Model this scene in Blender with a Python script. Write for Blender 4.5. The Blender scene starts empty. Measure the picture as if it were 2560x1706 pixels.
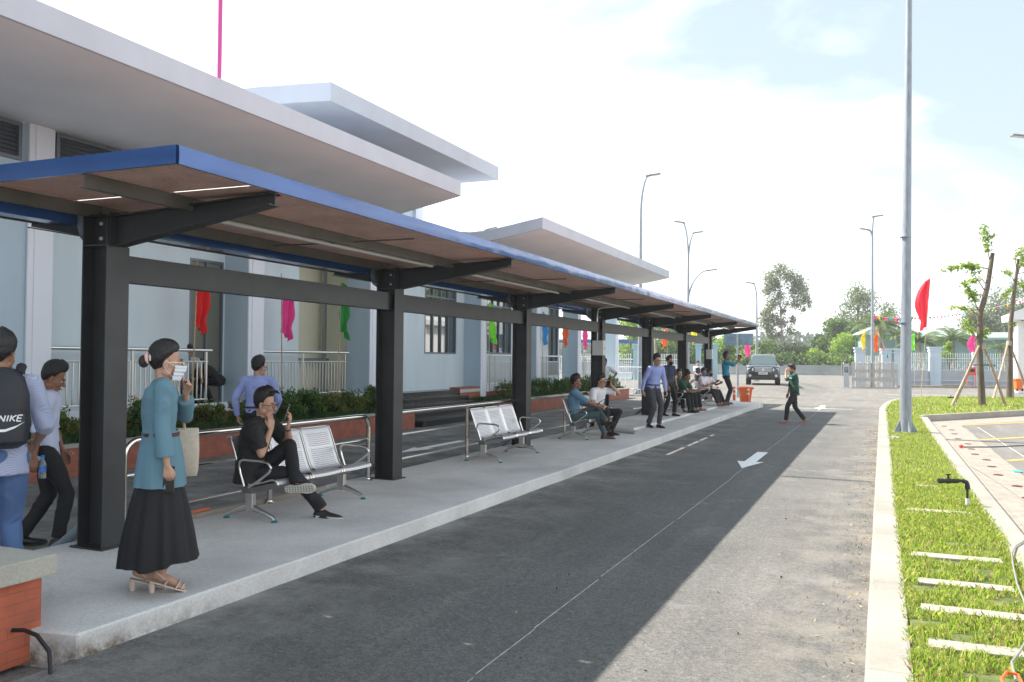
import bpy, bmesh, math, random
import numpy as np
from mathutils import Vector, Matrix, Quaternion, noise

random.seed(7)
RNG = np.random.default_rng(7)
R = math.radians
V = Vector

# ------------------------------------------------------------------ camera, world, sun, exposure
sc = bpy.context.scene
cam_d = bpy.data.cameras.new('camera')
cam = bpy.data.objects.new('camera', cam_d)
sc.collection.objects.link(cam)
cam_d.sensor_width = 36.0
cam_d.lens = 30.599
cam_d.clip_start = 0.05
cam_d.clip_end = 3000
_fw = V((-0.39133735, 0.92002372, 0.02028395)).normalized()
_up = V((-9.1072e-05, -0.0220806, 0.99975619)).normalized()
_rt = _fw.cross(_up).normalized()
_up = _rt.cross(_fw).normalized()
cam.matrix_world = Matrix(((_rt.x, _up.x, -_fw.x, 0), (_rt.y, _up.y, -_fw.y, 0), (_rt.z, _up.z, -_fw.z, 1.77), (0, 0, 0, 1)))
sc.camera = cam

# light travels along (0.857, -0.04, -1)
LDIR = V((0.857, -0.04, -1.0)).normalized()
ELEV = math.asin(-LDIR.z)
sun_d = bpy.data.lights.new('sun', 'SUN')
sun_d.energy = 4.0
sun_d.angle = R(0.5)
sun_d.color = (1.0, 0.95, 0.86)
sun = bpy.data.objects.new('sun', sun_d)
sc.collection.objects.link(sun)
sun.rotation_euler = LDIR.to_track_quat('-Z', 'Y').to_euler()
sun.location = (-20, 0, 30)

world = bpy.data.worlds.new('World')
sc.world = world
world.use_nodes = True
nt = world.node_tree
nt.nodes.clear()
wo = nt.nodes.new('ShaderNodeOutputWorld')
bg = nt.nodes.new('ShaderNodeBackground')
bg.inputs['Strength'].default_value = 0.06
sky = nt.nodes.new('ShaderNodeTexSky')
sky.sky_type = 'NISHITA'
sky.sun_disc = False
sky.sun_elevation = ELEV
sky.sun_rotation = math.atan2(-LDIR.x, -LDIR.y)
sky.air_density = 1.0
sky.dust_density = 1.5
sky.ozone_density = 1.0
tc = nt.nodes.new('ShaderNodeTexCoord')
mp = nt.nodes.new('ShaderNodeMapping')
mp.inputs['Scale'].default_value = (1.3, 1.3, 4.2)
mp.inputs['Rotation'].default_value = (0.25, 0.35, 0.9)
nz = nt.nodes.new('ShaderNodeTexNoise')
nz.inputs['Scale'].default_value = 1.5
nz.inputs['Detail'].default_value = 7
nz.inputs['Roughness'].default_value = 0.52
nz.inputs['Distortion'].default_value = 0.5
rp = nt.nodes.new('ShaderNodeValToRGB')
rp.color_ramp.elements[0].position = 0.38
rp.color_ramp.elements[0].color = (0.0, 0.0, 0.0, 1)
rp.color_ramp.elements[1].position = 0.70
rp.color_ramp.elements[1].color = (1, 1, 1, 1)
# clouds thicken towards the horizon and towards the sun side (-x)
sx = nt.nodes.new('ShaderNodeSeparateXYZ')
ml = nt.nodes.new('ShaderNodeMath'); ml.operation = 'MULTIPLY_ADD'
ml.inputs[1].default_value = 1.25; ml.inputs[2].default_value = -0.03
sb = nt.nodes.new('ShaderNodeMath'); sb.operation = 'SUBTRACT'; sb.inputs[1].default_value = 0.05
ab = nt.nodes.new('ShaderNodeMath'); ab.operation = 'ABSOLUTE'
ad = nt.nodes.new('ShaderNodeMath'); ad.operation = 'MULTIPLY_ADD'
ad.inputs[1].default_value = -1.6
mx0 = nt.nodes.new('ShaderNodeMath'); mx0.operation = 'ADD'; mx0.use_clamp = True
mix = nt.nodes.new('ShaderNodeMixRGB')
mix.inputs['Color2'].default_value = (11.6, 11.7, 11.9, 1)
L = nt.links.new
L(tc.outputs['Generated'], mp.inputs['Vector']); L(mp.outputs[0], nz.inputs['Vector'])
L(nz.outputs['Fac'], rp.inputs['Fac'])
L(tc.outputs['Generated'], sx.inputs[0])
L(sx.outputs['X'], sb.inputs[0]); L(sb.outputs[0], ab.inputs[0]); L(ab.outputs[0], ml.inputs[0])
L(sx.outputs['Z'], ad.inputs[0]); L(ml.outputs[0], ad.inputs[2])
L(rp.outputs[0], mx0.inputs[0]); L(ad.outputs[0], mx0.inputs[1])
veil = nt.nodes.new('ShaderNodeMixRGB'); veil.inputs[0].default_value = 0.72; veil.inputs[2].default_value = (4.3, 5.2, 5.8, 1)
L(sky.outputs[0], veil.inputs[1])
L(mx0.outputs[0], mix.inputs['Fac']); L(veil.outputs[0], mix.inputs['Color1'])
L(mix.outputs[0], bg.inputs['Color']); L(bg.outputs[0], wo.inputs[0])

sc.view_settings.view_transform = 'Standard'
sc.view_settings.look = 'None'
sc.view_settings.exposure = 1.65
sc.view_settings.gamma = 1.0
sc.render.engine = 'CYCLES'
sc.cycles.max_bounces = 6
sc.cycles.transparent_max_bounces = 12

# ------------------------------------------------------------------ materials
MATS = {}
def mat(name, col, rough=0.6, metal=0.0, nscale=None, namt=0.0, bscale=None, bstr=0.0, spec=None, transmission=0.0, emit=None, coat=0.0, detail=4, translucent=0.0, stretch=None):
    if name in MATS: return MATS[name]
    m = bpy.data.materials.new(name); m.use_nodes = True
    n = m.node_tree.nodes; l = m.node_tree.links
    b = n['Principled BSDF']
    c = tuple(col) + (1,) if len(col) == 3 else col
    b.inputs['Base Color'].default_value = c
    b.inputs['Roughness'].default_value = rough
    b.inputs['Metallic'].default_value = metal
    if spec is not None: b.inputs['Specular IOR Level'].default_value = spec
    if transmission: b.inputs['Transmission Weight'].default_value = transmission
    if coat: b.inputs['Coat Weight'].default_value = coat
    if emit: b.inputs['Emission Color'].default_value = tuple(emit[:3]) + (1,); b.inputs['Emission Strength'].default_value = emit[3]
    t = n.new('ShaderNodeTexCoord')
    src = t.outputs['Object']
    if stretch:
        mpn = n.new('ShaderNodeMapping'); mpn.inputs['Scale'].default_value = stretch
        l.new(src, mpn.inputs['Vector']); src = mpn.outputs[0]
    if nscale:
        x = n.new('ShaderNodeTexNoise'); x.inputs['Scale'].default_value = nscale; x.inputs['Detail'].default_value = detail
        r = n.new('ShaderNodeValToRGB')
        r.color_ramp.elements[0].position = 0.3; r.color_ramp.elements[1].position = 0.7
        r.color_ramp.elements[0].color = tuple(max(0, v * (1 - namt)) for v in c[:3]) + (1,)
        r.color_ramp.elements[1].color = tuple(min(1, v * (1 + namt)) for v in c[:3]) + (1,)
        l.new(src, x.inputs['Vector']); l.new(x.outputs['Fac'], r.inputs['Fac']); l.new(r.outputs[0], b.inputs['Base Color'])
    if bscale:
        y = n.new('ShaderNodeTexNoise'); y.inputs['Scale'].default_value = bscale; y.inputs['Detail'].default_value = 6
        bp = n.new('ShaderNodeBump'); bp.inputs['Strength'].default_value = bstr; bp.inputs['Distance'].default_value = 0.02
        l.new(src, y.inputs['Vector']); l.new(y.outputs['Fac'], bp.inputs['Height']); l.new(bp.outputs[0], b.inputs['Normal'])
    if translucent:
        out = n['Material Output']
        tr = n.new('ShaderNodeBsdfTranslucent'); tr.inputs['Color'].default_value = tuple(min(1, v * 1.3) for v in c[:3]) + (1,)
        ms = n.new('ShaderNodeMixShader'); ms.inputs[0].default_value = translucent
        l.new(b.outputs[0], ms.inputs[1]); l.new(tr.outputs[0], ms.inputs[2]); l.new(ms.outputs[0], out.inputs[0])
    MATS[name] = m
    return m

def nodes_of(m): return m.node_tree.nodes, m.node_tree.links, m.node_tree.nodes['Principled BSDF']

def mat_asphalt(name, base=(0.115, 0.113, 0.112), light=(0.20, 0.195, 0.185), dust=0.5, edges=None):
    m = bpy.data.materials.new(name); m.use_nodes = True
    n, l, b = nodes_of(m)
    t = n.new('ShaderNodeTexCoord'); o = t.outputs['Object']
    def nz(s, d=5, rough=0.6, vec=None):
        x = n.new('ShaderNodeTexNoise'); x.inputs['Scale'].default_value = s; x.inputs['Detail'].default_value = d; x.inputs['Roughness'].default_value = rough
        l.new(vec or o, x.inputs['Vector']); return x.outputs['Fac']
    def ramp(f, p0, p1, c0, c1):
        r = n.new('ShaderNodeValToRGB'); r.color_ramp.elements[0].position = p0; r.color_ramp.elements[1].position = p1
        r.color_ramp.elements[0].color = c0 + (1,); r.color_ramp.elements[1].color = c1 + (1,)
        l.new(f, r.inputs['Fac']); return r.outputs[0]
    def mixc(f, a, c, mode='MIX'):
        x = n.new('ShaderNodeMixRGB'); x.blend_type = mode
        if isinstance(f, float): x.inputs[0].default_value = f
        else: l.new(f, x.inputs[0])
        l.new(a, x.inputs[1]) if not isinstance(a, tuple) else setattr(x.inputs[1], 'default_value', a + (1,))
        l.new(c, x.inputs[2]) if not isinstance(c, tuple) else setattr(x.inputs[2], 'default_value', c + (1,))
        return x.outputs[0]
    dark = tuple(v * 0.74 for v in base)
    big = ramp(nz(0.55, 6), 0.35, 0.7, dark, base)
    mp = n.new('ShaderNodeMapping'); mp.inputs['Scale'].default_value = (2.2, 0.22, 1); l.new(o, mp.inputs[0])
    streak = ramp(nz(1.1, 5, 0.6, mp.outputs[0]), 0.5, 0.85, (0, 0, 0), (1, 1, 1))
    c = mixc(0.45, big, light)
    f2 = n.new('ShaderNodeMath'); f2.operation = 'MULTIPLY'; f2.inputs[1].default_value = dust; l.new(streak, f2.inputs[0])
    c = mixc(f2.outputs[0], big, light)
    grain = ramp(nz(95, 3, 0.75), 0.32, 0.68, (0.50, 0.50, 0.50), (1.55, 1.53, 1.5))
    grain2 = ramp(nz(34, 2, 0.8), 0.34, 0.66, (0.74, 0.74, 0.74), (1.26, 1.25, 1.23))
    c = mixc(1.0, c, grain2, 'MULTIPLY')
    c = mixc(1.0, c, grain, 'MULTIPLY')
    spk = n.new('ShaderNodeTexVoronoi'); spk.inputs['Scale'].default_value = 42; l.new(o, spk.inputs['Vector'])
    sp = ramp(spk.outputs['Distance'], 0.08, 0.16, (1, 1, 1), (0, 0, 0))
    gate = ramp(nz(6, 3), 0.55, 0.7, (0, 0, 0), (0.6, 0.6, 0.6))
    spm = mixc(1.0, sp, gate, 'MULTIPLY')
    c = mixc(spm, c, tuple(min(1, v * 1.8) for v in light))
    # pale dusty spills with a shape of their own
    mid = ramp(nz(13, 5, 0.7), 0.3, 0.7, (0.80, 0.80, 0.80), (1.18, 1.17, 1.15))
    c = mixc(1.0, c, mid, 'MULTIPLY')
    d1 = ramp(nz(0.9, 8, 0.75), 0.57, 0.72, (0, 0, 0), (0.55, 0.55, 0.55))
    c = mixc(d1, c, (0.27, 0.26, 0.245))
    for (x0_, x1_, amt_, col_, sc_) in (edges or []):
        se = n.new('ShaderNodeSeparateXYZ'); l.new(o, se.inputs[0]); mr = n.new('ShaderNodeMapRange'); mr.inputs[1].default_value = x0_; mr.inputs[2].default_value = x1_; l.new(se.outputs['X'], mr.inputs[0])
        nn_ = ramp(nz(sc_, 9, 0.72), 0.42, 0.66, (0, 0, 0), (amt_,) * 3); c = mixc(mixc(1.0, mr.outputs[0], nn_, 'MULTIPLY'), c, col_)
    wv = n.new('ShaderNodeTexVoronoi'); wv.feature = 'DISTANCE_TO_EDGE'; wv.inputs['Scale'].default_value = 0.33
    nn = n.new('ShaderNodeTexNoise'); nn.inputs['Scale'].default_value = 1.8; nn.inputs['Detail'].default_value = 8; l.new(o, nn.inputs['Vector'])
    dm = n.new('ShaderNodeMixRGB'); dm.inputs[0].default_value = 0.35; l.new(o, dm.inputs[1]); l.new(nn.outputs['Color'], dm.inputs[2]); l.new(dm.outputs[0], wv.inputs['Vector'])
    ck = ramp(wv.outputs['Distance'], 0.0, 0.0035, (1, 1, 1), (0, 0, 0)); gk = ramp(nz(0.45, 3), 0.55, 0.62, (0, 0, 0), (0.7, 0.7, 0.7))
    c = mixc(mixc(1.0, ck, gk, 'MULTIPLY'), c, tuple(v * 0.4 for v in base))
    oil = ramp(nz(0.8, 4, 0.55), 0.68, 0.80, (1, 1, 1), (0.80, 0.80, 0.80)); c = mixc(1.0, c, oil, 'MULTIPLY')
    l.new(c, b.inputs['Base Color'])
    b.inputs['Roughness'].default_value = 0.85
    bp = n.new('ShaderNodeBump'); bp.inputs['Strength'].default_value = 0.35; bp.inputs['Distance'].default_value = 0.01
    l.new(nz(110, 3, 0.7), bp.inputs['Height']); l.new(bp.outputs[0], b.inputs['Normal'])
    return m

def mat_concrete(name, base, stain=(0.16, 0.12, 0.08), stain_amt=0.25, fine=60, patch=0.8, vert=False, brown=None, joints=None):
    m = bpy.data.materials.new(name); m.use_nodes = True
    n, l, b = nodes_of(m)
    t = n.new('ShaderNodeTexCoord'); o = t.outputs['Object']
    def nz(s, d=6, rough=0.6, vec=None):
        x = n.new('ShaderNodeTexNoise'); x.inputs['Scale'].default_value = s; x.inputs['Detail'].default_value = d; x.inputs['Roughness'].default_value = rough
        l.new(vec or o, x.inputs['Vector']); return x.outputs['Fac']
    def ramp(f, p0, p1, c0, c1):
        r = n.new('ShaderNodeValToRGB'); r.color_ramp.elements[0].position = p0; r.color_ramp.elements[1].position = p1
        r.color_ramp.elements[0].color = c0 + (1,); r.color_ramp.elements[1].color = c1 + (1,)
        l.new(f, r.inputs['Fac']); return r.outputs[0]
    a = ramp(nz(patch, 8, 0.62), 0.3, 0.72, tuple(v * 0.74 for v in base), tuple(min(1, v * 1.14) for v in base))
    f = ramp(nz(fine, 4), 0.3, 0.7, (0.86, 0.86, 0.86), (1.12, 1.12, 1.12))
    x = n.new('ShaderNodeMixRGB'); x.blend_type = 'MULTIPLY'; x.inputs[0].default_value = 1; l.new(a, x.inputs[1]); l.new(f, x.inputs[2])
    if vert:
        mp = n.new('ShaderNodeMapping'); mp.inputs['Scale'].default_value = (3.0, 3.0, 0.5); l.new(o, mp.inputs[0]); vec = mp.outputs[0]
    else: vec = o
    s = ramp(nz(2.3, 8, 0.7, vec), 0.56, 0.76, (0, 0, 0), (stain_amt,) * 3)
    y = n.new('ShaderNodeMixRGB'); l.new(s, y.inputs[0]); l.new(x.outputs[0], y.inputs[1]); y.inputs[2].default_value = stain + (1,)
    last = y.outputs[0]
    # hairline marks
    wv = n.new('ShaderNodeTexVoronoi'); wv.feature = 'DISTANCE_TO_EDGE'; wv.inputs['Scale'].default_value = 1.3; 
    dm = n.new('ShaderNodeMixRGB'); dm.inputs[0].default_value = 0.25
    nn = n.new('ShaderNodeTexNoise'); nn.inputs['Scale'].default_value = 3.0; l.new(o, nn.inputs['Vector'])
    l.new(o, dm.inputs[1]); l.new(nn.outputs['Color'], dm.inputs[2]); l.new(dm.outputs[0], wv.inputs['Vector'])
    ck = ramp(wv.outputs['Distance'], 0.0, 0.007, (1, 1, 1), (0, 0, 0))
    gk = ramp(nz(0.9, 3), 0.52, 0.66, (0, 0, 0), (0.30,) * 3)
    gm = n.new('ShaderNodeMixRGB'); gm.blend_type = 'MULTIPLY'; gm.inputs[0].default_value = 1; l.new(ck, gm.inputs[1]); l.new(gk, gm.inputs[2])
    z = n.new('ShaderNodeMixRGB'); l.new(gm.outputs[0], z.inputs[0]); l.new(last, z.inputs[1]); z.inputs[2].default_value = tuple(v * 0.45 for v in base) + (1,)
    last = z.outputs[0]
    if joints:
        sp0 = n.new('ShaderNodeSeparateXYZ'); l.new(o, sp0.inputs[0]); md = n.new('ShaderNodeMath'); md.operation = 'PINGPONG'; md.inputs[1].default_value = joints / 2; l.new(sp0.outputs['Y'], md.inputs[0])
        jr = ramp(md.outputs[0], 0.0, 0.007, (0.7, 0.7, 0.7), (0, 0, 0)); q = n.new('ShaderNodeMixRGB'); l.new(jr, q.inputs[0]); l.new(last, q.inputs[1]); q.inputs[2].default_value = (0.12, 0.10, 0.08, 1); last = q.outputs[0]
    if brown:
        # earth splash along the kerb foot: a stained stretch centred on world y = brown[0], half length brown[1]
        sp = n.new('ShaderNodeSeparateXYZ'); l.new(o, sp.inputs[0])
        d = n.new('ShaderNodeMath'); d.operation = 'SUBTRACT'; l.new(sp.outputs['Y'], d.inputs[0]); d.inputs[1].default_value = brown[0]
        ab = n.new('ShaderNodeMath'); ab.operation = 'ABSOLUTE'; l.new(d.outputs[0], ab.inputs[0])
        fy = n.new('ShaderNodeMapRange'); l.new(ab.outputs[0], fy.inputs[0]); fy.inputs[1].default_value = brown[1]; fy.inputs[2].default_value = brown[1] * 0.2; fy.inputs[3].default_value = 0; fy.inputs[4].default_value = 1
        fz = n.new('ShaderNodeMapRange'); l.new(sp.outputs['Z'], fz.inputs[0]); fz.inputs[1].default_value = 0.185; fz.inputs[2].default_value = 0.08; fz.inputs[3].default_value = 0; fz.inputs[4].default_value = 1
        mm = n.new('ShaderNodeMath'); mm.operation = 'MULTIPLY'; l.new(fy.outputs[0], mm.inputs[0]); l.new(fz.outputs[0], mm.inputs[1])
        n3 = ramp(nz(9, 8, 0.7), 0.38, 0.62, (0, 0, 0), (1, 1, 1))
        m2 = n.new('ShaderNodeMath'); m2.operation = 'MULTIPLY'; l.new(mm.outputs[0], m2.inputs[0]); l.new(n3, m2.inputs[1])
        q = n.new('ShaderNodeMixRGB'); l.new(m2.outputs[0], q.inputs[0]); l.new(last, q.inputs[1]); q.inputs[2].default_value = (0.12, 0.075, 0.04, 1)
        last = q.outputs[0]
    l.new(last, b.inputs['Base Color'])
    b.inputs['Roughness'].default_value = 0.85
    bp = n.new('ShaderNodeBump'); bp.inputs['Strength'].default_value = 0.25; bp.inputs['Distance'].default_value = 0.01
    l.new(nz(35, 6, 0.65), bp.inputs['Height']); l.new(bp.outputs[0], b.inputs['Normal'])
    return m

def mat_brick(name, c1, c2, mortar, bw=0.2, bh=0.065, ms=0.006, offset=0.5, rot=False):
    m = bpy.data.materials.new(name); m.use_nodes = True
    n, l, b = nodes_of(m)
    t = n.new('ShaderNodeTexCoord'); s = n.new('ShaderNodeSeparateXYZ'); l.new(t.outputs['Object'], s.inputs[0])
    a = n.new('ShaderNodeMath'); a.operation = 'ADD'; l.new(s.outputs['X'], a.inputs[0]); l.new(s.outputs['Y'], a.inputs[1])
    c = n.new('ShaderNodeCombineXYZ'); l.new(a.outputs[0], c.inputs[0]); l.new(s.outputs['Z'], c.inputs[1])
    br = n.new('ShaderNodeTexBrick'); l.new(c.outputs[0], br.inputs['Vector'])
    br.inputs['Scale'].default_value = 1.0
    br.inputs['Brick Width'].default_value = bw; br.inputs['Row Height'].default_value = bh; br.inputs['Mortar Size'].default_value = ms
    br.inputs['Mortar Smooth'].default_value = 0.3
    br.offset = offset
    br.inputs['Color1'].default_value = c1 + (1,); br.inputs['Color2'].default_value = c2 + (1,); br.inputs['Mortar'].default_value = mortar + (1,)
    nz = n.new('ShaderNodeTexNoise'); nz.inputs['Scale'].default_value = 5; nz.inputs['Detail'].default_value = 8; l.new(t.outputs['Object'], nz.inputs['Vector'])
    r = n.new('ShaderNodeValToRGB'); r.color_ramp.elements[0].position = 0.3; r.color_ramp.elements[1].position = 0.72
    r.color_ramp.elements[0].color = (0.78, 0.78, 0.78, 1); r.color_ramp.elements[1].color = (1.2, 1.17, 1.15, 1); l.new(nz.outputs['Fac'], r.inputs[0])
    x = n.new('ShaderNodeMixRGB'); x.blend_type = 'MULTIPLY'; x.inputs[0].default_value = 1; l.new(br.outputs['Color'], x.inputs[1]); l.new(r.outputs[0], x.inputs[2])
    n2 = n.new('ShaderNodeTexNoise'); n2.inputs['Scale'].default_value = 7.5; n2.inputs['Detail'].default_value = 5; l.new(t.outputs['Object'], n2.inputs['Vector'])
    r2 = n.new('ShaderNodeValToRGB'); r2.color_ramp.elements[0].position = 0.66; r2.color_ramp.elements[1].position = 0.72
    r2.color_ramp.elements[0].color = (0, 0, 0, 1); r2.color_ramp.elements[1].color = (0.55, 0.55, 0.55, 1); l.new(n2.outputs['Fac'], r2.inputs[0])
    y = n.new('ShaderNodeMixRGB'); l.new(r2.outputs[0], y.inputs[0]); l.new(x.outputs[0], y.inputs[1]); y.inputs[2].default_value = (0.42, 0.36, 0.32, 1)
    l.new(y.outputs[0], b.inputs['Base Color'])
    b.inputs['Roughness'].default_value = 0.7
    bp = n.new('ShaderNodeBump'); bp.inputs['Strength'].default_value = 0.5; bp.inputs['Distance'].default_value = 0.006; bp.invert = True
    l.new(br.outputs['Fac'], bp.inputs['Height']); l.new(bp.outputs[0], b.inputs['Normal'])
    return m

def mat_leaf(name, cols, trans=0.35, rough=0.5):
    if name in MATS: return MATS[name]
    m = bpy.data.materials.new(name); m.use_nodes = True
    n, l, b = nodes_of(m)
    g = n.new('ShaderNodeNewGeometry')
    r = n.new('ShaderNodeValToRGB')
    e = r.color_ramp.elements
    while len(e) < len(cols): e.new(0.5)
    for i, c in enumerate(cols):
        e[i].position = i / (len(cols) - 1); e[i].color = tuple(c) + (1,)
    l.new(g.outputs['Random Per Island'], r.inputs['Fac'])
    l.new(r.outputs[0], b.inputs['Base Color'])
    b.inputs['Roughness'].default_value = rough
    b.inputs['Specular IOR Level'].default_value = 0.35
    tr = n.new('ShaderNodeBsdfTranslucent')
    hs = n.new('ShaderNodeHueSaturation'); hs.inputs['Value'].default_value = 1.7; hs.inputs['Hue'].default_value = 0.49; l.new(r.outputs[0], hs.inputs['Color']); l.new(hs.outputs[0], tr.inputs['Color'])
    ms = n.new('ShaderNodeMixShader'); ms.inputs[0].default_value = trans
    l.new(b.outputs[0], ms.inputs[1]); l.new(tr.outputs[0], ms.inputs[2]); l.new(ms.outputs[0], n['Material Output'].inputs[0])
    MATS[name] = m
    return m

# ------------------------------------------------------------------ object helpers
COL = sc.collection
def tag(o, label=None, cat=None, group=None, kind=None):
    if label: o['label'] = label
    if cat: o['category'] = cat
    if group: o['group'] = group
    if kind: o['kind'] = kind
    return o
def thing(name, label, cat, loc=(0, 0, 0), rz=0.0, group=None):
    o = bpy.data.objects.new(name, None); COL.objects.link(o)
    o.empty_display_size = 0.2
    o.location = loc; o.rotation_euler = (0, 0, rz)
    return tag(o, label, cat, group)
def link_mesh(name, me, m, parent=None, smooth=False):
    o = bpy.data.objects.new(name, me); COL.objects.link(o)
    ms = m if isinstance(m, (list, tuple)) else [m]
    me.materials.clear()
    for x in ms: me.materials.append(x)
    if smooth:
        me.polygons.foreach_set('use_smooth', [True] * len(me.polygons))
    if parent: o.parent = parent
    return o
def dup(root, loc=None, rz=None, label=None, group=None, cat=None):
    r = root.copy(); COL.objects.link(r)
    if loc is not None: r.location = loc
    if rz is not None: r.rotation_euler = (0, 0, rz)
    if label: r['label'] = label
    if group: r['group'] = group
    for ch in list(root.children):
        c = ch.copy(); COL.objects.link(c); c.parent = r
        for g in ch.children:
            d = g.copy(); COL.objects.link(d); d.parent = c
    return r

class MB:
    """collects shapes into one mesh"""
    def __init__(s): s.v = []; s.f = []; s.mi = []; s.cur = 0
    def add(s, vs, fs):
        k = len(s.v); s.v += [tuple(p) for p in vs]; s.f += [tuple(i + k for i in f) for f in fs]; s.mi += [s.cur] * len(fs); return s
    def box(s, x0, x1, y0, y1, z0, z1):
        vs = [(x0, y0, z0), (x1, y0, z0), (x1, y1, z0), (x0, y1, z0), (x0, y0, z1), (x1, y0, z1), (x1, y1, z1), (x0, y1, z1)]
        return s.add(vs, [(0, 3, 2, 1), (4, 5, 6, 7), (0, 1, 5, 4), (1, 2, 6, 5), (2, 3, 7, 6), (3, 0, 4, 7)])
    def cbox(s, c, d, mtx=None):
        x, y, z = (q / 2 for q in d)
        vs = [V(p) for p in ((-x, -y, -z), (x, -y, -z), (x, y, -z), (-x, y, -z), (-x, -y, z), (x, -y, z), (x, y, z), (-x, y, z))]
        if mtx: vs = [mtx @ p for p in vs]
        vs = [p + V(c) for p in vs]
        return s.add(vs, [(0, 3, 2, 1), (4, 5, 6, 7), (0, 1, 5, 4), (1, 2, 6, 5), (2, 3, 7, 6), (3, 0, 4, 7)])
    def bar(s, a, b, w, h, up=(0, 0, 1)):
        a = V(a); b = V(b); d = (b - a); Ln = d.length; d.normalize()
        u = V(up)
        if abs(d.dot(u)) > 0.98: u = V((1, 0, 0))
        sd = d.cross(u).normalized(); u = sd.cross(d).normalized()
        vs = []
        for p in (a, b):
            for i, j in ((-1, -1), (1, -1), (1, 1), (-1, 1)): vs.append(p + sd * (i * w / 2) + u * (j * h / 2))
        return s.add(vs, [(0, 1, 2, 3), (7, 6, 5, 4), (0, 4, 5, 1), (1, 5, 6, 2), (2, 6, 7, 3), (3, 7, 4, 0)])
    def tube(s, pts, r, n=10, cap=True, ell=None):
        """pts list, r scalar or list"""
        pts = [V(p) for p in pts]; N = len(pts)
        rs = r if isinstance(r, (list, tuple)) else [r] * N
        dirs = []
        for i in range(N):
            a = pts[max(0, i - 1)]; b = pts[min(N - 1, i + 1)]
            d = (b - a); d = d.normalized() if d.length > 1e-9 else V((0, 0, 1)); dirs.append(d)
        u = V((0, 0, 1)) if abs(dirs[0].z) < 0.9 else V((1, 0, 0))
        u = (u - dirs[0] * u.dot(dirs[0])).normalized()
        vs = []
        for i in range(N):
            if i: 
                q = dirs[i - 1].rotation_difference(dirs[i]); u = q @ u
                u = (u - dirs[i] * u.dot(dirs[i])).normalized()
            w = dirs[i].cross(u)
            for k in range(n):
                a = 2 * math.pi * k / n
                vs.append(pts[i] + (u * math.cos(a) + w * math.sin(a)) * rs[i])
        fs = []
        for i in range(N - 1):
            for k in range(n):
                k2 = (k + 1) % n
                fs.append((i * n + k, i * n + k2, (i + 1) * n + k2, (i + 1) * n + k))
        if cap:
            fs.append(tuple(range(n - 1, -1, -1))); fs.append(tuple((N - 1) * n + k for k in range(n)))
        return s.add(vs, fs)
    def cyl(s, c, r, z0, z1, n=16, r2=None):
        return s.tube([(c[0], c[1], z0), (c[0], c[1], z1)], [r, r if r2 is None else r2], n)
    def prism(s, poly, a0, a1, axis='y'):
        """poly of 2D points; axis y: (x,z); axis x: (y,z); axis z: (x,y)"""
        n = len(poly)
        def mk(p, a): return (p[0], a, p[1]) if axis == 'y' else ((a, p[0], p[1]) if axis == 'x' else (p[0], p[1], a))
        vs = [mk(p, a0) for p in poly] + [mk(p, a1) for p in poly]
        fs = [tuple(range(n)), tuple(range(2 * n - 1, n - 1, -1))] + [(i, i + n, (i + 1) % n + n, (i + 1) % n) for i in range(n)]
        return s.add(vs, fs)
    def lathe(s, prof, c=(0, 0, 0), n=20, mtx=None):
        vs = []; fs = []
        for (r, z) in prof:
            for k in range(n):
                a = 2 * math.pi * k / n; p = V((r * math.cos(a), r * math.sin(a), z))
                if mtx: p = mtx @ p
                vs.append(p + V(c))
        m = len(prof)
        for i in range(m - 1):
            for k in range(n):
                k2 = (k + 1) % n; fs.append((i * n + k, i * n + k2, (i + 1) * n + k2, (i + 1) * n + k))
        fs.append(tuple(range(n - 1, -1, -1))); fs.append(tuple((m - 1) * n + k for k in range(n)))
        return s.add(vs, fs)
    def ball(s, c, rad, mtx=None, nu=16, nv=10):
        rx, ry, rz = rad if isinstance(rad, (tuple, list)) else (rad,) * 3
        vs = []; fs = []
        for j in range(nv + 1):
            t = math.pi * j / nv
            if j in (0, nv):
                p = V((0, 0, rz * math.cos(t))); p = mtx @ p if mtx else p
                vs.append(p + V(c)); continue
            for k in range(nu):
                a = 2 * math.pi * k / nu
                p = V((rx * math.sin(t) * math.cos(a), ry * math.sin(t) * math.sin(a), rz * math.cos(t)))
                p = mtx @ p if mtx else p
                vs.append(p + V(c))
        def idx(j, k): return 0 if j == 0 else (1 + (nv - 1) * nu if j == nv else 1 + (j - 1) * nu + k % nu)
        for j in range(nv):
            for k in range(nu):
                if j == 0: fs.append((0, idx(1, k), idx(1, k + 1)))
                elif j == nv - 1: fs.append((idx(j, k + 1), idx(j, k), idx(nv, 0)))
                else: fs.append((idx(j, k), idx(j + 1, k), idx(j + 1, k + 1), idx(j, k + 1)))
        return s.add(vs, fs)
    def mesh(s, name='mesh'):
        me = bpy.data.meshes.new(name); me.from_pydata(s.v, [], s.f); me.update()
        if any(s.mi): me.polygons.foreach_set('material_index', s.mi)
        return me
    def build(s, name, m, parent=None, smooth=False, bevel=0.0, fix=True, seg=2, autosmooth=None):
        me = s.mesh(name)
        if fix or bevel:
            bm = bmesh.new(); bm.from_mesh(me)
            bmesh.ops.recalc_face_normals(bm, faces=bm.faces)
            if bevel:
                es = [e for e in bm.edges if len(e.link_faces) == 2 and e.calc_face_angle(0) > 0.6]
                try: bmesh.ops.bevel(bm, geom=es, offset=bevel, segments=seg, affect='EDGES', clamp_overlap=True, profile=0.7)
                except Exception: pass
            if smooth or autosmooth:
                for f in bm.faces: f.smooth = True
                for e in bm.edges:
                    if len(e.link_faces) == 2 and e.calc_face_angle(0) > R(autosmooth or 40): e.smooth = False
            bm.to_mesh(me); bm.free()
        o = link_mesh(name, me, m, parent)
        return o

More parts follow.
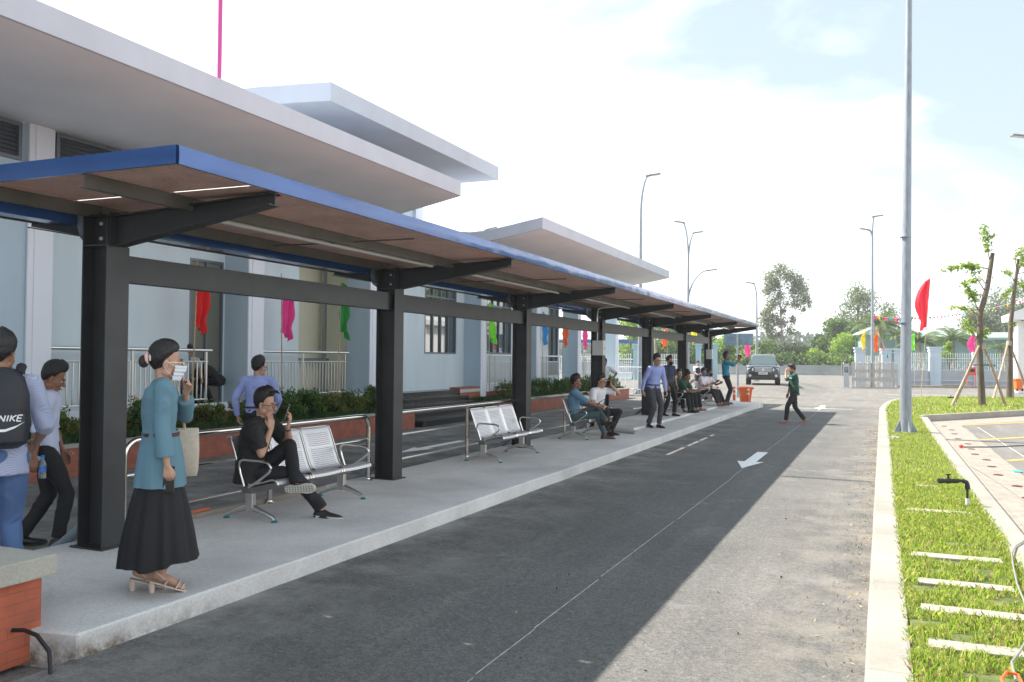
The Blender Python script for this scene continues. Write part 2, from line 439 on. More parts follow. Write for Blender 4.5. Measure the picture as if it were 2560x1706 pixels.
def grid_sheet(name, x0, x1, y0, y1, z, m, kind='structure'):
    o = MB().add([(x0, y0, z), (x1, y0, z), (x1, y1, z), (x0, y1, z)], [(0, 1, 2, 3)]).build(name, m, fix=False)
    tag(o, kind=kind); return o
def poly_sheet(name, pts, z, m, kind='structure'):
    o = MB().add([(p[0], p[1], z) for p in pts], [tuple(range(len(pts)))]).build(name, m, fix=False)
    if kind: tag(o, kind=kind)
    return o

def leaves_mesh(name, C, size, m, parent=None, aspect=0.45, up_bias=0.3, jitter=0.3, droop=0.0, fold=True):
    """C: (N,3) leaf centres. Builds N leaf-shaped faces (4-vert rhombs)."""
    N = len(C); C = np.asarray(C, float)
    d = RNG.normal(size=(N, 3)); d[:, 2] += up_bias; d[:, 2] -= droop
    d /= np.linalg.norm(d, axis=1)[:, None] + 1e-9
    s = RNG.normal(size=(N, 3)); s -= (s * d).sum(1)[:, None] * d; s /= np.linalg.norm(s, axis=1)[:, None] + 1e-9
    L_ = size * (1 + jitter * RNG.uniform(-1, 1, N))
    a = C - d * (L_ / 2)[:, None]; b = C + d * (L_ / 2)[:, None]
    w = (L_ * aspect / 2)[:, None]
    v1 = C + s * w; v2 = C - s * w
    co = np.stack([a, v1, b, v2], 1).reshape(-1, 3)
    me = bpy.data.meshes.new(name)
    me.vertices.add(4 * N); me.vertices.foreach_set('co', co.astype(np.float32).ravel())
    me.loops.add(4 * N); me.loops.foreach_set('vertex_index', np.arange(4 * N, dtype=np.int32))
    me.polygons.add(N); me.polygons.foreach_set('loop_start', np.arange(0, 4 * N, 4, dtype=np.int32)); me.polygons.foreach_set('loop_total', np.full(N, 4, dtype=np.int32))
    me.update(); me.validate()
    return link_mesh(name, me, m, parent)

def blob_points(blobs, n, shell=0.55, gauss=False):
    """random points in ellipsoids [(cx,cy,cz,rx,ry,rz)], weighted by volume^(2/3), denser near the surface"""
    B = np.array(blobs, float); w = (B[:, 3] * B[:, 4] * B[:, 5]) ** 0.667; w /= w.sum()
    k = RNG.choice(len(B), n, p=w)
    d = RNG.normal(size=(n, 3)); d /= np.linalg.norm(d, axis=1)[:, None]
    if gauss: return B[k, :3] + RNG.normal(0, 0.50, (n, 3)) * B[k, 3:6] * np.array([1.0, 1.0, 1.25])
    r = 1 - (1 - shell) * RNG.uniform(0, 1, n) ** 1.5 + RNG.normal(0, 0.07, n)
    return B[k, :3] + d * r[:, None] * B[k, 3:6]
# ================================================================== GROUND AND ROADS
M_ground = mat('earth_green', (0.10, 0.13, 0.045), 0.95, nscale=0.3, namt=0.4, bscale=4, bstr=0.4)
M_asph = mat_asphalt('asphalt_lane', base=(0.118, 0.116, 0.113), light=(0.20, 0.195, 0.185), edges=[(-2.9, -4.1, 0.85, (0.30, 0.29, 0.27), 1.3), (-1.1, -0.1, 0.8, (0.24, 0.21, 0.175), 2.2)])
M_asph2 = mat_asphalt('asphalt_forecourt', base=(0.165, 0.158, 0.15), light=(0.23, 0.22, 0.205), dust=0.8)
M_conc = mat_concrete('concrete_platform', (0.64, 0.63, 0.61), stain_amt=0.2, brown=(3.3, 1.9))
M_conc2 = mat_concrete('concrete_rough', (0.36, 0.355, 0.34), stain_amt=0.35, vert=True)
M_kerb = mat_concrete('concrete_kerb_pale', (0.30, 0.28, 0.245), stain_amt=0.4, joints=1.0)
M_kerb2 = mat_concrete('concrete_kerb_grey', (0.36, 0.33, 0.29), stain=(0.22, 0.19, 0.15), stain_amt=0.5, vert=True)
M_paint = mat('road_paint_white', (0.78, 0.78, 0.76), 0.6, nscale=30, namt=0.08, bscale=80, bstr=0.2)
M_yellow = mat('road_paint_yellow', (0.75, 0.42, 0.06), 0.6, nscale=25, namt=0.15)

grid_sheet('ground', -600, 600, -60, 900, -0.03, M_ground)
def sstep(a, b, x):
    t = min(1, max(0, (x - a) / (b - a))); return t * t * (3 - 2 * t)
def ground_h(x, y): return 0.41 * sstep(41, 50, y) * sstep(-3.2, -5.2, x) * (1 - sstep(57, 78, y))
_vs = []; _fs = []; _xs = np.concatenate([np.arange(-80, -14, 6), np.arange(-14, 2, 0.5), np.arange(2, 61, 6)]); _nv = 75
for _x in _xs:
    _ym = float(np.interp(_x, [-140, -60, -21.9, -9.1, -1, 6, 40, 70], [70, 100, 112, 118, 119.5, 121, 127, 130])) + 0.1
    for _j in range(_nv + 1):
        _y = -30 + (_ym + 30) * _j / _nv; _vs.append((_x, _y, ground_h(_x, _y)))
for _i in range(len(_xs) - 1):
    for _j in range(_nv): _a = _i * (_nv + 1) + _j; _fs.append((_a, _a + _nv + 1, _a + _nv + 2, _a + 1))
_o = MB().add(_vs, _fs).build('forecourt', M_asph2, fix=False, smooth=False); tag(_o, kind='structure')
for _p in _o.data.polygons: _p.use_smooth = True
def sstep(a, b, x):
    t = min(1, max(0, (x - a) / (b - a))); return t * t * (3 - 2 * t)
_vs = []; _fs = []; _xs = list(np.linspace(-4.16, -2.5, 9)) + [-1.2, -0.07]; _ys = np.arange(-12, 36.6, 0.5)
for _x in _xs:
    for _y in _ys: _vs.append((_x, _y, 0.004 + 0.066 * sstep(-2.5, -4.05, _x) * (1 - sstep(30, 36, _y))))
for _i in range(len(_xs) - 1):
    for _j in range(len(_ys) - 1): _a = _i * len(_ys) + _j; _fs.append((_a, _a + len(_ys), _a + len(_ys) + 1, _a + 1))
_o = MB().add(_vs, _fs).build('bus_lane', M_asph, fix=False); tag(_o, kind='structure')
for _p in _o.data.polygons: _p.use_smooth = True
grid_sheet('service_lane', -10.78, -6.22, -12, 33.3, 0.004, M_asph)
grid_sheet('parking_road', 2.03, 40, -12, 46, 0.004, M_asph2)

# platform: slab with slightly chipped edges
def slab(name, poly, z0, z1, m, bev=0.012):
    o = MB().prism(poly, z0, z1, 'z').build(name, m, bevel=bev, seg=1)
    return o
pl = []
ys = np.linspace(3.56, 33.9, 90); pl.append((-4.52, -6)); pl.append((-4.52, 3.5))
for y in ys: pl.append((-4.13 + 0.012 * noise.noise(V((0, y * 0.9, 3))) + 0.006 * noise.noise(V((0, y * 6, 3))), y))
for y in ys[::-1]: pl.append((-6.24 + 0.035 * noise.noise(V((5, y * 0.7, 3))), y))
o = slab('waiting_platform', pl, -0.01, 0.21, M_conc); tag(o, kind='structure')
o = slab('raised_platform_strip', [(-6.17, 18.9), (-5.02, 18.7), (-4.98, 33.6), (-6.17, 33.6)], 0.2, 0.268, M_conc); tag(o, kind='structure')
o = slab('concrete_block', [(-5.32, 18.0), (-4.78, 17.85), (-4.74, 18.12), (-5.28, 18.3)], 0.2, 0.262, M_conc2); tag(o, 'low rough concrete block lying on the platform in front of the walking man', 'concrete block')

# thin chalk line and arrows
mb = MB(); y = -2.0
while y < 33.5:
    L_ = random.uniform(0.8, 2.2); xo = -2.09 + 0.012 * math.sin(y * 0.7)
    mb.add([(xo - 0.004, y, 0.0075), (xo + 0.004, y, 0.0075), (xo + 0.004 + 0.004, y + L_, 0.0075), (xo - 0.004 + 0.004, y + L_, 0.0075)], [(0, 1, 2, 3)])
    y += L_ + random.uniform(0.0, 0.12)
tag(mb.build('chalk_line', mat('chalk', (0.46, 0.46, 0.45), 0.9, nscale=9, namt=0.35), fix=False), kind='structure')
def arrow(x, y, s=1.0, w=0.23, sh=0.10, up=1):
    # tip at (x,y), tail at y+2.75*s
    return [(x, y), (x + w, y + 1.05 * s), (x + sh, y + 1.0 * s), (x + sh, y + 2.75 * s), (x - sh, y + 2.75 * s), (x - sh, y + 1.0 * s), (x - w, y + 1.05 * s)]
ar = None
for i, (x, y, s) in enumerate(((-2.12, 14.66, 1.0), (-2.15, 33.9, 1.0), (-8.25, 14.0, 1.0), (-8.15, 30.2, 0.9))):
    o = poly_sheet('painted_arrow', arrow(x, y, s), 0.0085, M_paint)
for yy, lab in ((33.6, 0),):
    poly_sheet('painted_stop_line', [(-4.3, 34.35), (-1.0, 34.5), (-1.0, 34.62), (-4.3, 34.47)], 0.0085, M_paint)
poly_sheet('painted_lane_line', [(0.2, 51.2), (3.2, 52.3), (3.2, 52.46), (0.2, 51.36)], 0.0085, M_paint)

# dry litter along the right kerb foot
pts = []
for _ in range(900):
    y = random.uniform(3.5, 26); x = -0.10 - abs(random.gauss(0, 0.16)); pts.append((x, y, 0.012))
M_litter = mat_leaf('dry_litter', [(0.28, 0.2, 0.1), (0.45, 0.36, 0.2), (0.1, 0.07, 0.05)], 0.1)
o = leaves_mesh('dry_leaf_litter', np.array(pts), 0.035, M_litter, aspect=0.25, up_bias=0); tag(o, kind='stuff')
pts = [(random.uniform(-2.4, -0.2), random.uniform(3, 30), 0.012) for _ in range(80)]
o = leaves_mesh('road_debris', np.array(pts), 0.028, mat_leaf('dark_debris', [(0.03, 0.03, 0.03), (0.2, 0.15, 0.1), (0.35, 0.3, 0.25)], 0.0), aspect=0.6, up_bias=0); tag(o, kind='stuff')

# ------------------------------------------------------------------ right hand verge
def path_kerb(name, path, w, z0, z1, m, side=1, bev=0.02):
    """ribbon kerb following path, inner edge offset to the right (side=1)"""
    P = [V((p[0], p[1], 0)) for p in path]; n = len(P); inn = []
    for i in range(n):
        d = (P[min(n - 1, i + 1)] - P[max(0, i - 1)]).normalized(); nn = V((d.y, -d.x, 0)) * side
        inn.append(P[i] + nn * w)
    mb = MB(); vs = []
    for i in range(n):
        a, b = P[i], inn[i]; j = 0.006 * noise.noise(V((i * 1.7, 0, w)))
        vs += [(a.x + j, a.y, z0), (a.x + j, a.y, z1), (b.x, b.y, z1), (b.x, b.y, z0)]
    fs = [(0, 1, 2, 3), tuple((n - 1) * 4 + k for k in (3, 2, 1, 0))]
    for i in range(n - 1):
        for k in range(4): fs.append((i * 4 + k, (i + 1) * 4 + k, (i + 1) * 4 + (k + 1) % 4, i * 4 + (k + 1) % 4))
    mb.add(vs, fs)
    o = mb.build(name, m, bevel=bev, seg=2); tag(o, kind='structure'); return o
curve = [(-0.085, y) for y in np.arange(-6, 33.1, 1.5)] + [(-0.03, 34.6), (0.03, 36.2), (0.12, 38), (0.28, 40), (0.52, 41.8), (0.86, 43.4), (1.3, 44.8), (1.9, 45.9), (2.7, 46.6), (4.4, 47.4), (6.3, 48.2), (10, 49.8), (15, 51.9), (24, 55.5)]
path_kerb('kerb_lane', curve, 0.235, -0.01, 0.152, M_kerb)
path_kerb('kerb_parking', [(1.02, y) for y in np.arange(-6, 28.9, 1.5)] + [(1.02, 28.6)], 0.215, -0.01, 0.152, M_kerb)
path_kerb('kerb_parking_end', [(1.02, 28.6), (2.0, 30.1), (3.3, 32.15), (4.41, 33.89), (7, 38.0), (12, 45.8)], 0.12, -0.01, 0.20, M_kerb2, side=1)
path_kerb('kerb_far', [(0.9, 66.3), (3.0, 67.0), (6, 68.1), (9, 69.2), (16, 71.8)], 0.3, -0.01, 0.16, M_kerb2, side=-1)
path_kerb('kerb_far_left', [(-22, 57.6), (-16, 57.7), (-12.2, 57.9), (-11.4, 58.6), (-11.2, 60)], 0.2, -0.01, 0.16, mat('kerb_dark', (0.05, 0.05, 0.05), 0.8, nscale=5, namt=0.3), side=-1)

M_soil = mat('verge_soil', (0.10, 0.12, 0.03), 0.95, nscale=6, namt=0.5, bscale=30, bstr=0.5)
inner = [(p[0] + 0.19, p[1]) for p in curve if p[1] < 44] + [(1.6, 44.9), (2.2, 45.6), (4.6, 47.1), (6.5, 47.9), (10.2, 49.5), (15, 51.5), (24, 55.2)]
verge = inner + [(24, 64), (12.1, 45.8)][1:] + [(7.05, 38.05), (4.45, 33.9), (3.3, 32.2), (1.1, 28.7), (1.04, 28.2), (1.04, -6)]
poly_sheet('verge_soil', verge, 0.128, M_soil)

def in_poly(x, y, poly):
    poly = np.array(poly); n = len(poly); res = np.zeros(len(x), bool); j = n - 1
    for i in range(n):
        xi, yi = poly[i]; xj, yj = poly[j]
        c = ((yi > y) != (yj > y)) & (x < (xj - xi) * (y - yi) / (yj - yi + 1e-12) + xi)
        res ^= c; j = i
    return res
def grass(name, x, y, z, hmin, hmax, m, w=0.006, lean=0.6):
    N = len(x); h = RNG.uniform(hmin, hmax, N); a = RNG.uniform(0, 2 * np.pi, N); b = RNG.uniform(0, 2 * np.pi, N)
    le = RNG.uniform(0.1, lean, N) * h
    ww = w * RNG.uniform(0.7, 1.5, N)
    p = np.stack([x, y, np.full(N, z)], 1)
    s = np.stack([np.cos(a), np.sin(a), np.zeros(N)], 1) * ww[:, None]
    d = np.stack([np.cos(b) * le, np.sin(b) * le, np.zeros(N)], 1)
    mid = p + d * 0.35 + np.stack([0 * h, 0 * h, h * 0.62], 1)
    tip = p + d * 1.3 + np.stack([0 * h, 0 * h, h * (1 - 0.25 * RNG.uniform(0, 1, N))], 1)
    co = np.stack([p - s, p + s, mid + s * 0.8, tip, mid - s * 0.8], 1).reshape(-1, 3)
    me = bpy.data.meshes.new(name); me.vertices.add(5 * N); me.vertices.foreach_set('co', co.astype(np.float32).ravel())
    me.loops.add(5 * N); me.loops.foreach_set('vertex_index', np.arange(5 * N, dtype=np.int32))
    me.polygons.add(N); me.polygons.foreach_set('loop_start', np.arange(0, 5 * N, 5, dtype=np.int32)); me.polygons.foreach_set('loop_total', np.full(N, 5, dtype=np.int32))
    me.update(); me.validate()
    return link_mesh(name, me, m)
M_grass = mat_leaf('grass_blades', [(0.09, 0.17, 0.02), (0.20, 0.33, 0.035), (0.30, 0.42, 0.05), (0.46, 0.46, 0.13), (0.34, 0.26, 0.12)], 0.35)
# near strip
def scatter(n, x0, x1, y0, y1, p=1.0):
    x = RNG.uniform(x0, x1, n); y = y0 + (y1 - y0) * RNG.uniform(0, 1, n) ** p
    return x, y
x1_, y1_ = scatter(52000, 0.12, 1.05, 3.2, 14, 1.5)
x2_, y2_ = scatter(30000, 0.12, 1.05, 9, 30, 1.2)
x3_, y3_ = scatter(60000, 0.1, 14, 27, 56, 1.0)
k = in_poly(x3_, y3_, verge); x3_, y3_ = x3_[k], y3_[k]
def clump(x, y):
    # thin out by clump noise so bare patches show
    v = np.array([noise.noise(V((a * 3.1, b * 3.1, 0.3))) + 0.5 * noise.noise(V((a * 9, b * 9, 1.3))) for a, b in zip(x, y)])
    return v > -0.30
k = clump(x1_, y1_); x1_, y1_ = x1_[k], y1_[k]
slabsY = [(5.62, 0.24, 0.74), (6.43, 0.23, 0.86), (7.20, 0.24, 0.88), (8.17, 0.22, 0.91), (10.62, 0.25, 0.90), (12.7, 0.40, 0.68)]
k = np.ones(len(x1_), bool)
for sy, sa, sb in slabsY: k &= ~((np.abs(y1_ - sy) < 0.070) & (x1_ > sa) & (x1_ < sb) & (RNG.uniform(0, 1, len(x1_)) < 0.95))
x1_, y1_ = x1_[k], y1_[k]
g = grass('grass', np.concatenate([x1_, x2_]), np.concatenate([y1_, y2_]), 0.125, 0.02, 0.070, M_grass, w=0.0032)
tag(g, 'bright green grass of the narrow strip between the two kerbs', 'grass', kind='stuff')
g = grass('grass', x3_, y3_, 0.125, 0.04, 0.11, M_grass, w=0.010); tag(g, 'bright green lawn under the young staked trees', 'grass', kind='stuff')
M_slab = mat_concrete('slab_worn', (0.33, 0.305, 0.26), stain=(0.2, 0.17, 0.1), stain_amt=0.6)
for i, (sy, sa, sb) in enumerate(slabsY):
    a0 = random.uniform(-0.02, 0.02)
    o = MB().prism([(sa, sy - 0.085), (sb, sy - 0.085 + a0), (sb - 0.01, sy + 0.085 + a0), (sa + 0.01, sy + 0.085)], 0.1, 0.150, 'z').build('stepping_slab', M_slab, bevel=0.008)
    tag(o, ['concrete slab in the grass nearest the camera', 'second slab from the camera, crossed by the grey cable', 'third concrete slab from the camera in the grass strip', 'fourth slab from the camera, long and thin', 'concrete slab just before the black irrigation valve', 'small half buried slab beyond the black irrigation valve'][i], 'slab', 'concrete slabs set in the grass strip')
# young grass verge far left
xx, yy = scatter(16000, -24, -11.6, 57.9, 62.5); g = grass('grass', xx, yy, 0.0, 0.05, 0.16, mat_leaf('grass_dry', [(0.25, 0.27, 0.05), (0.42, 0.38, 0.07), (0.2, 0.24, 0.04)], 0.3), w=0.02)
tag(g, 'yellowish grass in front of the pale blue gate pillars', 'grass', kind='stuff')

# paver strip with planting holes and parking bays
M_pave = mat_brick('paver_blocks', (0.27, 0.235, 0.20), (0.31, 0.27, 0.23), (0.17, 0.145, 0.12), 0.2, 0.1, 0.004)
n_, l_, b_ = nodes_of(M_pave)
for q in list(l_):
    if q.to_node.type == 'COMBXYZ': l_.remove(q)
cx_ = [q for q in n_ if q.type == 'COMBXYZ'][0]; sx_ = [q for q in n_ if q.type == 'SEPXYZ'][0]
l_.new(sx_.outputs['X'], cx_.inputs[0]); l_.new(sx_.outputs['Y'], cx_.inputs[1])
pp = [(1.23, -6)] + [(2.05 + 0.06 * noise.noise(V((1, y * 0.8, 0))), y) for y in np.arange(-6, 27.4, 0.5)] + [(2.15, 27.8), (3.4, 29.5), (5.2, 32.2), (4.6, 33.6), (3.3, 31.9), (1.23, 28.6)]
poly_sheet('paver_strip', pp, 0.009, M_pave)
M_red = mat('red_clay_ring', (0.10, 0.035, 0.025), 0.7, nscale=20, namt=0.3)
M_hole = mat('hole_dark', (0.03, 0.015, 0.012), 0.9)
ring0 = None
ringpos = [(1.78 - 0.012 * i + 0.05 * math.sin(i * 2.1), y) for i, y in enumerate((9.6, 10.75, 12.0, 13.1, 14.3, 15.6, 16.8, 17.9, 18.9, 20.0, 21.2, 22.5, 24.0, 25.4, 26.8))]
for i, (x, y) in enumerate(ringpos):
    if ring0 is None:
        prof = [(0.045, 0.003), (0.052, 0.010), (0.060, 0.013), (0.070, 0.009), (0.074, 0.0)]
        t = thing('drain_cup', 'x', 'drain cup', (x, y, 0.009), 0, 'red plastic drain cups in the paver strip')
        MB().lathe(prof, n=20).build('rim', M_red, t, smooth=True); MB().cyl((0, 0), 0.048, 0.002, 0.006, 20).build('hole', M_hole, t)
        ring0 = t
    else: t = dup(ring0, (x, y, 0.009))
    t['label'] = 'dark red drain cup set in the pale paver strip beside the parking bays'
for i, (a, b) in enumerate((((2.12, 27.6), (9, 36.2)), ((2.07, 22.54), (9, 31.2)), ((2.08, 17.97), (9, 26.6)), ((2.1, 13.4), (9, 22.0)))):
    A = V((*a, 0)); B = V((*b, 0)); d = (B - A).normalized(); s = V((d.y, -d.x, 0)) * 0.06
    poly_sheet('parking_line', [tuple((A - s)[:2]), tuple((A + s)[:2]), tuple((B + s)[:2]), tuple((B - s)[:2])], 0.0095, M_yellow)
poly_sheet('parking_chalk_line', [(2.5, 12), (2.512, 12), (2.412, 27), (2.4, 27)], 0.0095, M_paint)

# ================================================================== SHELTER
M_steel = mat('shelter_steel', (0.042, 0.044, 0.047), 0.38, 0.35, nscale=3, namt=0.18, bscale=25, bstr=0.03)
M_purlin = mat('purlin_steel', (0.13, 0.12, 0.105), 0.5, 0.2, nscale=3, namt=0.2)
M_blue = mat('blue_trim', (0.032, 0.10, 0.31), 0.18, 0.25, nscale=1.2, namt=0.15, bscale=2.2, bstr=0.35, coat=0.4)
M_pipe = mat('grey_pipe', (0.16, 0.20, 0.23), 0.4, nscale=4, namt=0.15)
M_bolt = mat('bolt_zinc', (0.6, 0.62, 0.62), 0.35, 0.6)
M_sheet = bpy.data.materials.new('roof_sheet_brown'); M_sheet.use_nodes = True
n, l, b = nodes_of(M_sheet)
t = n.new('ShaderNodeTexCoord')
x = n.new('ShaderNodeTexNoise'); x.inputs['Scale'].default_value = 1.6; x.inputs['Detail'].default_value = 8; x.inputs['Distortion'].default_value = 1.2; l.new(t.outputs['Object'], x.inputs['Vector'])
r = n.new('ShaderNodeValToRGB'); e = r.color_ramp.elements
e[0].position = 0.3; e[0].color = (0.54, 0.32, 0.27, 1); e[1].position = 0.62; e[1].color = (0.70, 0.45, 0.38, 1)
q = e.new(0.70); q.color = (0.78, 0.31, 0.22, 1); q2 = e.new(0.74); q2.color = (0.68, 0.43, 0.36, 1)
l.new(x.outputs['Fac'], r.inputs[0]); 
x2 = n.new('ShaderNodeTexNoise'); x2.inputs['Scale'].default_value = 26; x2.inputs['Detail'].default_value = 6; l.new(t.outputs['Object'], x2.inputs['Vector'])
r2 = n.new('ShaderNodeValToRGB'); r2.color_ramp.elements[0].position = 0.30; r2.color_ramp.elements[0].color = (0.55, 0.5, 0.5, 1); r2.color_ramp.elements[1].position = 0.42; r2.color_ramp.elements[1].color = (1, 1, 1, 1)
l.new(x2.outputs['Fac'], r2.inputs[0])
mxx = n.new('ShaderNodeMixRGB'); mxx.blend_type = 'MULTIPLY'; mxx.inputs[0].default_value = 1; l.new(r.outputs[0], mxx.inputs[1]); l.new(r2.outputs[0], mxx.inputs[2])
l.new(mxx.outputs[0], b.inputs['Base Color']); b.inputs['Roughness'].default_value = 0.75

PY = [5.15 + 4.5 * i for i in range(7)]
SH = thing('bus_shelter', 'long waiting shelter with dark steel posts and a blue edged flat roof', 'bus shelter', (-5.87, 5.15, 0.21))
OFF = V((-5.87, 5.15, 0.21))
def sh_obj(name, mb, m, parent=SH, **k):
    o = mb.build(name, m, parent, **k)
    if parent is SH: o.location = -OFF
    return o
yend = 32.42; ynear = 4.22
for i, y in enumerate(PY):
    z0 = 0.21 if i < 3 else 0.268
    yc = y + 0.115
    c = MB()
    c.box(-6.010, -5.997, y, y + 0.23, z0, 2.90); c.box(-5.753, -5.740, y, y + 0.23, z0, 2.66); c.box(-5.997, -5.753, yc - 0.006, yc + 0.006, z0, 2.90)
    c.box(-5.76, -5.748, y + 0.01, y + 0.22, 2.66, 2.895)
    po = sh_obj('post', c, M_steel, bevel=0.0)
    b_ = MB(); b_.box(-6.06, -5.70, y - 0.03, y + 0.26, z0, z0 + 0.014); o = b_.build('base_plate', M_steel, po)
    MB().box(-5.997, -5.753, y + 0.008, y + 0.222, 2.655, 2.668).build('stiffener', M_steel, po); MB().box(-5.997, -5.753, y + 0.008, y + 0.222, 2.90, 2.912).build('stiffener', M_steel, po)
    bb = MB()
    for bz in (2.72, 2.84): bb.tube([(-5.742, y + 0.045, bz), (-5.742, y + 0.045 - 0.0, bz)], 0.001)
    bb = MB()
    for bz in (2.71, 2.83):
        bb.tube([(-5.80, y - 0.012, bz), (-5.80, y + 0.004, bz)], 0.014, 8)
    for bz in (2.43, 2.55): bb.tube([(-5.80, yc - 0.02, bz), (-5.80, yc - 0.006, bz)], 0.014, 8)
    bb.build('bolts', M_bolt, po)
    # tapered cantilever arm
    a = MB(); xr, xt = -5.748, -4.17
    a.add([(xr, yc - 0.006, 2.66), (xt, yc - 0.006, 2.905), (xt, yc - 0.006, 2.985), (xr, yc - 0.006, 2.90), (xr, yc + 0.006, 2.66), (xt, yc + 0.006, 2.905), (xt, yc + 0.006, 2.985), (xr, yc + 0.006, 2.90)],
          [(0, 1, 2, 3), (7, 6, 5, 4), (0, 4, 5, 1), (1, 5, 6, 2), (2, 6, 7, 3), (3, 7, 4, 0)])
    a.bar((xr, yc, 2.655), (xt - 0.01, yc, 2.902), 0.12, 0.010); a.bar((xr, yc, 2.902), (xt, yc, 2.984), 0.12, 0.010)
    a.box(xr, xr + 0.014, y + 0.03, y + 0.20, 2.64, 2.93)
    ar_ = sh_obj('roof_arm', a, M_steel)
    a = MB(); a.bar((-6.0, yc, 2.80), (-6.74, yc, 2.93), 0.012, 0.12); a.bar((-6.0, yc, 2.735), (-6.74, yc, 2.86), 0.10, 0.010)
    sh_obj('rear_arm', a, M_steel)
    p = MB(); zb = 0.08
    p.tube([(-6.13, y + 0.10, 2.99), (-6.13, y + 0.10, 2.84), (-6.11, y + 0.11, 2.76), (-6.0, y + 0.17, 2.66), (-5.92, y + 0.18, 2.5), (-5.92, y + 0.18, 0.62), (-5.96, y + 0.18, 0.50), (-6.06, y + 0.17, 0.40), (-6.30, y + 0.12, 0.20), (-6.52, y + 0.08, zb - 0.03)], 0.042, 12)
    sh_obj('downpipe', p, M_pipe, smooth=True)
# longitudinal beams between posts
for i in range(6):
    y0, y1 = PY[i] + 0.125, PY[i + 1] + 0.105
    m = MB(); m.box(-5.862, -5.850, y0, y1, 2.392, 2.588); m.box(-5.925, -5.79, y0, y1, 2.588, 2.60); m.box(-5.925, -5.79, y0, y1, 2.38, 2.392)
    # web face towards the lane: closing plate so the face reads flat and pale
    m.box(-5.800, -5.792, y0, y1, 2.393, 2.587)
    sh_obj('tie_beam', m, M_steel)
for xx in (-4.95, -5.95, -6.70):
    m = MB()
    cuts = [ynear + 0.03] + [v for y in PY for v in (y + 0.105, y + 0.125)] + [yend - 0.02]
    for k in range(0, len(cuts), 2):
        if cuts[k + 1] - cuts[k] < 0.02: continue
        m.box(xx - 0.003, xx + 0.003, cuts[k], cuts[k + 1], 2.905, 3.0); m.box(xx - 0.045, xx - 0.0035, cuts[k], cuts[k + 1], 2.900, 2.906); m.box(xx - 0.045, xx - 0.0035, cuts[k], cuts[k + 1], 2.994, 2.9995)
    sh_obj('purlin', m, M_purlin)
for y in [p + 2.35 for p in PY[:6]]: sh_obj('sag_rod', MB().tube([(-4.25, y, 2.945), (-6.65, y, 2.945)], 0.008, 6), M_purlin)
# lighting tube/conduit along the middle purlin
m = MB()
for i in range(6): m.box(-5.06, -5.03, PY[i] + 0.5, PY[i] + 4.2, 2.872, 2.897)
sh_obj('light_batten', m, mat('pale_batten', (0.55, 0.56, 0.52), 0.4))
# roof sheets: panels with joints, and a slit closed by translucent filler
slits = []
yy = ynear + 0.01; edges = [ynear + 0.01, 5.03, 5.045]
while edges[-1] < yend - 1: edges.append(edges[-1] + 2.35)
m = MB()
m.box(-6.925, -4.13, ynear + 0.015, 5.0, 3.001, 3.012)
m.box(-6.925, -4.13, 5.0155, 5.3, 3.001, 3.012)
seg = [(5.3005, 7.35), (7.35, 9.7), (9.7, 12.05), (12.05, 14.4), (14.4, 15.75)]
for a0, b0 in seg: m.box(-6.925, -4.13, a0, b0 - 0.001, 3.001, 3.03)
# stretch where a strip of sheet is missing near the back
for a0, b0 in ((15.75, 17.25), (17.6, 20.5)):
    m.box(-5.96, -4.13, a0, b0 - 0.001, 3.001, 3.03); m.box(-6.925, -6.32, a0, b0 - 0.001, 3.001, 3.03)
m.box(-6.925, -4.13, 17.25, 17.599, 3.001, 3.03)
for a0, b0 in ((20.5, 22.85), (22.85, 25.2), (25.2, 27.5), (27.5, 29.9), (29.9, yend - 0.02)): m.box(-6.925, -4.13, a0, b0 - 0.001, 3.001, 3.03)
sh_obj('roof_sheet', m, M_sheet)
for xa, xb in ((-6.9, -6.0), (-5.9, -5.0), (-4.9, -4.2)): sh_obj('slit_filler', MB().box(xa, xb, 5.0005, 5.0155, 3.0, 3.006), mat('translucent_strip', (0.9, 0.9, 0.88), 0.5, translucent=0.9))  # added translucent fillers: slits glow without casting a sun line on the road
# blue folded trim: front, back, both ends; slightly buckled faces
def trim(p0, p1, z0, z1, th, out, nseg, bulge=0.006):
    p0 = V(p0); p1 = V(p1); out = V(out); m = MB(); vs = []; rows = 5
    for i in range(nseg + 1):
        f = i / nseg; b = p0.lerp(p1, f)
        for j in range(rows):
            g = j / (rows - 1); z = z0 + (z1 - z0) * g
            d = bulge * (noise.noise(V((b.x * 1.3, b.y * 1.3, z * 5))) + 0.6 * noise.noise(V((b.x * 4, b.y * 4, z * 9)))) + 0.004 * math.sin(g * math.pi)
            vs.append((b.x + out.x * (th + d), b.y + out.y * (th + d), z))
    fs = []
    for i in range(nseg):
        for j in range(rows - 1):
            fs.append((i * rows + j, (i + 1) * rows + j, (i + 1) * rows + j + 1, i * rows + j + 1))
    k = len(vs)
    # thin lips top and bottom and a back sheet
    for i in range(nseg + 1):
        b = p0.lerp(p1, i / nseg); vs.append((b.x, b.y, z0)); vs.append((b.x, b.y, z1))
    for i in range(nseg):
        fs.append((i * rows, k + 2 * i, k + 2 * (i + 1), (i + 1) * rows)); fs.append((i * rows + rows - 1, (i + 1) * rows + rows - 1, k + 2 * (i + 1) + 1, k + 2 * i + 1)); fs.append((k + 2 * i, k + 2 * i + 1, k + 2 * i + 3, k + 2 * i + 2))
    m.add(vs, fs); return m
sh_obj('front_trim', trim((-4.12, ynear, 0), (-4.12, 18.6, 0), 2.985, 3.105, 0.02, (1, 0, 0), 200), M_blue, smooth=True)
sh_obj('front_trim', trim((-4.12, 18.606, 0), (-4.12, yend, 0), 2.985, 3.105, 0.02, (1, 0, 0), 180), M_blue, smooth=True)
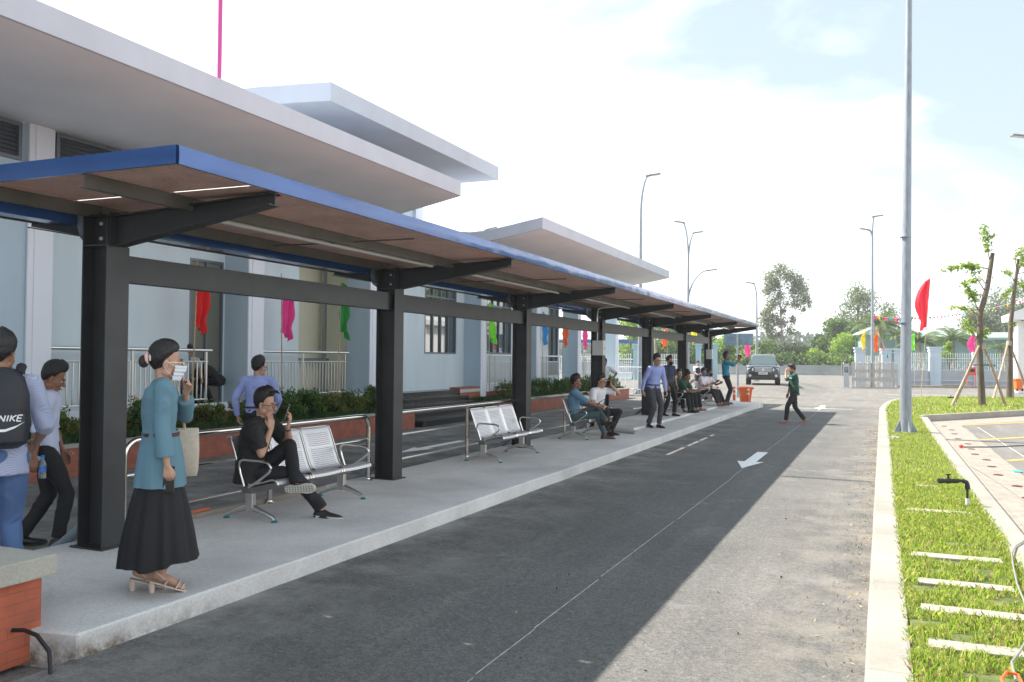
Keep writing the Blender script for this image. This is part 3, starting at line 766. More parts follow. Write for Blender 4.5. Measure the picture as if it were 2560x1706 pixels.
sh_obj('end_trim', trim((-6.95, ynear, 0), (-4.10, ynear, 0), 2.985, 3.105, 0.02, (0, -1, 0), 40, 0.003), M_blue, smooth=True)
sh_obj('end_trim', trim((-4.10, yend, 0), (-6.95, yend, 0), 2.985, 3.105, 0.02, (0, 1, 0), 40, 0.003), M_blue, smooth=True)
g = trim((-6.93, yend, 0), (-6.93, ynear, 0), 2.975, 3.10, 0.02, (-1, 0, 0), 200, 0.004)
sh_obj('added_back_trim', g, M_blue, smooth=True)  # roof carried back past the real gutter, added to keep sun off the platform
g = MB(); g.box(-6.925, -6.79, ynear + 0.01, yend - 0.01, 2.972, 2.978); g.box(-6.795, -6.786, ynear + 0.01, yend - 0.01, 2.978, 2.998)
sh_obj('added_gutter', g, M_blue)
sh_obj('rear_gutter', trim((-6.17, ynear + 0.04, 0), (-6.17, yend - 0.04, 0), 2.85, 2.985, 0.006, (1, 0, 0), 200, 0.004), M_blue, smooth=True)
sh_obj('rear_gutter', MB().box(-6.32, -6.172, ynear + 0.04, yend - 0.04, 2.85, 2.856).box(-6.32, -6.314, ynear + 0.04, yend - 0.04, 2.857, 2.985), M_blue)
# junction boxes with conduit
M_box = mat('junction_box_white', (0.68, 0.69, 0.68), 0.4, nscale=2, namt=0.05)
for (yb, w_, zt, zb_, lab) in ((PY[3], 0.26, 2.19, 1.86, 'white electrical box on the fourth post behind the man on the phone'), (PY[6], 0.22, 2.17, 1.82, 'white electrical box on the last shelter post')):
    t = thing('junction_box', lab, 'electrical box', (-5.79, yb - 0.07, zb_), 0, 'electrical boxes on the shelter posts')
    MB().box(-w_ / 2 - 0.02, w_ / 2 - 0.02, -0.06, 0.10, 0, zt - zb_).build('case', M_box, t, bevel=0.006)
    MB().box(-w_ / 2, w_ / 2 - 0.04, -0.066, -0.061, 0.02, zt - zb_ - 0.02).build('lid', M_box, t, bevel=0.002)
    MB().tube([(-0.04, -0.02, zt - zb_), (-0.04, -0.02, 0.95), (-0.02, -0.02, 1.03), (0.10, -0.02, 1.06), (0.4, -0.02, 1.08)], 0.014, 8).build('conduit', mat('pvc_white', (0.75, 0.75, 0.72), 0.4), t, smooth=True)
    MB().box(w_ / 2 - 0.0195, w_ / 2 - 0.008, 0.02, 0.035, 0.14, 0.16).build('lock', M_hole, t)

# ------------------------------------------------------------------ stainless guard rails behind the benches
M_inox = mat('stainless', (0.68, 0.66, 0.62), 0.16, 1.0, bscale=40, bstr=0.02)
M_inox2 = mat('stainless_brushed', (0.62, 0.61, 0.59), 0.3, 1.0, nscale=40, namt=0.08, stretch=(1, 1, 0.1))
def guardrail(y0, y1, mids, label, zb=0.21, bend=(True, True)):
    t = thing('guard_rail', label, 'guard rail', (-6.0, y0, zb), 0, 'stainless guard rails along the back of the platform')
    Ln = y1 - y0; r = 0.15; m = MB(); pts = []
    def arc(c0, a0, a1): return [(0, c0[0] + r * math.cos(R(a)), c0[1] + r * math.sin(R(a))) for a in np.linspace(a0, a1, 8)]
    pts = [(0, 0, 0.02)] + arc((r, 0.82 - r), 180, 90) + arc((Ln - r, 0.82 - r), 90, 0) + [(0, Ln, 0.02)]
    m.tube(pts, 0.031, 16); m.build('top_rail', M_inox, t, smooth=True)
    for z in (0.52, 0.19): MB().tube([(0, 0.0, z), (0, Ln, z)], 0.016, 10).build('lower_rail', M_inox, t, smooth=True)
    for yy in [0] + [v - y0 for v in mids] + [Ln]:
        if 0 < yy < Ln: MB().tube([(0, yy, 0.015), (0, yy, 0.80)], 0.027, 14).build('rail_post', M_inox, t, smooth=True)
        MB().lathe([(0.062, 0), (0.062, 0.008), (0.035, 0.02), (0.033, 0.03)], (0, yy, 0), 18).build('flange', M_inox, t, smooth=True)
    return t
guardrail(5.60, 9.84 - 0.36, [7.55], 'stainless guard rail behind the bench of the seated man in black')
guardrail(10.02, 14.42, [12.33], 'stainless guard rail behind the empty three seat bench')
guardrail(14.62, 18.4, [16.9], 'stainless guard rail behind the two seated men, one on the phone')
guardrail(24.1, 27.5, [25.8], 'stainless guard rail behind the men in green shirts', zb=0.268)

# ------------------------------------------------------------------ perforated steel benches
M_perf = bpy.data.materials.new('perforated_steel'); M_perf.use_nodes = True
n, l, b = nodes_of(M_perf)
b.inputs['Base Color'].default_value = (0.62, 0.62, 0.64, 1); b.inputs['Metallic'].default_value = 0.7; b.inputs['Roughness'].default_value = 0.42
t = n.new('ShaderNodeUVMap'); mp = n.new('ShaderNodeMapping'); mp.inputs['Scale'].default_value = (46, 46, 1); l.new(t.outputs[0], mp.inputs[0])
vo = n.new('ShaderNodeTexVoronoi'); vo.inputs['Randomness'].default_value = 0.0; vo.inputs['Scale'].default_value = 1.0; vo.voronoi_dimensions = '2D'; l.new(mp.outputs[0], vo.inputs['Vector'])
lt = n.new('ShaderNodeMath'); lt.operation = 'LESS_THAN'; lt.inputs[1].default_value = 0.27; l.new(vo.outputs['Distance'], lt.inputs[0])
# holes only inside the panel margins
sp = n.new('ShaderNodeSeparateXYZ'); l.new(t.outputs[0], sp.inputs[0])
def rng_mask(out, a, b2):
    g1 = n.new('ShaderNodeMath'); g1.operation = 'GREATER_THAN'; g1.inputs[1].default_value = a; l.new(out, g1.inputs[0])
    g2 = n.new('ShaderNodeMath'); g2.operation = 'LESS_THAN'; g2.inputs[1].default_value = b2; l.new(out, g2.inputs[0])
    g3 = n.new('ShaderNodeMath'); g3.operation = 'MULTIPLY'; l.new(g1.outputs[0], g3.inputs[0]); l.new(g2.outputs[0], g3.inputs[1]); return g3.outputs[0]
mu = rng_mask(sp.outputs['X'], 0.05, 0.45); mv = rng_mask(sp.outputs['Y'], 0.09, 0.82)
m1 = n.new('ShaderNodeMath'); m1.operation = 'MULTIPLY'; l.new(mu, m1.inputs[0]); l.new(mv, m1.inputs[1])
m2 = n.new('ShaderNodeMath'); m2.operation = 'MULTIPLY'; l.new(m1.outputs[0], m2.inputs[0]); l.new(lt.outputs[0], m2.inputs[1])
iv = n.new('ShaderNodeMath'); iv.operation = 'SUBTRACT'; iv.inputs[0].default_value = 1; l.new(m2.outputs[0], iv.inputs[1])
l.new(iv.outputs[0], b.inputs['Alpha'])
M_beam = mat('bench_beam_grey', (0.13, 0.135, 0.14), 0.4, 0.3)
M_pad = mat('teal_foot', (0.01, 0.16, 0.18), 0.5)
def prof_pts():
    k = [(-0.245, 0.775), (-0.225, 0.79), (-0.205, 0.775), (-0.165, 0.68), (-0.125, 0.57), (-0.085, 0.46), (-0.045, 0.375), (0.0, 0.345), (0.08, 0.352), (0.18, 0.378), (0.27, 0.402), (0.32, 0.402), (0.345, 0.385), (0.35, 0.36)]
    out = []
    for i in range(len(k) - 1):
        p0 = k[max(0, i - 1)]; p1 = k[i]; p2 = k[i + 1]; p3 = k[min(len(k) - 1, i + 2)]
        for s in range(4):
            t = s / 4
            out.append(tuple(0.5 * ((2 * p1[a]) + (-p0[a] + p2[a]) * t + (2 * p0[a] - 5 * p1[a] + 4 * p2[a] - p3[a]) * t * t + (-p0[a] + 3 * p1[a] - 3 * p2[a] + p3[a]) * t ** 3) for a in (0, 1)))
    out.append(k[-1]); return out
PROF = prof_pts()
def seat_shell(parent, yc, w=0.50):
    vs = []; fs = []; uv = []; acc = 0; us = []
    for i, (x, z) in enumerate(PROF):
        if i: acc += math.hypot(x - PROF[i - 1][0], z - PROF[i - 1][1])
        us.append(acc)
        for j in range(5): vs.append((x, yc - w / 2 + w * j / 4, z - 0.006 * math.sin(math.pi * j / 4)))
    for i in range(len(PROF) - 1):
        for j in range(4): fs.append((i * 5 + j, i * 5 + j + 1, (i + 1) * 5 + j + 1, (i + 1) * 5 + j))
    me = bpy.data.meshes.new('seat_shell'); me.from_pydata(vs, [], fs); me.update()
    ul = me.uv_layers.new(name='UVMap')
    for p in me.polygons:
        for li in p.loop_indices:
            vi = me.loops[li].vertex_index; ul.data[li].uv = ((vi % 5) * w / 4, us[vi // 5])
    o = link_mesh('seat_shell', me, M_perf, parent, smooth=True)
    f = MB()
    for s in (-1, 1): f.tube([(x, yc + s * (w / 2 + 0.004), z) for x, z in PROF[::2] + [PROF[-1]]], 0.0115, 8)
    f.tube([(-0.235, yc - w / 2, 0.785), (-0.235, yc + w / 2, 0.785)], 0.010, 8)
    f.build('seat_frame', M_inox, o, smooth=True)
    return o
def bench(label, y0, z0=0.21):
    t = thing('steel_bench', label, 'bench', (-5.54, y0, z0), 0, 'perforated steel three seat benches')
    for k in range(3): seat_shell(t, 0.27 + k * 0.545 - 0.0)
    MB().box(-0.06, 0.05, 0.0, 1.70, 0.262, 0.322).build('beam', M_beam, t, bevel=0.006)
    for yy in (-0.02, 1.66):
        m = MB(); a = [(-0.01, yy, 0.33), (-0.055, yy, 0.45), (-0.075, yy, 0.52), (-0.06, yy, 0.565), (-0.02, yy, 0.58), (0.20, yy, 0.575), (0.27, yy, 0.56), (0.30, yy, 0.52), (0.28, yy, 0.48), (0.17, yy, 0.40), (0.04, yy, 0.325)]
        m.tube(a, 0.013, 10); m.build('armrest', M_inox, t, smooth=True)
    for yy in (0.06, 1.58):
        m = MB(); m.box(-0.045, 0.045, yy - 0.028, yy + 0.028, 0.085, 0.262)
        lg = m.build('leg', M_inox2, t, bevel=0.015, seg=3)
        for s in (-1, 1):
            MB().tube([(s * 0.02, yy, 0.125), (s * 0.15, yy, 0.085), (s * 0.265, yy, 0.042), (s * 0.285, yy, 0.02)], [0.032, 0.024, 0.019, 0.017], 10).build('strut', M_inox2, lg, smooth=True)
            MB().lathe([(0.030, 0), (0.032, 0.008), (0.022, 0.016), (0.008, 0.03)], (s * 0.285, yy, 0), 14).build('foot_pad', M_pad, lg, smooth=True)
    return t
B1 = bench('steel bench on which the man in black sits with his legs crossed', 6.63)
def bench_copy(y, z, lab):
    r = dup(B1, (-5.54, y, z), label=lab); return r
bench_copy(11.90, 0.21, 'empty steel three seat bench')
bench_copy(16.05, 0.21, 'steel bench shared by the man in the denim shirt and the man on the phone')
bench_copy(24.85, 0.268, 'steel bench with the men in dark green shirts')
bench_copy(29.0, 0.268, 'steel bench with the two men in white and red shirts')

# odds and ends on the platform
M_wood = mat('old_wood', (0.30, 0.26, 0.22), 0.8, nscale=8, namt=0.3, stretch=(1, 0.15, 1))
o = MB().bar((-6.10, 6.2, 0.235), (-6.04, 8.6, 0.235), 0.07, 0.045).build('timber_batten', M_wood, bevel=0.004); tag(o, 'weathered timber batten lying along the platform edge behind the first bench', 'timber')
o = MB().bar((-6.12, 6.25, 0.27), (-6.10, 6.75, 0.27), 0.05, 0.018).build('orange_offcut', mat('orange_plastic', (0.75, 0.16, 0.05), 0.5), bevel=0.004); tag(o, 'orange plastic offcut lying on the timber batten', 'plastic offcut')

# brick wall stub with concrete coping at the near left
M_brick = mat_brick('brick_red', (0.46, 0.115, 0.055), (0.40, 0.10, 0.05), (0.30, 0.11, 0.07), 0.21, 0.0625, 0.004)
BW = thing('brick_wall', 'low brick wall end with pale concrete coping at the near left corner', 'wall', (-4.45, 3.58, 0))
w = MB().box(-0.9, 0, -3.0, 0, 0.03, 0.50).build('wall', M_brick, BW, bevel=0.004)
w = MB().box(-0.97, 0.065, -3.05, 0.05, 0.503, 0.622).build('coping', mat_concrete('coping', (0.46, 0.44, 0.38), stain_amt=0.4), BW, bevel=0.012)
o = MB().box(-4.50, -4.12, -2, 3.62, -0.005, 0.055)
pts = [(-4.44, 3.50, 0.30), (-4.36, 3.46, 0.30), (-4.26, 3.42, 0.22), (-4.13, 3.40, 0.08), (-3.98, 3.3, 0.02), (-3.8, 3.0, 0.02), (-3.4, 2.4, 0.02)]
o = MB().tube([(-4.46, 3.40, 0.235), (-4.38, 3.42, 0.24), (-4.28, 3.42, 0.225), (-4.16, 3.40, 0.16), (-4.07, 3.34, 0.06), (-3.99, 3.22, 0.02), (-3.9, 2.9, 0.02), (-3.7, 2.2, 0.02)], 0.012, 8).build('black_cable', mat('rubber_black', (0.015, 0.015, 0.018), 0.45), smooth=True)
tag(o, 'black cable running out from the brick wall end onto the road', 'cable')
# ================================================================== STATION BUILDING
M_wall = mat('paint_light_blue', (0.58, 0.68, 0.74), 0.8, nscale=2.2, namt=0.055, bscale=120, bstr=0.06, stretch=(1, 1, 0.22), detail=8)
M_pier = mat('pier_blue_darker', (0.43, 0.54, 0.63), 0.8, nscale=2.2, namt=0.06, bscale=120, bstr=0.06, stretch=(1, 1, 0.22), detail=8)  # darker tone of the wall blue
M_white = mat('paint_white', (0.72, 0.755, 0.83), 0.75, nscale=0.7, namt=0.03, bscale=120, bstr=0.06)
M_roofw = mat('roof_white', (0.49, 0.525, 0.595), 0.75, nscale=1.6, namt=0.06, stretch=(1, 1, 0.4), detail=8, bscale=120, bstr=0.06)
M_soff = mat('soffit_grey', (0.86, 0.89, 0.93), 0.85, nscale=0.8, namt=0.05, detail=7)
M_cream = mat('paint_cream', (0.80, 0.78, 0.62), 0.8)
M_frame = mat('alu_grey', (0.14, 0.16, 0.19), 0.4, 0.3)
M_frame2 = mat('alu_mid', (0.30, 0.33, 0.36), 0.4, 0.3)
M_louv = mat('louver_grey', (0.13, 0.15, 0.18), 0.5)
M_glass = mat('window_glass', (0.05, 0.07, 0.07), 0.03, 0.0, spec=1.0, coat=1.0)
M_door = mat('door_panel', (0.14, 0.15, 0.12), 0.5)
M_gran = mat('black_granite', (0.022, 0.024, 0.027), 0.22, nscale=9, namt=0.6, bscale=30, bstr=0.04)
M_bbase = mat_brick('brick_base', (0.33, 0.105, 0.065), (0.30, 0.095, 0.06), (0.20, 0.08, 0.06), 0.24, 0.075, 0.003)
M_floor = mat('porch_floor', (0.50, 0.49, 0.46), 0.4)
BD = thing('station_building', 'long pale blue station building with white wing shaped flat roofs', 'building', (-12, 22, 0))
BO = V((-12, 22, 0))
def bd(name, mb, m, parent=None, **k):
    o = mb.build(name, m, parent or BD, **k)
    if parent is None: o.location = -BO
    return o
def child_of(o, name, mb, m, **k):
    c = mb.build(name, m, o, **k); return c

def slab_roof(name, plan, z0, z1):
    # fascia dips slightly below the flat soffit along the front
    o = bd(name, MB().prism([p for p in plan], z0 - 0.045, z1 - 0.01, 'z'), M_roofw, bevel=0.006, seg=1)
    cx = sum(p[0] for p in plan) / len(plan); cy = sum(p[1] for p in plan) / len(plan)
    s = MB().add([(p[0] + (0.03 if p[0] < cx else -0.03), p[1] + (0.03 if p[1] < cy else -0.03), z0 - 0.049) for p in plan], [tuple(range(len(plan)))])
    child_of(o, 'soffit', s, M_soff, fix=False)
    return o
def wing(name, xf, y0, y1, zt, zb, depth=9.0):
    bot = [(0, zb), (-0.9, zb - 0.17), (-1.7, zb - 0.285), (-2.2, zb - 0.30), (-2.8, zb - 0.20), (-3.4, zb + 0.0), (-4.0, zb + 0.05), (-depth, zb + 0.05)]
    top = [(0, zt), (-0.9, zt - 0.165), (-1.65, zt - 0.29), (-2.2, zt - 0.315), (-2.7, zt - 0.26), (-3.6, zt + 0.02), (-depth, zt + 0.05)]
    poly = [(xf + a, z) for a, z in bot] + [(xf + a, z) for a, z in top[::-1]]
    o = bd(name, MB().prism(poly, y0, y1, 'y'), M_roofw, bevel=0.01, seg=1)
    # soffit skin, a few mm below the slab
    vs = []; fs = []
    for i, (a, z) in enumerate(bot):
        aa = a - 0.02 if i == 0 else a
        vs += [(xf + aa, y0 + 0.02, z - 0.004), (xf + aa, y1 - 0.02, z - 0.004)]
    for i in range(len(bot) - 1): fs.append((2 * i, 2 * i + 1, 2 * i + 3, 2 * i + 2))
    s = MB().add(vs, fs); child_of(o, 'soffit', s, M_soff, fix=False)
    return o
slab_roof('roof', [(-8.5, -14), (-8.5, 17.05), (-9.3, 17.58), (-10.87, 18.6), (-12.6, 19.5), (-20, 19.5), (-20, -14)], 5.37, 5.655)
wing('roof', -8.5, 22.04, 37.35, 5.64, 5.32, 11)
bd('offscreen_shade_block', MB().box(-22, -9.6, -16, 4.75, 5.8, 9.6), M_white)  # unseen block above the near roof, added to shade the road
# taller rear hall
o = bd('upper_roof', MB().prism([(-10.3, 14.7), (-10.3, 23.12), (-20, 23.12), (-20, 13.6), (-12.3, 14.38), (-11.05, 14.56)], 6.975, 7.36, 'z'), M_roofw, bevel=0.006, seg=1)
bd('upper_wall', MB().box(-20, -13.3, 15.2, 23.4, 5.3, 6.96), M_wall)
bd('upper_pier', MB().box(-13.7, -13.2, 23.4, 23.85, 5.2, 6.965), M_white)
def louvre(y0, y1, z0, z1, x=-12.09, mull=()):
    f = MB(); t_ = 0.06
    f.box(x - 0.05, x + 0.03, y0, y1, z1 - t_, z1); f.box(x - 0.05, x + 0.03, y0, y1, z0, z0 + t_)
    for yy in [y0, y1 - t_] + [v - t_ / 2 for v in mull]: f.box(x - 0.05, x + 0.03, yy, yy + t_, z0 + t_, z1 - t_)
    o = bd('louvre', f, M_frame)
    s = MB(); z = z0 + t_ + 0.02
    while z < z1 - t_ - 0.02:
        s.add([(x + 0.015, y0 + t_, z), (x + 0.015, y1 - t_, z), (x - 0.055, y1 - t_, z + 0.062), (x - 0.055, y0 + t_, z + 0.062)], [(0, 1, 2, 3)]); z += 0.066
    child_of(o, 'slats', s, M_louv, fix=False)
    child_of(o, 'backing', MB().box(x - 0.075, x - 0.065, y0, y1, z0, z1), M_frame)
louvre(15.6, 22.6, 5.9, 6.8, x=-13.26)

# piers
PIERS = [(-0.8, -0.35), (4.2, 4.66), (9.30, 9.74), (14.35, 14.83), (18.98, 19.45), (25.66, 26.07), (30.60, 31.02), (35.45, 35.87), (41.25, 41.72)]
for i, (a, b_) in enumerate(PIERS):
    zt = 5.315
    o = bd('pier', MB().box(-12.70, -12.03, a, b_, 0.0, zt), M_pier)
    child_of(o, 'pier_face', MB().box(-12.031, -12.0, a, a + 0.10, 0.42, zt - 0.002).box(-12.031, -11.985, a + 0.10, b_ - 0.09, 0.42, zt - 0.002).box(-12.031, -12.0, b_ - 0.09, b_ + 0.0, 0.42, zt - 0.002), M_white)
# recessed walls (boxes with openings), plane x=-12.63
def wall_with_openings(y0, y1, z0, z1, ops, x=-12.63, th=0.2, m=M_wall):
    """ops: (ya,yb,za,zb)"""
    mb = MB(); ys = sorted({y0, y1, *[o[0] for o in ops], *[o[1] for o in ops]}); 
    for i in range(len(ys) - 1):
        a, b2 = ys[i], ys[i + 1]; c = (a + b2) / 2
        z = z0
        hits = sorted([(o[2], o[3]) for o in ops if o[0] <= c <= o[1]])
        for za, zb in hits:
            if za > z + 1e-4: mb.box(x - th, x, a, b2, z, za)
            z = zb
        if z < z1 - 1e-4: mb.box(x - th, x, a, b2, z, z1)
    return bd('wall', mb, m)
def window(y0, y1, z0, z1, nleaf=4, x=-12.66, transom=None, pane_m=None):
    t_ = 0.05; f = MB()
    f.box(x - 0.03, x + 0.04, y0, y1, z0, z0 + t_).box(x - 0.03, x + 0.04, y0, y1, z1 - t_, z1)
    for k in range(nleaf + 1):
        yy = y0 + (y1 - y0 - t_) * k / nleaf; f.box(x - 0.03, x + 0.038, yy, yy + t_, z0 + t_, z1 - t_)
    if transom: f.box(x - 0.028, x + 0.036, y0 + t_, y1 - t_, transom, transom + t_)
    o = bd('window', f, M_frame)
    child_of(o, 'pane', MB().box(x - 0.02, x - 0.012, y0 + 0.02, y1 - 0.02, z0 + 0.02, z1 - 0.02), pane_m or M_glass)
    return o
ZT = 5.31
FL = 0.80
wall_with_openings(-8, 4.2, FL, ZT, [])
bd('wall', MB().box(-12.3, -12.05, 4.66, 9.30, 0.7, 4.71), M_pier)
bd('lintel', MB().box(-12.6, -12.17, 9.74, 18.98, 4.60, 4.72), M_wall)
wall_with_openings(9.74, 14.35, FL, ZT, [(13.35, 14.30, FL + 0.002, 3.72)])
o = window(13.35, 14.30, FL + 0.002, 3.72, 2, transom=3.35, pane_m=M_door)
wall_with_openings(14.83, 16.86, FL, ZT, [])
wall_with_openings(19.45, 25.66, FL, ZT, [(22.98, 25.08, 1.90, 4.05)])
window(22.98, 25.08, 1.90, 4.05, 4, transom=3.62)
wall_with_openings(26.07, 30.60, FL, ZT, [(27.4, 29.6, 1.93, 4.0)])
window(27.4, 29.6, 1.93, 4.0, 4, transom=3.6)
wall_with_openings(31.02, 34.7, FL, ZT, [(33.5, 34.65, FL + 0.3, 3.9)])
window(33.5, 34.65, FL + 0.3, 3.9, 2, transom=3.5)
bd('wall', MB().box(-13.6, -12.64, 34.7, 34.86, FL, ZT), M_wall)
bd('side_wall', MB().box(-23, -12.85, 34.87, 35.0, FL, ZT), M_wall)
# glazed lobby between third and fourth pier
bd('wall', MB().box(-13.55, -12.84, 16.70, 16.86, FL, ZT), M_pier)
bd('wall', MB().box(-13.75, -13.55, 16.3, 17.0, FL, ZT), M_wall)
bd('lobby_wall', MB().box(-13.7, -13.55, 17.0, 21.5, 4.3, ZT), M_cream)
bd('lobby_room', MB().box(-13.95, -13.85, 16.9, 22, FL, 4.6), M_cream)
f = MB()
for yy in (17.0, 18.05, 19.25, 20.6): f.box(-13.66, -13.58, yy, yy + 0.085, FL, 4.3)
f.box(-13.66, -13.58, 17.0, 20.7, 3.35, 3.43); f.box(-13.66, -13.58, 17.0, 20.7, 4.22, 4.3); f.box(-13.655, -13.585, 17.0, 20.7, FL + 0.02, FL + 0.12)
f.box(-13.655, -13.585, 17.0, 20.7, 1.62, 1.74)
o = bd('lobby_doors', f, M_frame2)
M_clear = bpy.data.materials.new('clear_glass'); M_clear.use_nodes = True
n, l, b = nodes_of(M_clear)
gl = n.new('ShaderNodeBsdfGlossy'); gl.inputs['Roughness'].default_value = 0.02; trn = n.new('ShaderNodeBsdfTransparent'); trn.inputs[0].default_value = (0.9, 0.92, 0.9, 1)
ms = n.new('ShaderNodeMixShader'); fr = n.new('ShaderNodeFresnel'); fr.inputs[0].default_value = 1.5
l.new(fr.outputs[0], ms.inputs[0]); l.new(trn.outputs[0], ms.inputs[1]); l.new(gl.outputs[0], ms.inputs[2]); l.new(ms.outputs[0], n['Material Output'].inputs[0])

# entrance returns
bd('wall', MB().box(-16.7, -12.84, 19.46, 19.6, FL, ZT), M_cream)
# louvres under the roof
louvre(4.75, 9.22, 4.72, 5.30, mull=(7.0,))
louvre(9.82, 14.28, 4.72, 5.30, mull=(12.0,))
louvre(14.9, 18.9, 4.72, 5.30, mull=(16.9,))
# thin dark strips beside the piers
for yy in (9.80, 14.90):
    bd('dark_strip', MB().box(-12.60, -12.56, yy, yy + 0.05, FL, 3.68), M_frame)
# porch floor slab and brick base
bd('porch_floor', MB().box(-16.8, -12.03, -8, 19.44, 0.70, 0.80), M_floor)
bd('porch_floor', MB().box(-16.8, -12.41, 19.46, 24.2, 0.70, 0.80), M_gran)
bd('porch_floor', MB().box(-16.8, -12.03, 24.21, 42.2, 0.70, 0.80), M_floor)
bd('floor_edge', MB().box(-12.028, -11.985, -8, 19.4, 0.68, 0.86).box(-12.028, -11.985, 26.1, 42.2, 0.68, 0.86), M_white)
bd('base_wall', MB().box(-12.2, -12.032, -8, 19.4, 0.0, 0.699).box(-12.2, -12.032, 24.22, 42.2, 0.0, 0.699), M_bbase)
bd('step_cheek', MB().box(-12.40, -12.035, 24.205, 25.655, 0, 0.86), M_bbase)
for k in range(5):
    z1 = 0.80 - 0.16 * k; x0 = -12.41 + 0.33 * k
    s = MB().box(x0, x0 + 0.36, 19.5, 24.18 + (0.0), 0, z1 - 0.001 * k).box(x0 + 0.36, x0 + 0.38, 19.5, 24.18, z1 - 0.035, z1 - 0.0005)
    bd('step', s, M_gran)
# room number plate
o = bd('number_plate', MB().box(-12.628, -12.61, 23.85, 24.25, 4.28, 4.50), mat('sign_blue', (0.015, 0.04, 0.20), 0.4))
txt = MB()
for k, (ya, yb, za, zb) in enumerate(((23.91, 24.02, 4.335, 4.35), (24.04, 24.08, 4.33, 4.39), (24.10, 24.19, 4.335, 4.35), (23.95, 24.15, 4.42, 4.435), (23.91, 23.925, 4.335, 4.385), (24.005, 24.02, 4.335, 4.385), (24.10, 24.115, 4.335, 4.385))): txt.box(-12.61, -12.607, ya, yb, za, zb)
child_of(o, 'lettering', txt, M_white)
o = bd('number_plate', MB().box(-12.628, -12.61, 33.6, 33.95, 4.28, 4.50), mat('sign_pale', (0.5, 0.6, 0.75), 0.4))
# porch railings
M_rail = mat('railing_steel', (0.62, 0.62, 0.60), 0.28, 0.9)
def porch_rail(y0, y1, label_n, x=-12.3):
    m = MB().tube([(x, y0, 1.88), (x, y1, 1.88)], 0.032, 12)
    o = bd('railing', m, M_rail)
    q = MB().tube([(x, y0, 1.66), (x, y1 - 0.10, 1.66)], 0.016, 8).tube([(x, y0, 0.92), (x, y1 - 0.10, 0.92)], 0.016, 8)
    yy = y0 + 0.05; k = 0
    while yy < y1 - 0.12:
        q.box(x - 0.008, x + 0.008, yy - 0.012, yy + 0.012, 0.93, 1.655); yy += 0.118
    child_of(o, 'bars', q, M_rail)
    nn = max(1, round((y1 - y0) / 1.6))
    for k in range(nn + 1):
        py = y0 + 0.03 + (y1 - y0 - 0.18) * k / nn; child_of(o, 'rail_post', MB().box(x - 0.02, x + 0.02, py - 0.02, py + 0.02, 0.86, 1.86), M_rail)
porch_rail(9.76, 13.62, 1); porch_rail(14.85, 18.45, 2); porch_rail(26.09, 30.3, 3); porch_rail(31.04, 34.0, 4); porch_rail(35.9, 40.4, 5)
# lightning rod on the roof
o = MB().tube([(-13, 14.5, 5.9), (-13, 14.5, 15.0)], 0.045, 10).build('roof_mast', mat('mast_magenta', (0.50, 0.035, 0.22), 0.4), smooth=True)
tag(o, 'thin magenta mast rising behind the white roof edge', 'mast')

# ------------------------------------------------------------------ planters
M_cap = mat_concrete('planter_cap', (0.42, 0.39, 0.35), stain_amt=0.3)
M_psoil = mat('planter_soil', (0.05, 0.06, 0.02), 0.95, nscale=8, namt=0.5)
def planter(y0, y1, label):
    t = thing('brick_planter', label, 'planter', (-10.9, (y0 + y1) / 2, 0)); c = V((-10.9, (y0 + y1) / 2, 0))
    for nm, mb, m in (('wall', MB().box(-10.97, -10.8, y0, y1, 0.0, 0.42).box(-11.98, -10.97, y1 - 0.15, y1, 0, 0.42), M_bbase), ('cap', MB().box(-11.0, -10.77, y0, y1 + 0.02, 0.421, 0.462), M_cap), ('soil', MB().box(-11.97, -11.0, y0, y1 - 0.16, 0.3, 0.41), M_psoil)):
        o = mb.build(nm, m, t, bevel=0.0); o.location = -c
    return t
planter(-8, 19.2, 'long brick planter with shrubs in front of the first porch railings')
planter(24.3, 39.3, 'brick planter beyond the black steps, behind the men on the third bench')
o = MB().tube([(-10.80, 6.85, 0.13), (-10.775, 6.85, 0.13)], 0.06, 14).build('drain_hole', M_hole); tag(o, 'round black drain opening low in the brick planter wall', 'drain')
M_shrub = mat_leaf('shrub_leaf', [(0.014, 0.045, 0.012), (0.03, 0.09, 0.018), (0.06, 0.15, 0.026), (0.15, 0.22, 0.03)], 0.3)
M_shrub2 = mat_leaf('shrub_leaf_olive', [(0.03, 0.06, 0.012), (0.06, 0.11, 0.02), (0.13, 0.18, 0.03), (0.20, 0.17, 0.04)], 0.3)
M_flower = mat('ixora_red', (0.62, 0.035, 0.02), 0.6)
M_stem = mat('stem_brown', (0.07, 0.05, 0.03), 0.9)
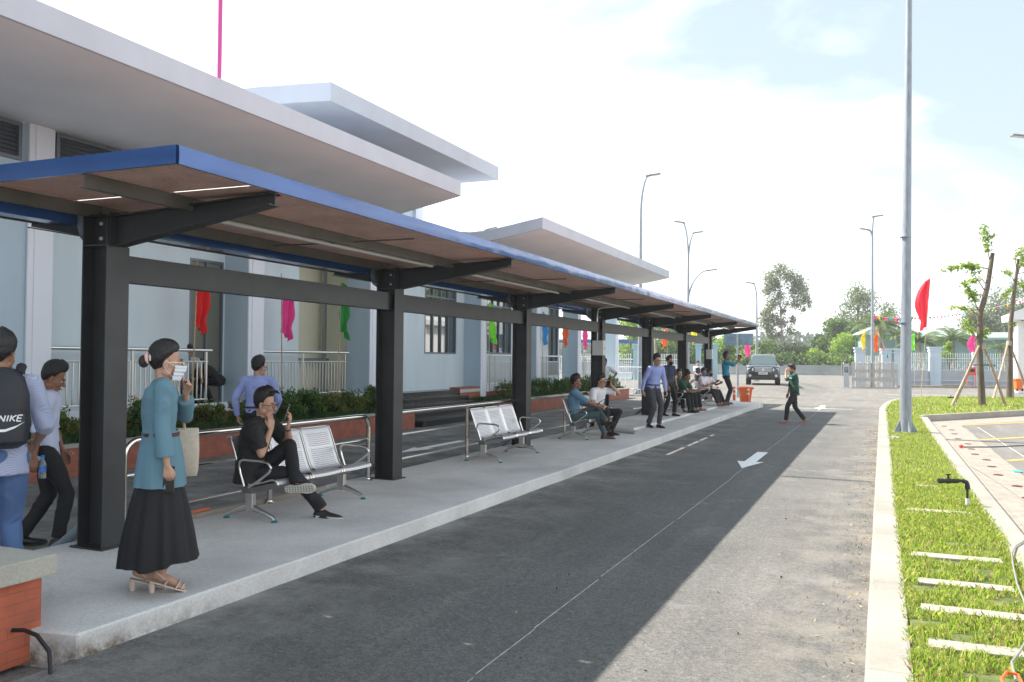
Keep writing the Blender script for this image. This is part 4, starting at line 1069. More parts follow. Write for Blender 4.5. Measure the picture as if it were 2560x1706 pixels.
def shrub(loc, h, w, m, label, group, nleaf=900, flowers=0, size=0.062):
    t = thing('shrub', label, 'shrub', loc, random.uniform(0, 6), group)
    bl = []
    for k in range(14):
        a = random.uniform(0, 6.28); rr = random.uniform(0.1, 0.85) * w / 2; zz = random.uniform(0.18, 0.85) * h
        bl.append((rr * math.cos(a), rr * math.sin(a), zz, w * random.uniform(0.14, 0.25), w * random.uniform(0.14, 0.25), h * random.uniform(0.12, 0.22)))
    P = blob_points(bl, nleaf, 0.25)
    # upright sprigs
    sp = []
    for k in range(22):
        a = random.uniform(0, 6.28); rr = random.uniform(0.1, 0.9) * w / 2; z0 = h * random.uniform(0.5, 0.75); zz = h * random.uniform(0.9, 1.12)
        for q in range(14):
            f = q / 14; sp.append((rr * math.cos(a) + random.gauss(0, 0.018), rr * math.sin(a) + random.gauss(0, 0.018), z0 + (zz - z0) * f))
    P = np.concatenate([P, np.array(sp)])
    P[:, 2] = np.maximum(P[:, 2], 0.02)
    leaves_mesh('foliage', P, size, m, t, aspect=0.42, up_bias=0.9)
    s = MB()
    for k in range(6):
        a = random.uniform(0, 6.28); s.tube([(0.02 * math.cos(a), 0.02 * math.sin(a), 0), (0.12 * w * math.cos(a), 0.12 * w * math.sin(a), h * 0.35), (0.3 * w * math.cos(a), 0.3 * w * math.sin(a), h * 0.75)], [0.012, 0.009, 0.004], 5)
    s.build('stem', M_stem, t)
    for k in range(flowers):
        a = random.uniform(-1.4, 1.2); rr = w * 0.40; c = (rr * math.cos(a), rr * math.sin(a), h * random.uniform(0.72, 0.98))
        fp = np.array(c) + RNG.normal(0, 0.022, (26, 3)); leaves_mesh('flower', fp, 0.028, M_flower, t, aspect=0.9, up_bias=0.2)
    return t
def lab_sh(i, dark, fl, where):
    return '%s %s shrub%s %s' % (('dark green', 'olive green')[1 - dark], ('rounded', 'upright', 'loose')[i % 3], ' with red flowers' if fl else '', where)
sh1 = [(5.9, .85, .75, 1, 1), (7.1, .95, .85, 1, 1), (8.2, .75, .7, 0, 0), (9.35, .8, .7, 0, 0), (10.3, .7, .6, 0, 1), (11.35, .95, .85, 1, 2), (12.6, .75, .6, 0, 0), (13.6, .8, .7, 0, 0), (14.55, 1.0, .9, 1, 0), (15.45, .95, .8, 1, 0), (16.3, .8, .75, 0, 0), (17.2, .85, .8, 0, 0), (18.25, .95, .75, 1, 3)]
names1 = ['at the far left end of the planter', 'behind the man in the white shirt', 'just left of the first dark post', 'seen between the first post and the woman', 'behind the woman in the teal tunic', 'right of the woman, before the railing end', 'between the woman and the man in the blue shirt', 'hidden behind the seated man in black', 'tallest one right of the seated man', 'in the row right of the seated man', 'in front of the pink flag pole', 'in front of the green flag pole', 'next to the second shelter post']
for i, (y, h, w, dk, fl) in enumerate(sh1):
    shrub((-11.42 + random.uniform(-.08, .08), y, 0.38), h * 0.72, w * 1.15, M_shrub if dk else M_shrub2, lab_sh(i, dk, fl, names1[i]), 'shrubs in the long brick planter', 4200, fl)
sh2 = [(26.5, .9, .8, 0, 0), (27.5, .85, .75, 0, 0), (28.6, 1.0, .8, 1, 0), (29.7, .9, .8, 1, 0), (30.8, .9, .8, 1, 0), (31.8, .85, .75, 1, 0), (32.9, .9, .75, 0, 0), (34.0, .85, .75, 1, 0), (35.1, .9, .8, 0, 0), (36.1, 1.05, .9, 1, 2), (37.2, 1.1, .9, 1, 3), (38.3, .9, .8, 1, 0)]
names2 = ['first beyond the black steps', 'below the lime flag', 'beside the third shelter post, left side', 'just right of the third shelter post', 'below the blue flag', 'between the blue and orange flags', 'below the orange flag', 'left of the denim shirt man\'s head', 'behind the denim shirt man\'s head', 'left of the fourth post, flowering', 'behind the fourth post, flowering', 'last one at the planter end']
for i, (y, h, w, dk, fl) in enumerate(sh2):
    shrub((-11.45 + random.uniform(-.08, .08), y, 0.38), h * 0.72, w * 1.1, M_shrub if dk else M_shrub2, lab_sh(i, dk, fl, names2[i]), 'shrubs in the planter beyond the steps', 1400, fl)
M_gc = mat_leaf('groundcover', [(0.015, 0.05, 0.012), (0.03, 0.09, 0.02), (0.06, 0.14, 0.03)], 0.2)
for (y0, y1, nn, lb) in ((5.0, 19.0, 26000, 'grassy ground cover along the front of the long planter'), (24.5, 39.1, 15000, 'grassy ground cover in the planter beyond the steps')):
    gx = RNG.uniform(-11.9, -10.98, nn); gy = RNG.uniform(y0, y1, nn)
    g = grass('ground_cover', gx, gy, 0.40, 0.06, 0.22, M_gc, w=0.008); tag(g, lb, 'ground cover', kind='stuff')

# ------------------------------------------------------------------ flags
M_bamboo = mat('bamboo', (0.42, 0.33, 0.20), 0.6, nscale=20, namt=0.2)
def flag_mat(nm, c):
    return mat('flag_' + nm, c, 0.7, translucent=0.35, nscale=60, namt=0.05)
FC = dict(red=(0.72, 0.02, 0.02), pink=(0.80, 0.06, 0.30), green=(0.01, 0.26, 0.04), lime=(0.25, 0.80, 0.05), blue=(0.04, 0.34, 0.72), orange=(0.85, 0.15, 0.02), yellow=(0.90, 0.68, 0.02), crimson=(0.50, 0.01, 0.03), scarlet=(0.85, 0.02, 0.05))
def flag(loc, cname, label, pole_h=3.2, cloth_h=0.95, cloth_z=None, w=0.30, tilt=(0, 0), group='coloured cloth flags on bamboo poles', seed=0, bulge=0.35, yaw=0.0, taper=0.8):
    t = thing('flag', label, 'flag', loc, 0, group)
    tx, ty = tilt
    MB().tube([(0, 0, 0), (tx * pole_h, ty * pole_h, pole_h)], [0.016, 0.010], 8).build('pole', M_bamboo, t, smooth=True)
    zt = cloth_z + cloth_h; nv = 26; nu = 14; vs = []; fs = []
    rng = random.Random(seed); ph = rng.uniform(0, 6)
    for j in range(nv + 1):
        g = j / nv; z = zt - cloth_h * g
        ww = w * (0.35 + bulge * math.sin(math.pi * min(1, g * 1.25)) + 0.55 * g * taper)
        for i in range(nu + 1):
            u = i / nu
            fold = 0.085 * math.sin(u * 13 + ph + g * 2.6) * (0.3 + u) + 0.02 * math.sin(g * 17 + u * 5)
            dx, dy = math.sin(yaw), math.cos(yaw)
            x = u * ww; sag = 0.10 * u * u * (1 + g)
            vs.append((tx * z + dx * x + dy * fold, ty * z + dy * x - dx * fold, z - sag + 0.03 * math.sin(u * 7 + ph)))
    for j in range(nv):
        for i in range(nu): a = j * (nu + 1) + i; fs.append((a, a + 1, a + nu + 2, a + nu + 1))
    o = MB().add(vs, fs).build('cloth', flag_mat(cname, FC[cname]), t, fix=False, smooth=False)
    for p in o.data.polygons: p.use_smooth = True
    return t
X = -11.90
specs = [(12.68, 'red', 'red flag tied to the porch railing right of the woman', 2.33, 0.34), (15.35, 'pink', 'pink flag tied to the porch railing above the man in the blue shirt', 2.27, 0.42), (17.42, 'green', 'dark green flag tied to the porch railing left of the second post', 2.40, 0.46), (26.12, 'lime', 'lime green flag on the railing just beyond the black steps', 2.45, 0.5), (28.25, 'crimson', 'crimson flag half hidden by the third shelter post', 2.42, 0.3), (31.02, 'blue', 'sky blue flag on the porch railing right of the third post', 2.45, 0.42), (33.2, 'orange', 'orange flag on the porch railing left of the fourth post', 2.42, 0.6), (35.9, 'pink', 'magenta pink flag beside the white electrical box', 2.40, 0.6)]
for i, (y, c, lb, cz, w) in enumerate(specs):
    flag((X, y, 0.66), c, lb, pole_h=2.9, cloth_h=1.15 if i < 4 else 1.1, cloth_z=cz - 0.66, w=w, tilt=(0.0, 0.03 * (-1) ** i), seed=i + 3, group='coloured flags tied to the porch railings')
# ================================================================== STREET FURNITURE
M_galv = mat('galvanised', (0.27, 0.30, 0.34), 0.5, 0.35, nscale=14, namt=0.16, stretch=(1, 1, 0.25))
M_lampg = mat('lamp_grey', (0.20, 0.21, 0.22), 0.5, 0.2)
M_lens = mat('lamp_lens', (0.75, 0.75, 0.72), 0.3)
def lamp_head(parent, c, yaw, tilt=0.12, s=1.0):
    mt = Matrix.Rotation(yaw, 3, 'Z') @ Matrix.Rotation(-tilt, 3, 'Y')
    o = MB().cbox(c, (0.62 * s, 0.26 * s, 0.07 * s), mt).cbox(V(c) + mt @ V((-0.34 * s, 0, -0.01)), (0.2 * s, 0.12 * s, 0.09 * s), mt).build('lamp_head', M_lampg, parent, bevel=0.02)
    MB().cbox(V(c) + mt @ V((0.05 * s, 0, -0.04 * s)), (0.42 * s, 0.2 * s, 0.012), mt).build('lens', M_lens, o)
def flange_base(parent, r=0.2):
    m = MB().lathe([(r * 1.25, 0), (r * 1.25, 0.02), (r * 0.5, 0.022)], (0, 0, 0), 16)
    for k in range(4):
        a = k * math.pi / 2 + 0.4; d = V((math.cos(a), math.sin(a), 0)); s = V((-d.y, d.x, 0)) * 0.008
        p = [d * r * 0.45, d * r * 1.1, d * r * 0.45]
        m.add([tuple(d * r * 0.4 + s + V((0, 0, 0.02))), tuple(d * r * 1.15 + s + V((0, 0, 0.02))), tuple(d * r * 0.4 + s + V((0, 0, 0.36))), tuple(d * r * 0.4 - s + V((0, 0, 0.02))), tuple(d * r * 1.15 - s + V((0, 0, 0.02))), tuple(d * r * 0.4 - s + V((0, 0, 0.36)))], [(0, 1, 2), (5, 4, 3), (0, 3, 4, 1), (1, 4, 5, 2)])
    m.build('base_plate', M_galv, parent)
def lamp_post(loc, label, H, heads, r0=0.12, r1=0.065, single=True):
    """heads: (x,y,z,yaw, start z)"""
    t = thing('street_lamp', label, 'street lamp', loc, 0, 'tall grey street lamps')
    MB().tube([(0, 0, 0.02), (0, 0, H * 0.5), (0, 0, H)], [r0, (r0 + r1) / 2, r1], 14).build('pole', M_galv, t, smooth=True)
    flange_base(t, r0 * 1.9)
    for (hx, hy, hz, yaw, zs) in heads:
        pts = []
        for k in range(11):
            f = k / 10; ff = f * f
            pts.append((hx * (1 - math.cos(f * math.pi / 2)), hy * (1 - math.cos(f * math.pi / 2)), zs + (hz - zs) * math.sin(f * math.pi / 2)))
        MB().tube(pts, [r1 * 0.95 - 0.02 * k / 10 for k in range(11)], 10).build('arm', M_galv, t, smooth=True)
        d = V((hx, hy, 0)).normalized()
        lamp_head(t, (hx + d.x * 0.25, hy + d.y * 0.25, hz + 0.03), yaw, 0.15, 1.0)
    return t
rt = V((0.92, 0.39, 0))  # image-right direction on the ground
def hd(dx, z, zs, yaw=None): return (rt.x * dx, rt.y * dx, z, math.atan2(rt.y, rt.x) if dx > 0 else math.atan2(-rt.y, -rt.x), zs)
lamp_post((-11.22, 42.86, 0), 'street lamp behind the right hand white roof, one short curved arm', 9.0, [hd(0.42, 11.1, 9.0)], r0=0.13)
lamp_post((-12.33, 60, 0), 'double headed lamp between the roof tip and the tall tree', 8.6, [hd(-0.42, 11.3, 8.6), hd(0.45, 10.6, 8.3), hd(1.45, 8.0, 5.6)], r0=0.13)
lamp_post((-9.40, 73, 0), 'street lamp behind the dark car with a single left arm', 6.6, [hd(-0.35, 8.1, 6.6)], r0=0.13)
lamp_post((-0.60, 62.8, 0), 'thin tall lamp standing behind the folding gate', 10.2, [hd(0.15, 11.5, 10.2), hd(-0.3, 10.6, 10.0)], r0=0.11)
# near galvanised mast without visible head (goes out of the top of the picture)
t = thing('lamp_mast', 'large galvanised mast in the grass at the right, running out of the picture top', 'lamp mast', (0.50, 22.25, 0.13), 0)
MB().tube([(0, 0, 0.0), (0.03, 0.015, 5), (0.085, 0.04, 10.9)], [0.132, 0.098, 0.064], 24).build('pole', M_galv, t, smooth=True)
flange_base(t, 0.24)
m = MB()
for z in (2.55, 4.55): m.tube([(0, 0, z), (0, 0, z + 0.02)], [0.128, 0.128], 20)
m.build('joint_bands', M_galv, t, smooth=True)
MB().tube([(0.085, 0.04, 10.9), (0.5, 0.2, 11.6), (1.2, 0.5, 11.9)], [0.06, 0.05, 0.04], 12).build('arm', M_galv, t, smooth=True); lamp_head(t, (1.5, 0.6, 11.92), 0.4)
# a lamp whose head only enters at the right edge
t = thing('street_lamp', 'lamp whose arm and head just enter the picture at the right edge', 'street lamp', (8.6, 43.8, 0), 0, 'tall grey street lamps')
MB().tube([(0, 0, 0), (0, 0, 9.6)], [0.11, 0.05], 12).build('pole', M_galv, t, smooth=True)
MB().tube([(0, 0, 9.6), (-0.6, -0.25, 10.9), (-2.9, -1.2, 11.40)], [0.05, 0.045, 0.035], 10).build('arm', M_galv, t, smooth=True); lamp_head(t, (-3.2, -1.3, 11.47), math.atan2(-0.39, -0.92), 0.1, 1.1)
flange_base(t, 0.2)
# lamp heads peeping over the roof
t = thing('street_lamp', 'lamp tip showing just above the curved right hand roof', 'street lamp', (-22.1, 46, 0), 0, 'tall grey street lamps')
MB().tube([(0, 0, 0), (0, 0, 8.6)], [0.11, 0.05], 12).build('pole', M_galv, t, smooth=True)
MB().tube([(0, 0, 8.6), (0.3, 0.1, 9.15), (0.8, 0.34, 9.35)], [0.05, 0.045, 0.035], 10).build('arm', M_galv, t, smooth=True); lamp_head(t, (1.0, 0.42, 9.4), 0.4, 0.25)

# road sign seen from behind
t = thing('road_sign', 'blue grey road sign seen from behind on a galvanised pole', 'road sign', (-6.30, 42.2, 0))
MB().tube([(0, 0, 0), (0, 0, 3.05)], 0.05, 14).build('pole', M_galv, t, smooth=True)
MB().cbox((0.02, 0.06, 2.78), (1.36, 0.02, 0.56)).build('panel', mat('sign_back', (0.20, 0.30, 0.38), 0.45, 0.2, nscale=3, namt=0.2), t, bevel=0.004)
MB().cbox((0.02, 0.035, 2.93), (1.1, 0.03, 0.04)).cbox((0.02, 0.035, 2.63), (1.1, 0.03, 0.04)).build('brackets', M_galv, t)

# bollards and litter bin
M_or = mat('bollard_orange', (0.75, 0.10, 0.04), 0.45); M_refl = mat('reflective_white', (0.75, 0.75, 0.72), 0.35)
M_bin = mat('bin_orange', (0.85, 0.17, 0.02), 0.45, nscale=4, namt=0.1)
bol = thing('bollard', 'x', 'bollard', (-5.36, 35.0, 0.0), 0, 'red and white delineator posts at the platform end')
MB().lathe([(0.11, 0), (0.11, 0.03), (0.055, 0.05), (0.052, 0.70), (0.045, 0.74), (0.0, 0.745)], n=18).build('post', M_or, bol, smooth=True, autosmooth=30)
MB().lathe([(0.0545, 0.60), (0.0545, 0.67)], n=18).lathe([(0.0545, 0.44), (0.0545, 0.51)], n=18).build('bands', M_refl, bol)
bol['label'] = 'red and white post between the photographing man and the sign pole'
dup(bol, (-4.85, 35.15, 0), label='red and white post standing in front of the orange bin'); dup(bol, (-5.95, 34.7, 0), label='red post mostly hidden behind the photographing man\'s legs')
t = thing('litter_bin', 'orange wheeled litter bin beyond the end of the platform', 'litter bin', (-5.02, 35.6, 0.0), 0.3)
w = MB(); 
def frustum(mb, z0, z1, a0, b0, a1, b1): mb.add([(-a0, -b0, z0), (a0, -b0, z0), (a0, b0, z0), (-a0, b0, z0), (-a1, -b1, z1), (a1, -b1, z1), (a1, b1, z1), (-a1, b1, z1)], [(0, 3, 2, 1), (4, 5, 6, 7), (0, 1, 5, 4), (1, 2, 6, 5), (2, 3, 7, 6), (3, 0, 4, 7)])
frustum(w, 0.06, 0.64, 0.17, 0.18, 0.24, 0.25); w.build('body', M_bin, t, bevel=0.02)
w = MB(); frustum(w, 0.64, 0.70, 0.29, 0.28, 0.30, 0.29); frustum(w, 0.70, 0.74, 0.30, 0.29, 0.24, 0.24); w.build('lid', M_bin, t, bevel=0.012)
for sx in (-1, 1): MB().tube([(sx * 0.19, -0.2, 0.08), (sx * 0.14, -0.2, 0.08)], 0.08, 16).build('wheel', M_hole, t)
dup(t, (7.22, 58.0, 0.15), 0.5, label='orange litter bin against the white gatehouse at the right edge')

# irrigation risers
M_blk = mat('black_plastic', (0.012, 0.013, 0.014), 0.45)
v = thing('irrigation_valve', 'black irrigation valve on a bent riser in the near grass strip', 'valve', (0.89, 11.14, 0.13), 0, 'black irrigation valves in the grass')
MB().tube([(0, 0, 0.0), (0, 0, 0.10)], 0.022, 12).build('sleeve', mat('white_pvc2', (0.6, 0.6, 0.58), 0.5), v)
d = V((-0.92, -0.39, 0))
m = MB().tube([(0, 0, 0.08), (0, 0, 0.235)], 0.013, 12); m.lathe([(0.02, 0.20), (0.028, 0.215), (0.028, 0.25), (0.02, 0.27)], n=12)
m.tube([(0, 0, 0.26), tuple(d * 0.01 + V((0, 0, 0.285))), tuple(d * 0.05 + V((0, 0, 0.298)))], 0.024, 12)
m.tube([tuple(d * 0.04 + V((0, 0, 0.3))), tuple(d * 0.12 + V((0, 0, 0.298)))], 0.016, 12)
for a, b2, r in ((0.10, 0.16, 0.026), (0.16, 0.27, 0.022), (0.19, 0.24, 0.03), (0.27, 0.33, 0.028)): m.tube([tuple(d * a + V((0, 0, 0.298))), tuple(d * b2 + V((0, 0, 0.296)))], r, 14)
m.build('pipe', M_blk, v, smooth=True, autosmooth=35)
MB().tube([tuple(d * 0.215 + V((0, 0, 0.32))), tuple(d * 0.215 + V((0, 0, 0.365)))], 0.012, 10).cbox(tuple(d * 0.215 + V((0, 0, 0.37))), (0.05, 0.015, 0.014), Matrix.Rotation(0.4, 3, 'Z')).build('handle', M_blk, v)
dup(v, (2.62, 37.6, 0.13), 0.1, label='black irrigation valve on the lawn in front of the staked tree')
# grey cable across the grass with a pink-red clip
M_cab = mat('cable_grey', (0.22, 0.22, 0.21), 0.6)
pts = [(0.62, 5.05, 0.17), (0.63, 5.3, 0.19), (0.70, 5.55, 0.18), (0.80, 5.95, 0.175), (0.86, 6.5, 0.19), (0.89, 7.2, 0.19), (0.95, 7.9, 0.18), (1.0, 8.4, 0.175), (1.08, 8.8, 0.165), (1.22, 9.2, 0.165), (1.26, 9.6, 0.06), (1.36, 10.3, 0.02), (1.5, 11.5, 0.02), (1.66, 12.8, 0.02), (1.62, 13.8, 0.02), (1.5, 15.4, 0.02), (1.38, 16.7, 0.02)]
o = MB().tube(pts, 0.0065, 8).build('grey_cable', M_cab, smooth=True); tag(o, 'grey cable winding over the slabs, the grass strip and the kerb', 'cable')
o = MB().tube([(0.56, 4.95, 0.15), (0.55, 5.0, 0.19), (0.58, 5.06, 0.21), (0.63, 5.07, 0.20), (0.645, 5.0, 0.17)], 0.008, 8).build('orange_tie', mat('orange_tie', (0.85, 0.12, 0.03), 0.5), smooth=True); tag(o, 'orange tie around the grey cable at the bottom of the picture', 'cable tie')
o = MB().tube([(1.55, 20.3, 0.022), (2.1, 20.6, 0.022), (2.8, 21.3, 0.025), (4.2, 22.3, 0.022), (6, 23.6, 0.022)], 0.011, 8).build('black_hose', M_blk, smooth=True); tag(o, 'black hose lying across the parking bays', 'hose')
o = MB().ball((1.50, 20.2, 0.045), (0.045, 0.04, 0.035)).build('red_cap', mat('red_cap', (0.7, 0.05, 0.03), 0.5), smooth=True); tag(o, 'bright red cap lying on the paver strip', 'cap')
o = MB().box(1.95, 2.07, 16.1, 16.22, 0.011, 0.03).build('teal_scrap', mat('teal_scrap', (0.05, 0.5, 0.45), 0.6), bevel=0.006); tag(o, 'small turquoise scrap on the paver edge', 'scrap')
rr = MB()
for k in range(7): rr.ball((0.24 + random.uniform(-.1, .14), 20.4 + random.uniform(-.5, .9), 0.15), (random.uniform(.03, .06), random.uniform(.03, .06), 0.03), nu=7, nv=5)
o = rr.build('rubble', M_kerb2); tag(o, 'pale rubble lumps at the foot of the large mast', 'rubble', kind='stuff')

# ------------------------------------------------------------------ barrier wall, gate, fence
M_barr = mat_concrete('barrier_concrete', (0.40, 0.41, 0.42), stain_amt=0.5, vert=True, patch=0.25, fine=8)
bp_ = [(-140, 70), (-60, 100), (-21.9, 112), (-9.1, 118.0), (-1.0, 119.5), (6, 121), (40, 127)]
m = MB()
for i in range(len(bp_) - 1):
    a = V((*bp_[i], 0)); b2 = V((*bp_[i + 1], 0)); d = (b2 - a).normalized(); s = V((d.y, -d.x, 0))
    prof = [(0.28, 0.0), (0.26, 0.25), (0.12, 0.5), (0.10, 1.28), (-0.10, 1.28), (-0.12, 0.5), (-0.28, 0.0)]
    vs = [tuple(a + s * o_ + V((0, 0, z))) for o_, z in prof] + [tuple(b2 + s * o_ + V((0, 0, z))) for o_, z in prof]; k = len(prof)
    m.add(vs, [(j, j + 1, j + 1 + k, j + k) for j in range(k - 1)] + [tuple(range(k)), tuple(range(2 * k - 1, k - 1, -1))])
o = m.build('barrier_wall', M_barr); tag(o, 'long grey concrete traffic barrier behind the car and in front of the trees', 'barrier')

M_gate = mat('gate_steel', (0.50, 0.48, 0.46), 0.33, 0.85)
t = thing('folding_gate', 'closed stainless concertina gate beside its grey control pillar', 'gate', (-2.2, 62.5, 0))
gd = V((0.99, 0.13, 0))
o = MB().box(-0.17, 0.17, -0.25, 0.25, 0.05, 1.62).build('control_pillar', mat('gate_pillar', (0.42, 0.45, 0.48), 0.4, 0.4), t, bevel=0.02)
MB().box(-0.12, 0.12, -0.256, -0.25, 1.05, 1.38).build('display', M_blk, o)
MB().box(-0.085, 0.085, -0.262, -0.257, 1.26, 1.30).box(-0.085, -0.02, -0.262, -0.257, 1.14, 1.17).box(0.0, 0.07, -0.262, -0.257, 1.14, 1.17).build('lettering', M_white, o)
MB().tube([(-0.17, -0.2, 1.62), (-0.17, -0.2, 1.72)], 0.03, 8).build('beacon', M_refl, o)
m = MB(); xz = MB(); k = 0; x = 0.36
while x < 3.22:
    for yy in (-0.2, 0.2): m.tube([(x, yy * 1.0, 0.10), (x, yy, 1.62), (x, yy, 1.72), (x, yy * 0.8, 1.76)], [0.023, 0.023, 0.030, 0.012], 8)
    if k:
        for (za, zb) in ((0.3, 0.9), (0.9, 0.3), (0.9, 1.4), (1.4, 0.9)): xz.bar((x - 0.082, -0.16, za), (x, -0.16, zb), 0.012, 0.02)
    xz.tube([(x, -0.22, 0.05), (x, -0.19, 0.05)], 0.05, 10)
    x += 0.082; k += 1
a = m.build('uprights', M_gate, t, smooth=True); b2 = xz.build('lattice', M_gate, t)

M_pil = mat('fence_pillar_blue', (0.50, 0.60, 0.70), 0.8, nscale=1.5, namt=0.05)
M_pil2 = mat('fence_pillar_teal', (0.34, 0.50, 0.56), 0.8, nscale=1.5, namt=0.05)
def pillar(x, y, w, h, label, m, z0=0.0, yaw=0.12, recess=False):
    t = thing('gate_pillar', label, 'pillar', (x, y, z0), yaw, 'square pillars of the site fence')
    o = MB().box(-w / 2, w / 2, -w / 2, w / 2, 0, h - 0.34).build('shaft', m, t, bevel=0.01)
    MB().box(-w / 2 - 0.06, w / 2 + 0.06, -w / 2 - 0.06, w / 2 + 0.06, h - 0.34, h - 0.24).box(-w / 2 - 0.02, w / 2 + 0.02, -w / 2 - 0.02, w / 2 + 0.02, h - 0.24, h - 0.12).box(-w / 2 - 0.09, w / 2 + 0.09, -w / 2 - 0.09, w / 2 + 0.09, h - 0.12, h).build('capital', m, t, bevel=0.012)
    if recess: MB().box(-w / 2 - 0.03, -w / 2 + 0.02, -w / 2 - 0.035, -w / 2 + 0.0, 0.75, h - 0.7).box(-0.09, 0.09, -w / 2 - 0.03, -w / 2 + 0.0, 0.7, h - 0.65).build('panel', m, t, bevel=0.01)
    return t
pillar(-1.45, 66.0, 0.62, 2.78, 'wide pale pillar right behind the control end of the gate', M_pil)
pillar(0.27, 68.0, 0.62, 2.72, 'pale pillar behind the middle of the folding gate', M_pil)
pillar(1.02, 68.1, 0.58, 2.72, 'pale pillar just left of the large mast', M_pil)
pillar(3.48, 69.6, 0.72, 2.88, 'tall pale pillar with raised panel right of the large mast', M_pil, recess=True)
pillar(6.25, 70.6, 0.5, 2.7, 'pale pillar behind the staked tree', M_pil)
pillar(-15.5, 58.6, 0.56, 2.85, 'teal pillar between the fourth and fifth shelter posts', M_pil2)
pillar(-12.98, 62, 0.42, 2.9, 'teal pillar half hidden by the sixth shelter post', M_pil2)
pillar(-12.05, 62.3, 0.36, 2.95, 'teal pillar just right of the sixth shelter post', M_pil2)
pillar(-11.0, 62.6, 0.46, 2.95, 'teal pillar between the sixth and seventh shelter posts', M_pil2)
def fence(x0, y0, x1, y1, label, zb=0.0, hb=1.15, ht=2.45, n=None, m=None, base=True, orn=True):
    L_ = math.hypot(x1 - x0, y1 - y0); t = thing('site_fence', label, 'fence', (x0, y0, zb), math.atan2(y1 - y0, x1 - x0))
    if base:
        MB().box(0, L_, -0.1, 0.1, 0, hb).build('plinth', mat_plinth, t)
        MB().box(0, L_, -0.16, 0.16, 0.42, 0.5).build('ledge', m or M_pil, t)
    q = MB(); k = 0; x = 0.08
    while x < L_ - 0.05:
        q.box(x - 0.012, x + 0.012, -0.012, 0.012, hb, ht - 0.08); q.add([(x - 0.02, -0.02, ht - 0.1), (x + 0.02, -0.02, ht - 0.1), (x + 0.02, 0.02, ht - 0.1), (x - 0.02, 0.02, ht - 0.1), (x, 0, ht + 0.04)], [(0, 1, 2, 3), (0, 1, 4), (1, 2, 4), (2, 3, 4), (3, 0, 4)])
        x += 0.16
    q.box(0, L_, -0.02, 0.02, ht - 0.42, ht - 0.37); q.box(0, L_, -0.02, 0.02, ht - 0.62, ht - 0.59); q.box(0, L_, -0.02, 0.02, hb + 0.05, hb + 0.09)
    if orn:
        for c in np.arange(0.4, L_ - 0.2, 0.42):
            for dx in (-1, 1): q.bar((c + dx * 0.16, -0.03, hb + 0.1), (c, -0.03, hb + 0.5), 0.015, 0.02); q.bar((c + dx * 0.16, -0.03, hb + 0.1), (c, -0.03, hb + 0.1), 0.015, 0.02)
    q.build('bars', mat('fence_bars', (0.62, 0.66, 0.68), 0.5), t)
    return t
mat_plinth = mat('fence_plinth', (0.40, 0.42, 0.46), 0.85, nscale=1, namt=0.12)
fence(1.35, 68.3, 3.12, 69.4, 'fence section between the large mast and the tall pale pillar')
fence(3.86, 69.8, 6.0, 70.5, 'fence section between the tall pale pillar and the staked tree')
fence(6.5, 70.7, 12, 72.6, 'fence section behind the staked trees, in front of the green warehouse')
fence(-1.1, 66.4, -0.1, 67.6, 'dark barred gate leaf between the two pillars behind the folding gate', hb=0.15, ht=2.2, base=False, orn=False)
fence(-21.5, 60.5, -15.9, 58.8, 'fence section left of the teal pillar behind the fourth post', hb=0.8, ht=2.2, m=M_pil2, orn=False)
fence(-15.15, 58.8, -13.2, 61.8, 'fence section between the teal pillars behind the fifth post', hb=0.8, ht=2.2, m=M_pil2, orn=False)
# white railing by the ramp
t = thing('ramp_railing', 'white painted handrail at the end of the planter', 'railing', (-11.5, 42, 0))
m = MB()
for xx in (-0.6, -0.2, 0.2, 0.6): m.tube([(xx, 0.1 * xx, 0.0), (xx, 0.1 * xx, 1.4)], 0.022, 8)
for zz in (1.4, 1.22, 0.3): m.tube([(-0.6, -0.06, zz), (0.6, 0.06, zz)], 0.022, 8)
m.build('frame', M_white, t)
# far flags
flag((1.62, 44.05, 0.1), 'scarlet', 'big scarlet flag standing beside the large mast', pole_h=5.9, cloth_h=2.25, cloth_z=3.25, w=0.62, tilt=(0.075, 0.03), seed=31, group='flags beyond the lane', yaw=-1.97, bulge=0.55, taper=0.15)
flag((-1.05, 64.6, 0.1), 'yellow', 'yellow flag over the pillar behind the gate', pole_h=4.1, cloth_h=1.1, cloth_z=2.65, w=0.5, seed=32, group='flags beyond the lane', yaw=-1.2, taper=0.2)
flag((-0.25, 64.8, 0.1), 'orange', 'orange flag left of the thin tall lamp', pole_h=4.0, cloth_h=1.2, cloth_z=2.4, w=0.6, seed=33, group='flags beyond the lane', yaw=-1.2, taper=0.5)
flag((2.05, 65.5, 0.1), 'lime', 'lime flag just left of the large mast', pole_h=3.8, cloth_h=1.1, cloth_z=2.5, w=0.6, seed=34, group='flags beyond the lane', yaw=-1.2, taper=0.9)
flag((6.10, 69.9, 0.1), 'pink', 'pink flag behind the fence left of the staked tree', pole_h=3.9, cloth_h=1.2, cloth_z=2.5, w=0.6, seed=35, group='flags beyond the lane', yaw=-1.2, taper=0.6)
flag((-9.75, 72, 0.1), 'pink', 'pink flag directly behind the dark car', pole_h=3.6, cloth_h=1.5, cloth_z=2.1, w=0.6, seed=36, group='flags beyond the lane', yaw=-1.2, taper=0.6)
flag((-14.0, 61, 0.1), 'orange', 'orange flag seen between the fifth and sixth posts', pole_h=4.1, cloth_h=1.2, cloth_z=2.7, w=0.5, seed=37, group='flags beyond the lane', yaw=-1.2)
flag((-12.3, 63, 0.1), 'yellow', 'yellow flag seen between the sixth and seventh posts', pole_h=4.4, cloth_h=1.2, cloth_z=3.0, w=0.5, seed=38, group='flags beyond the lane', yaw=-1.2)
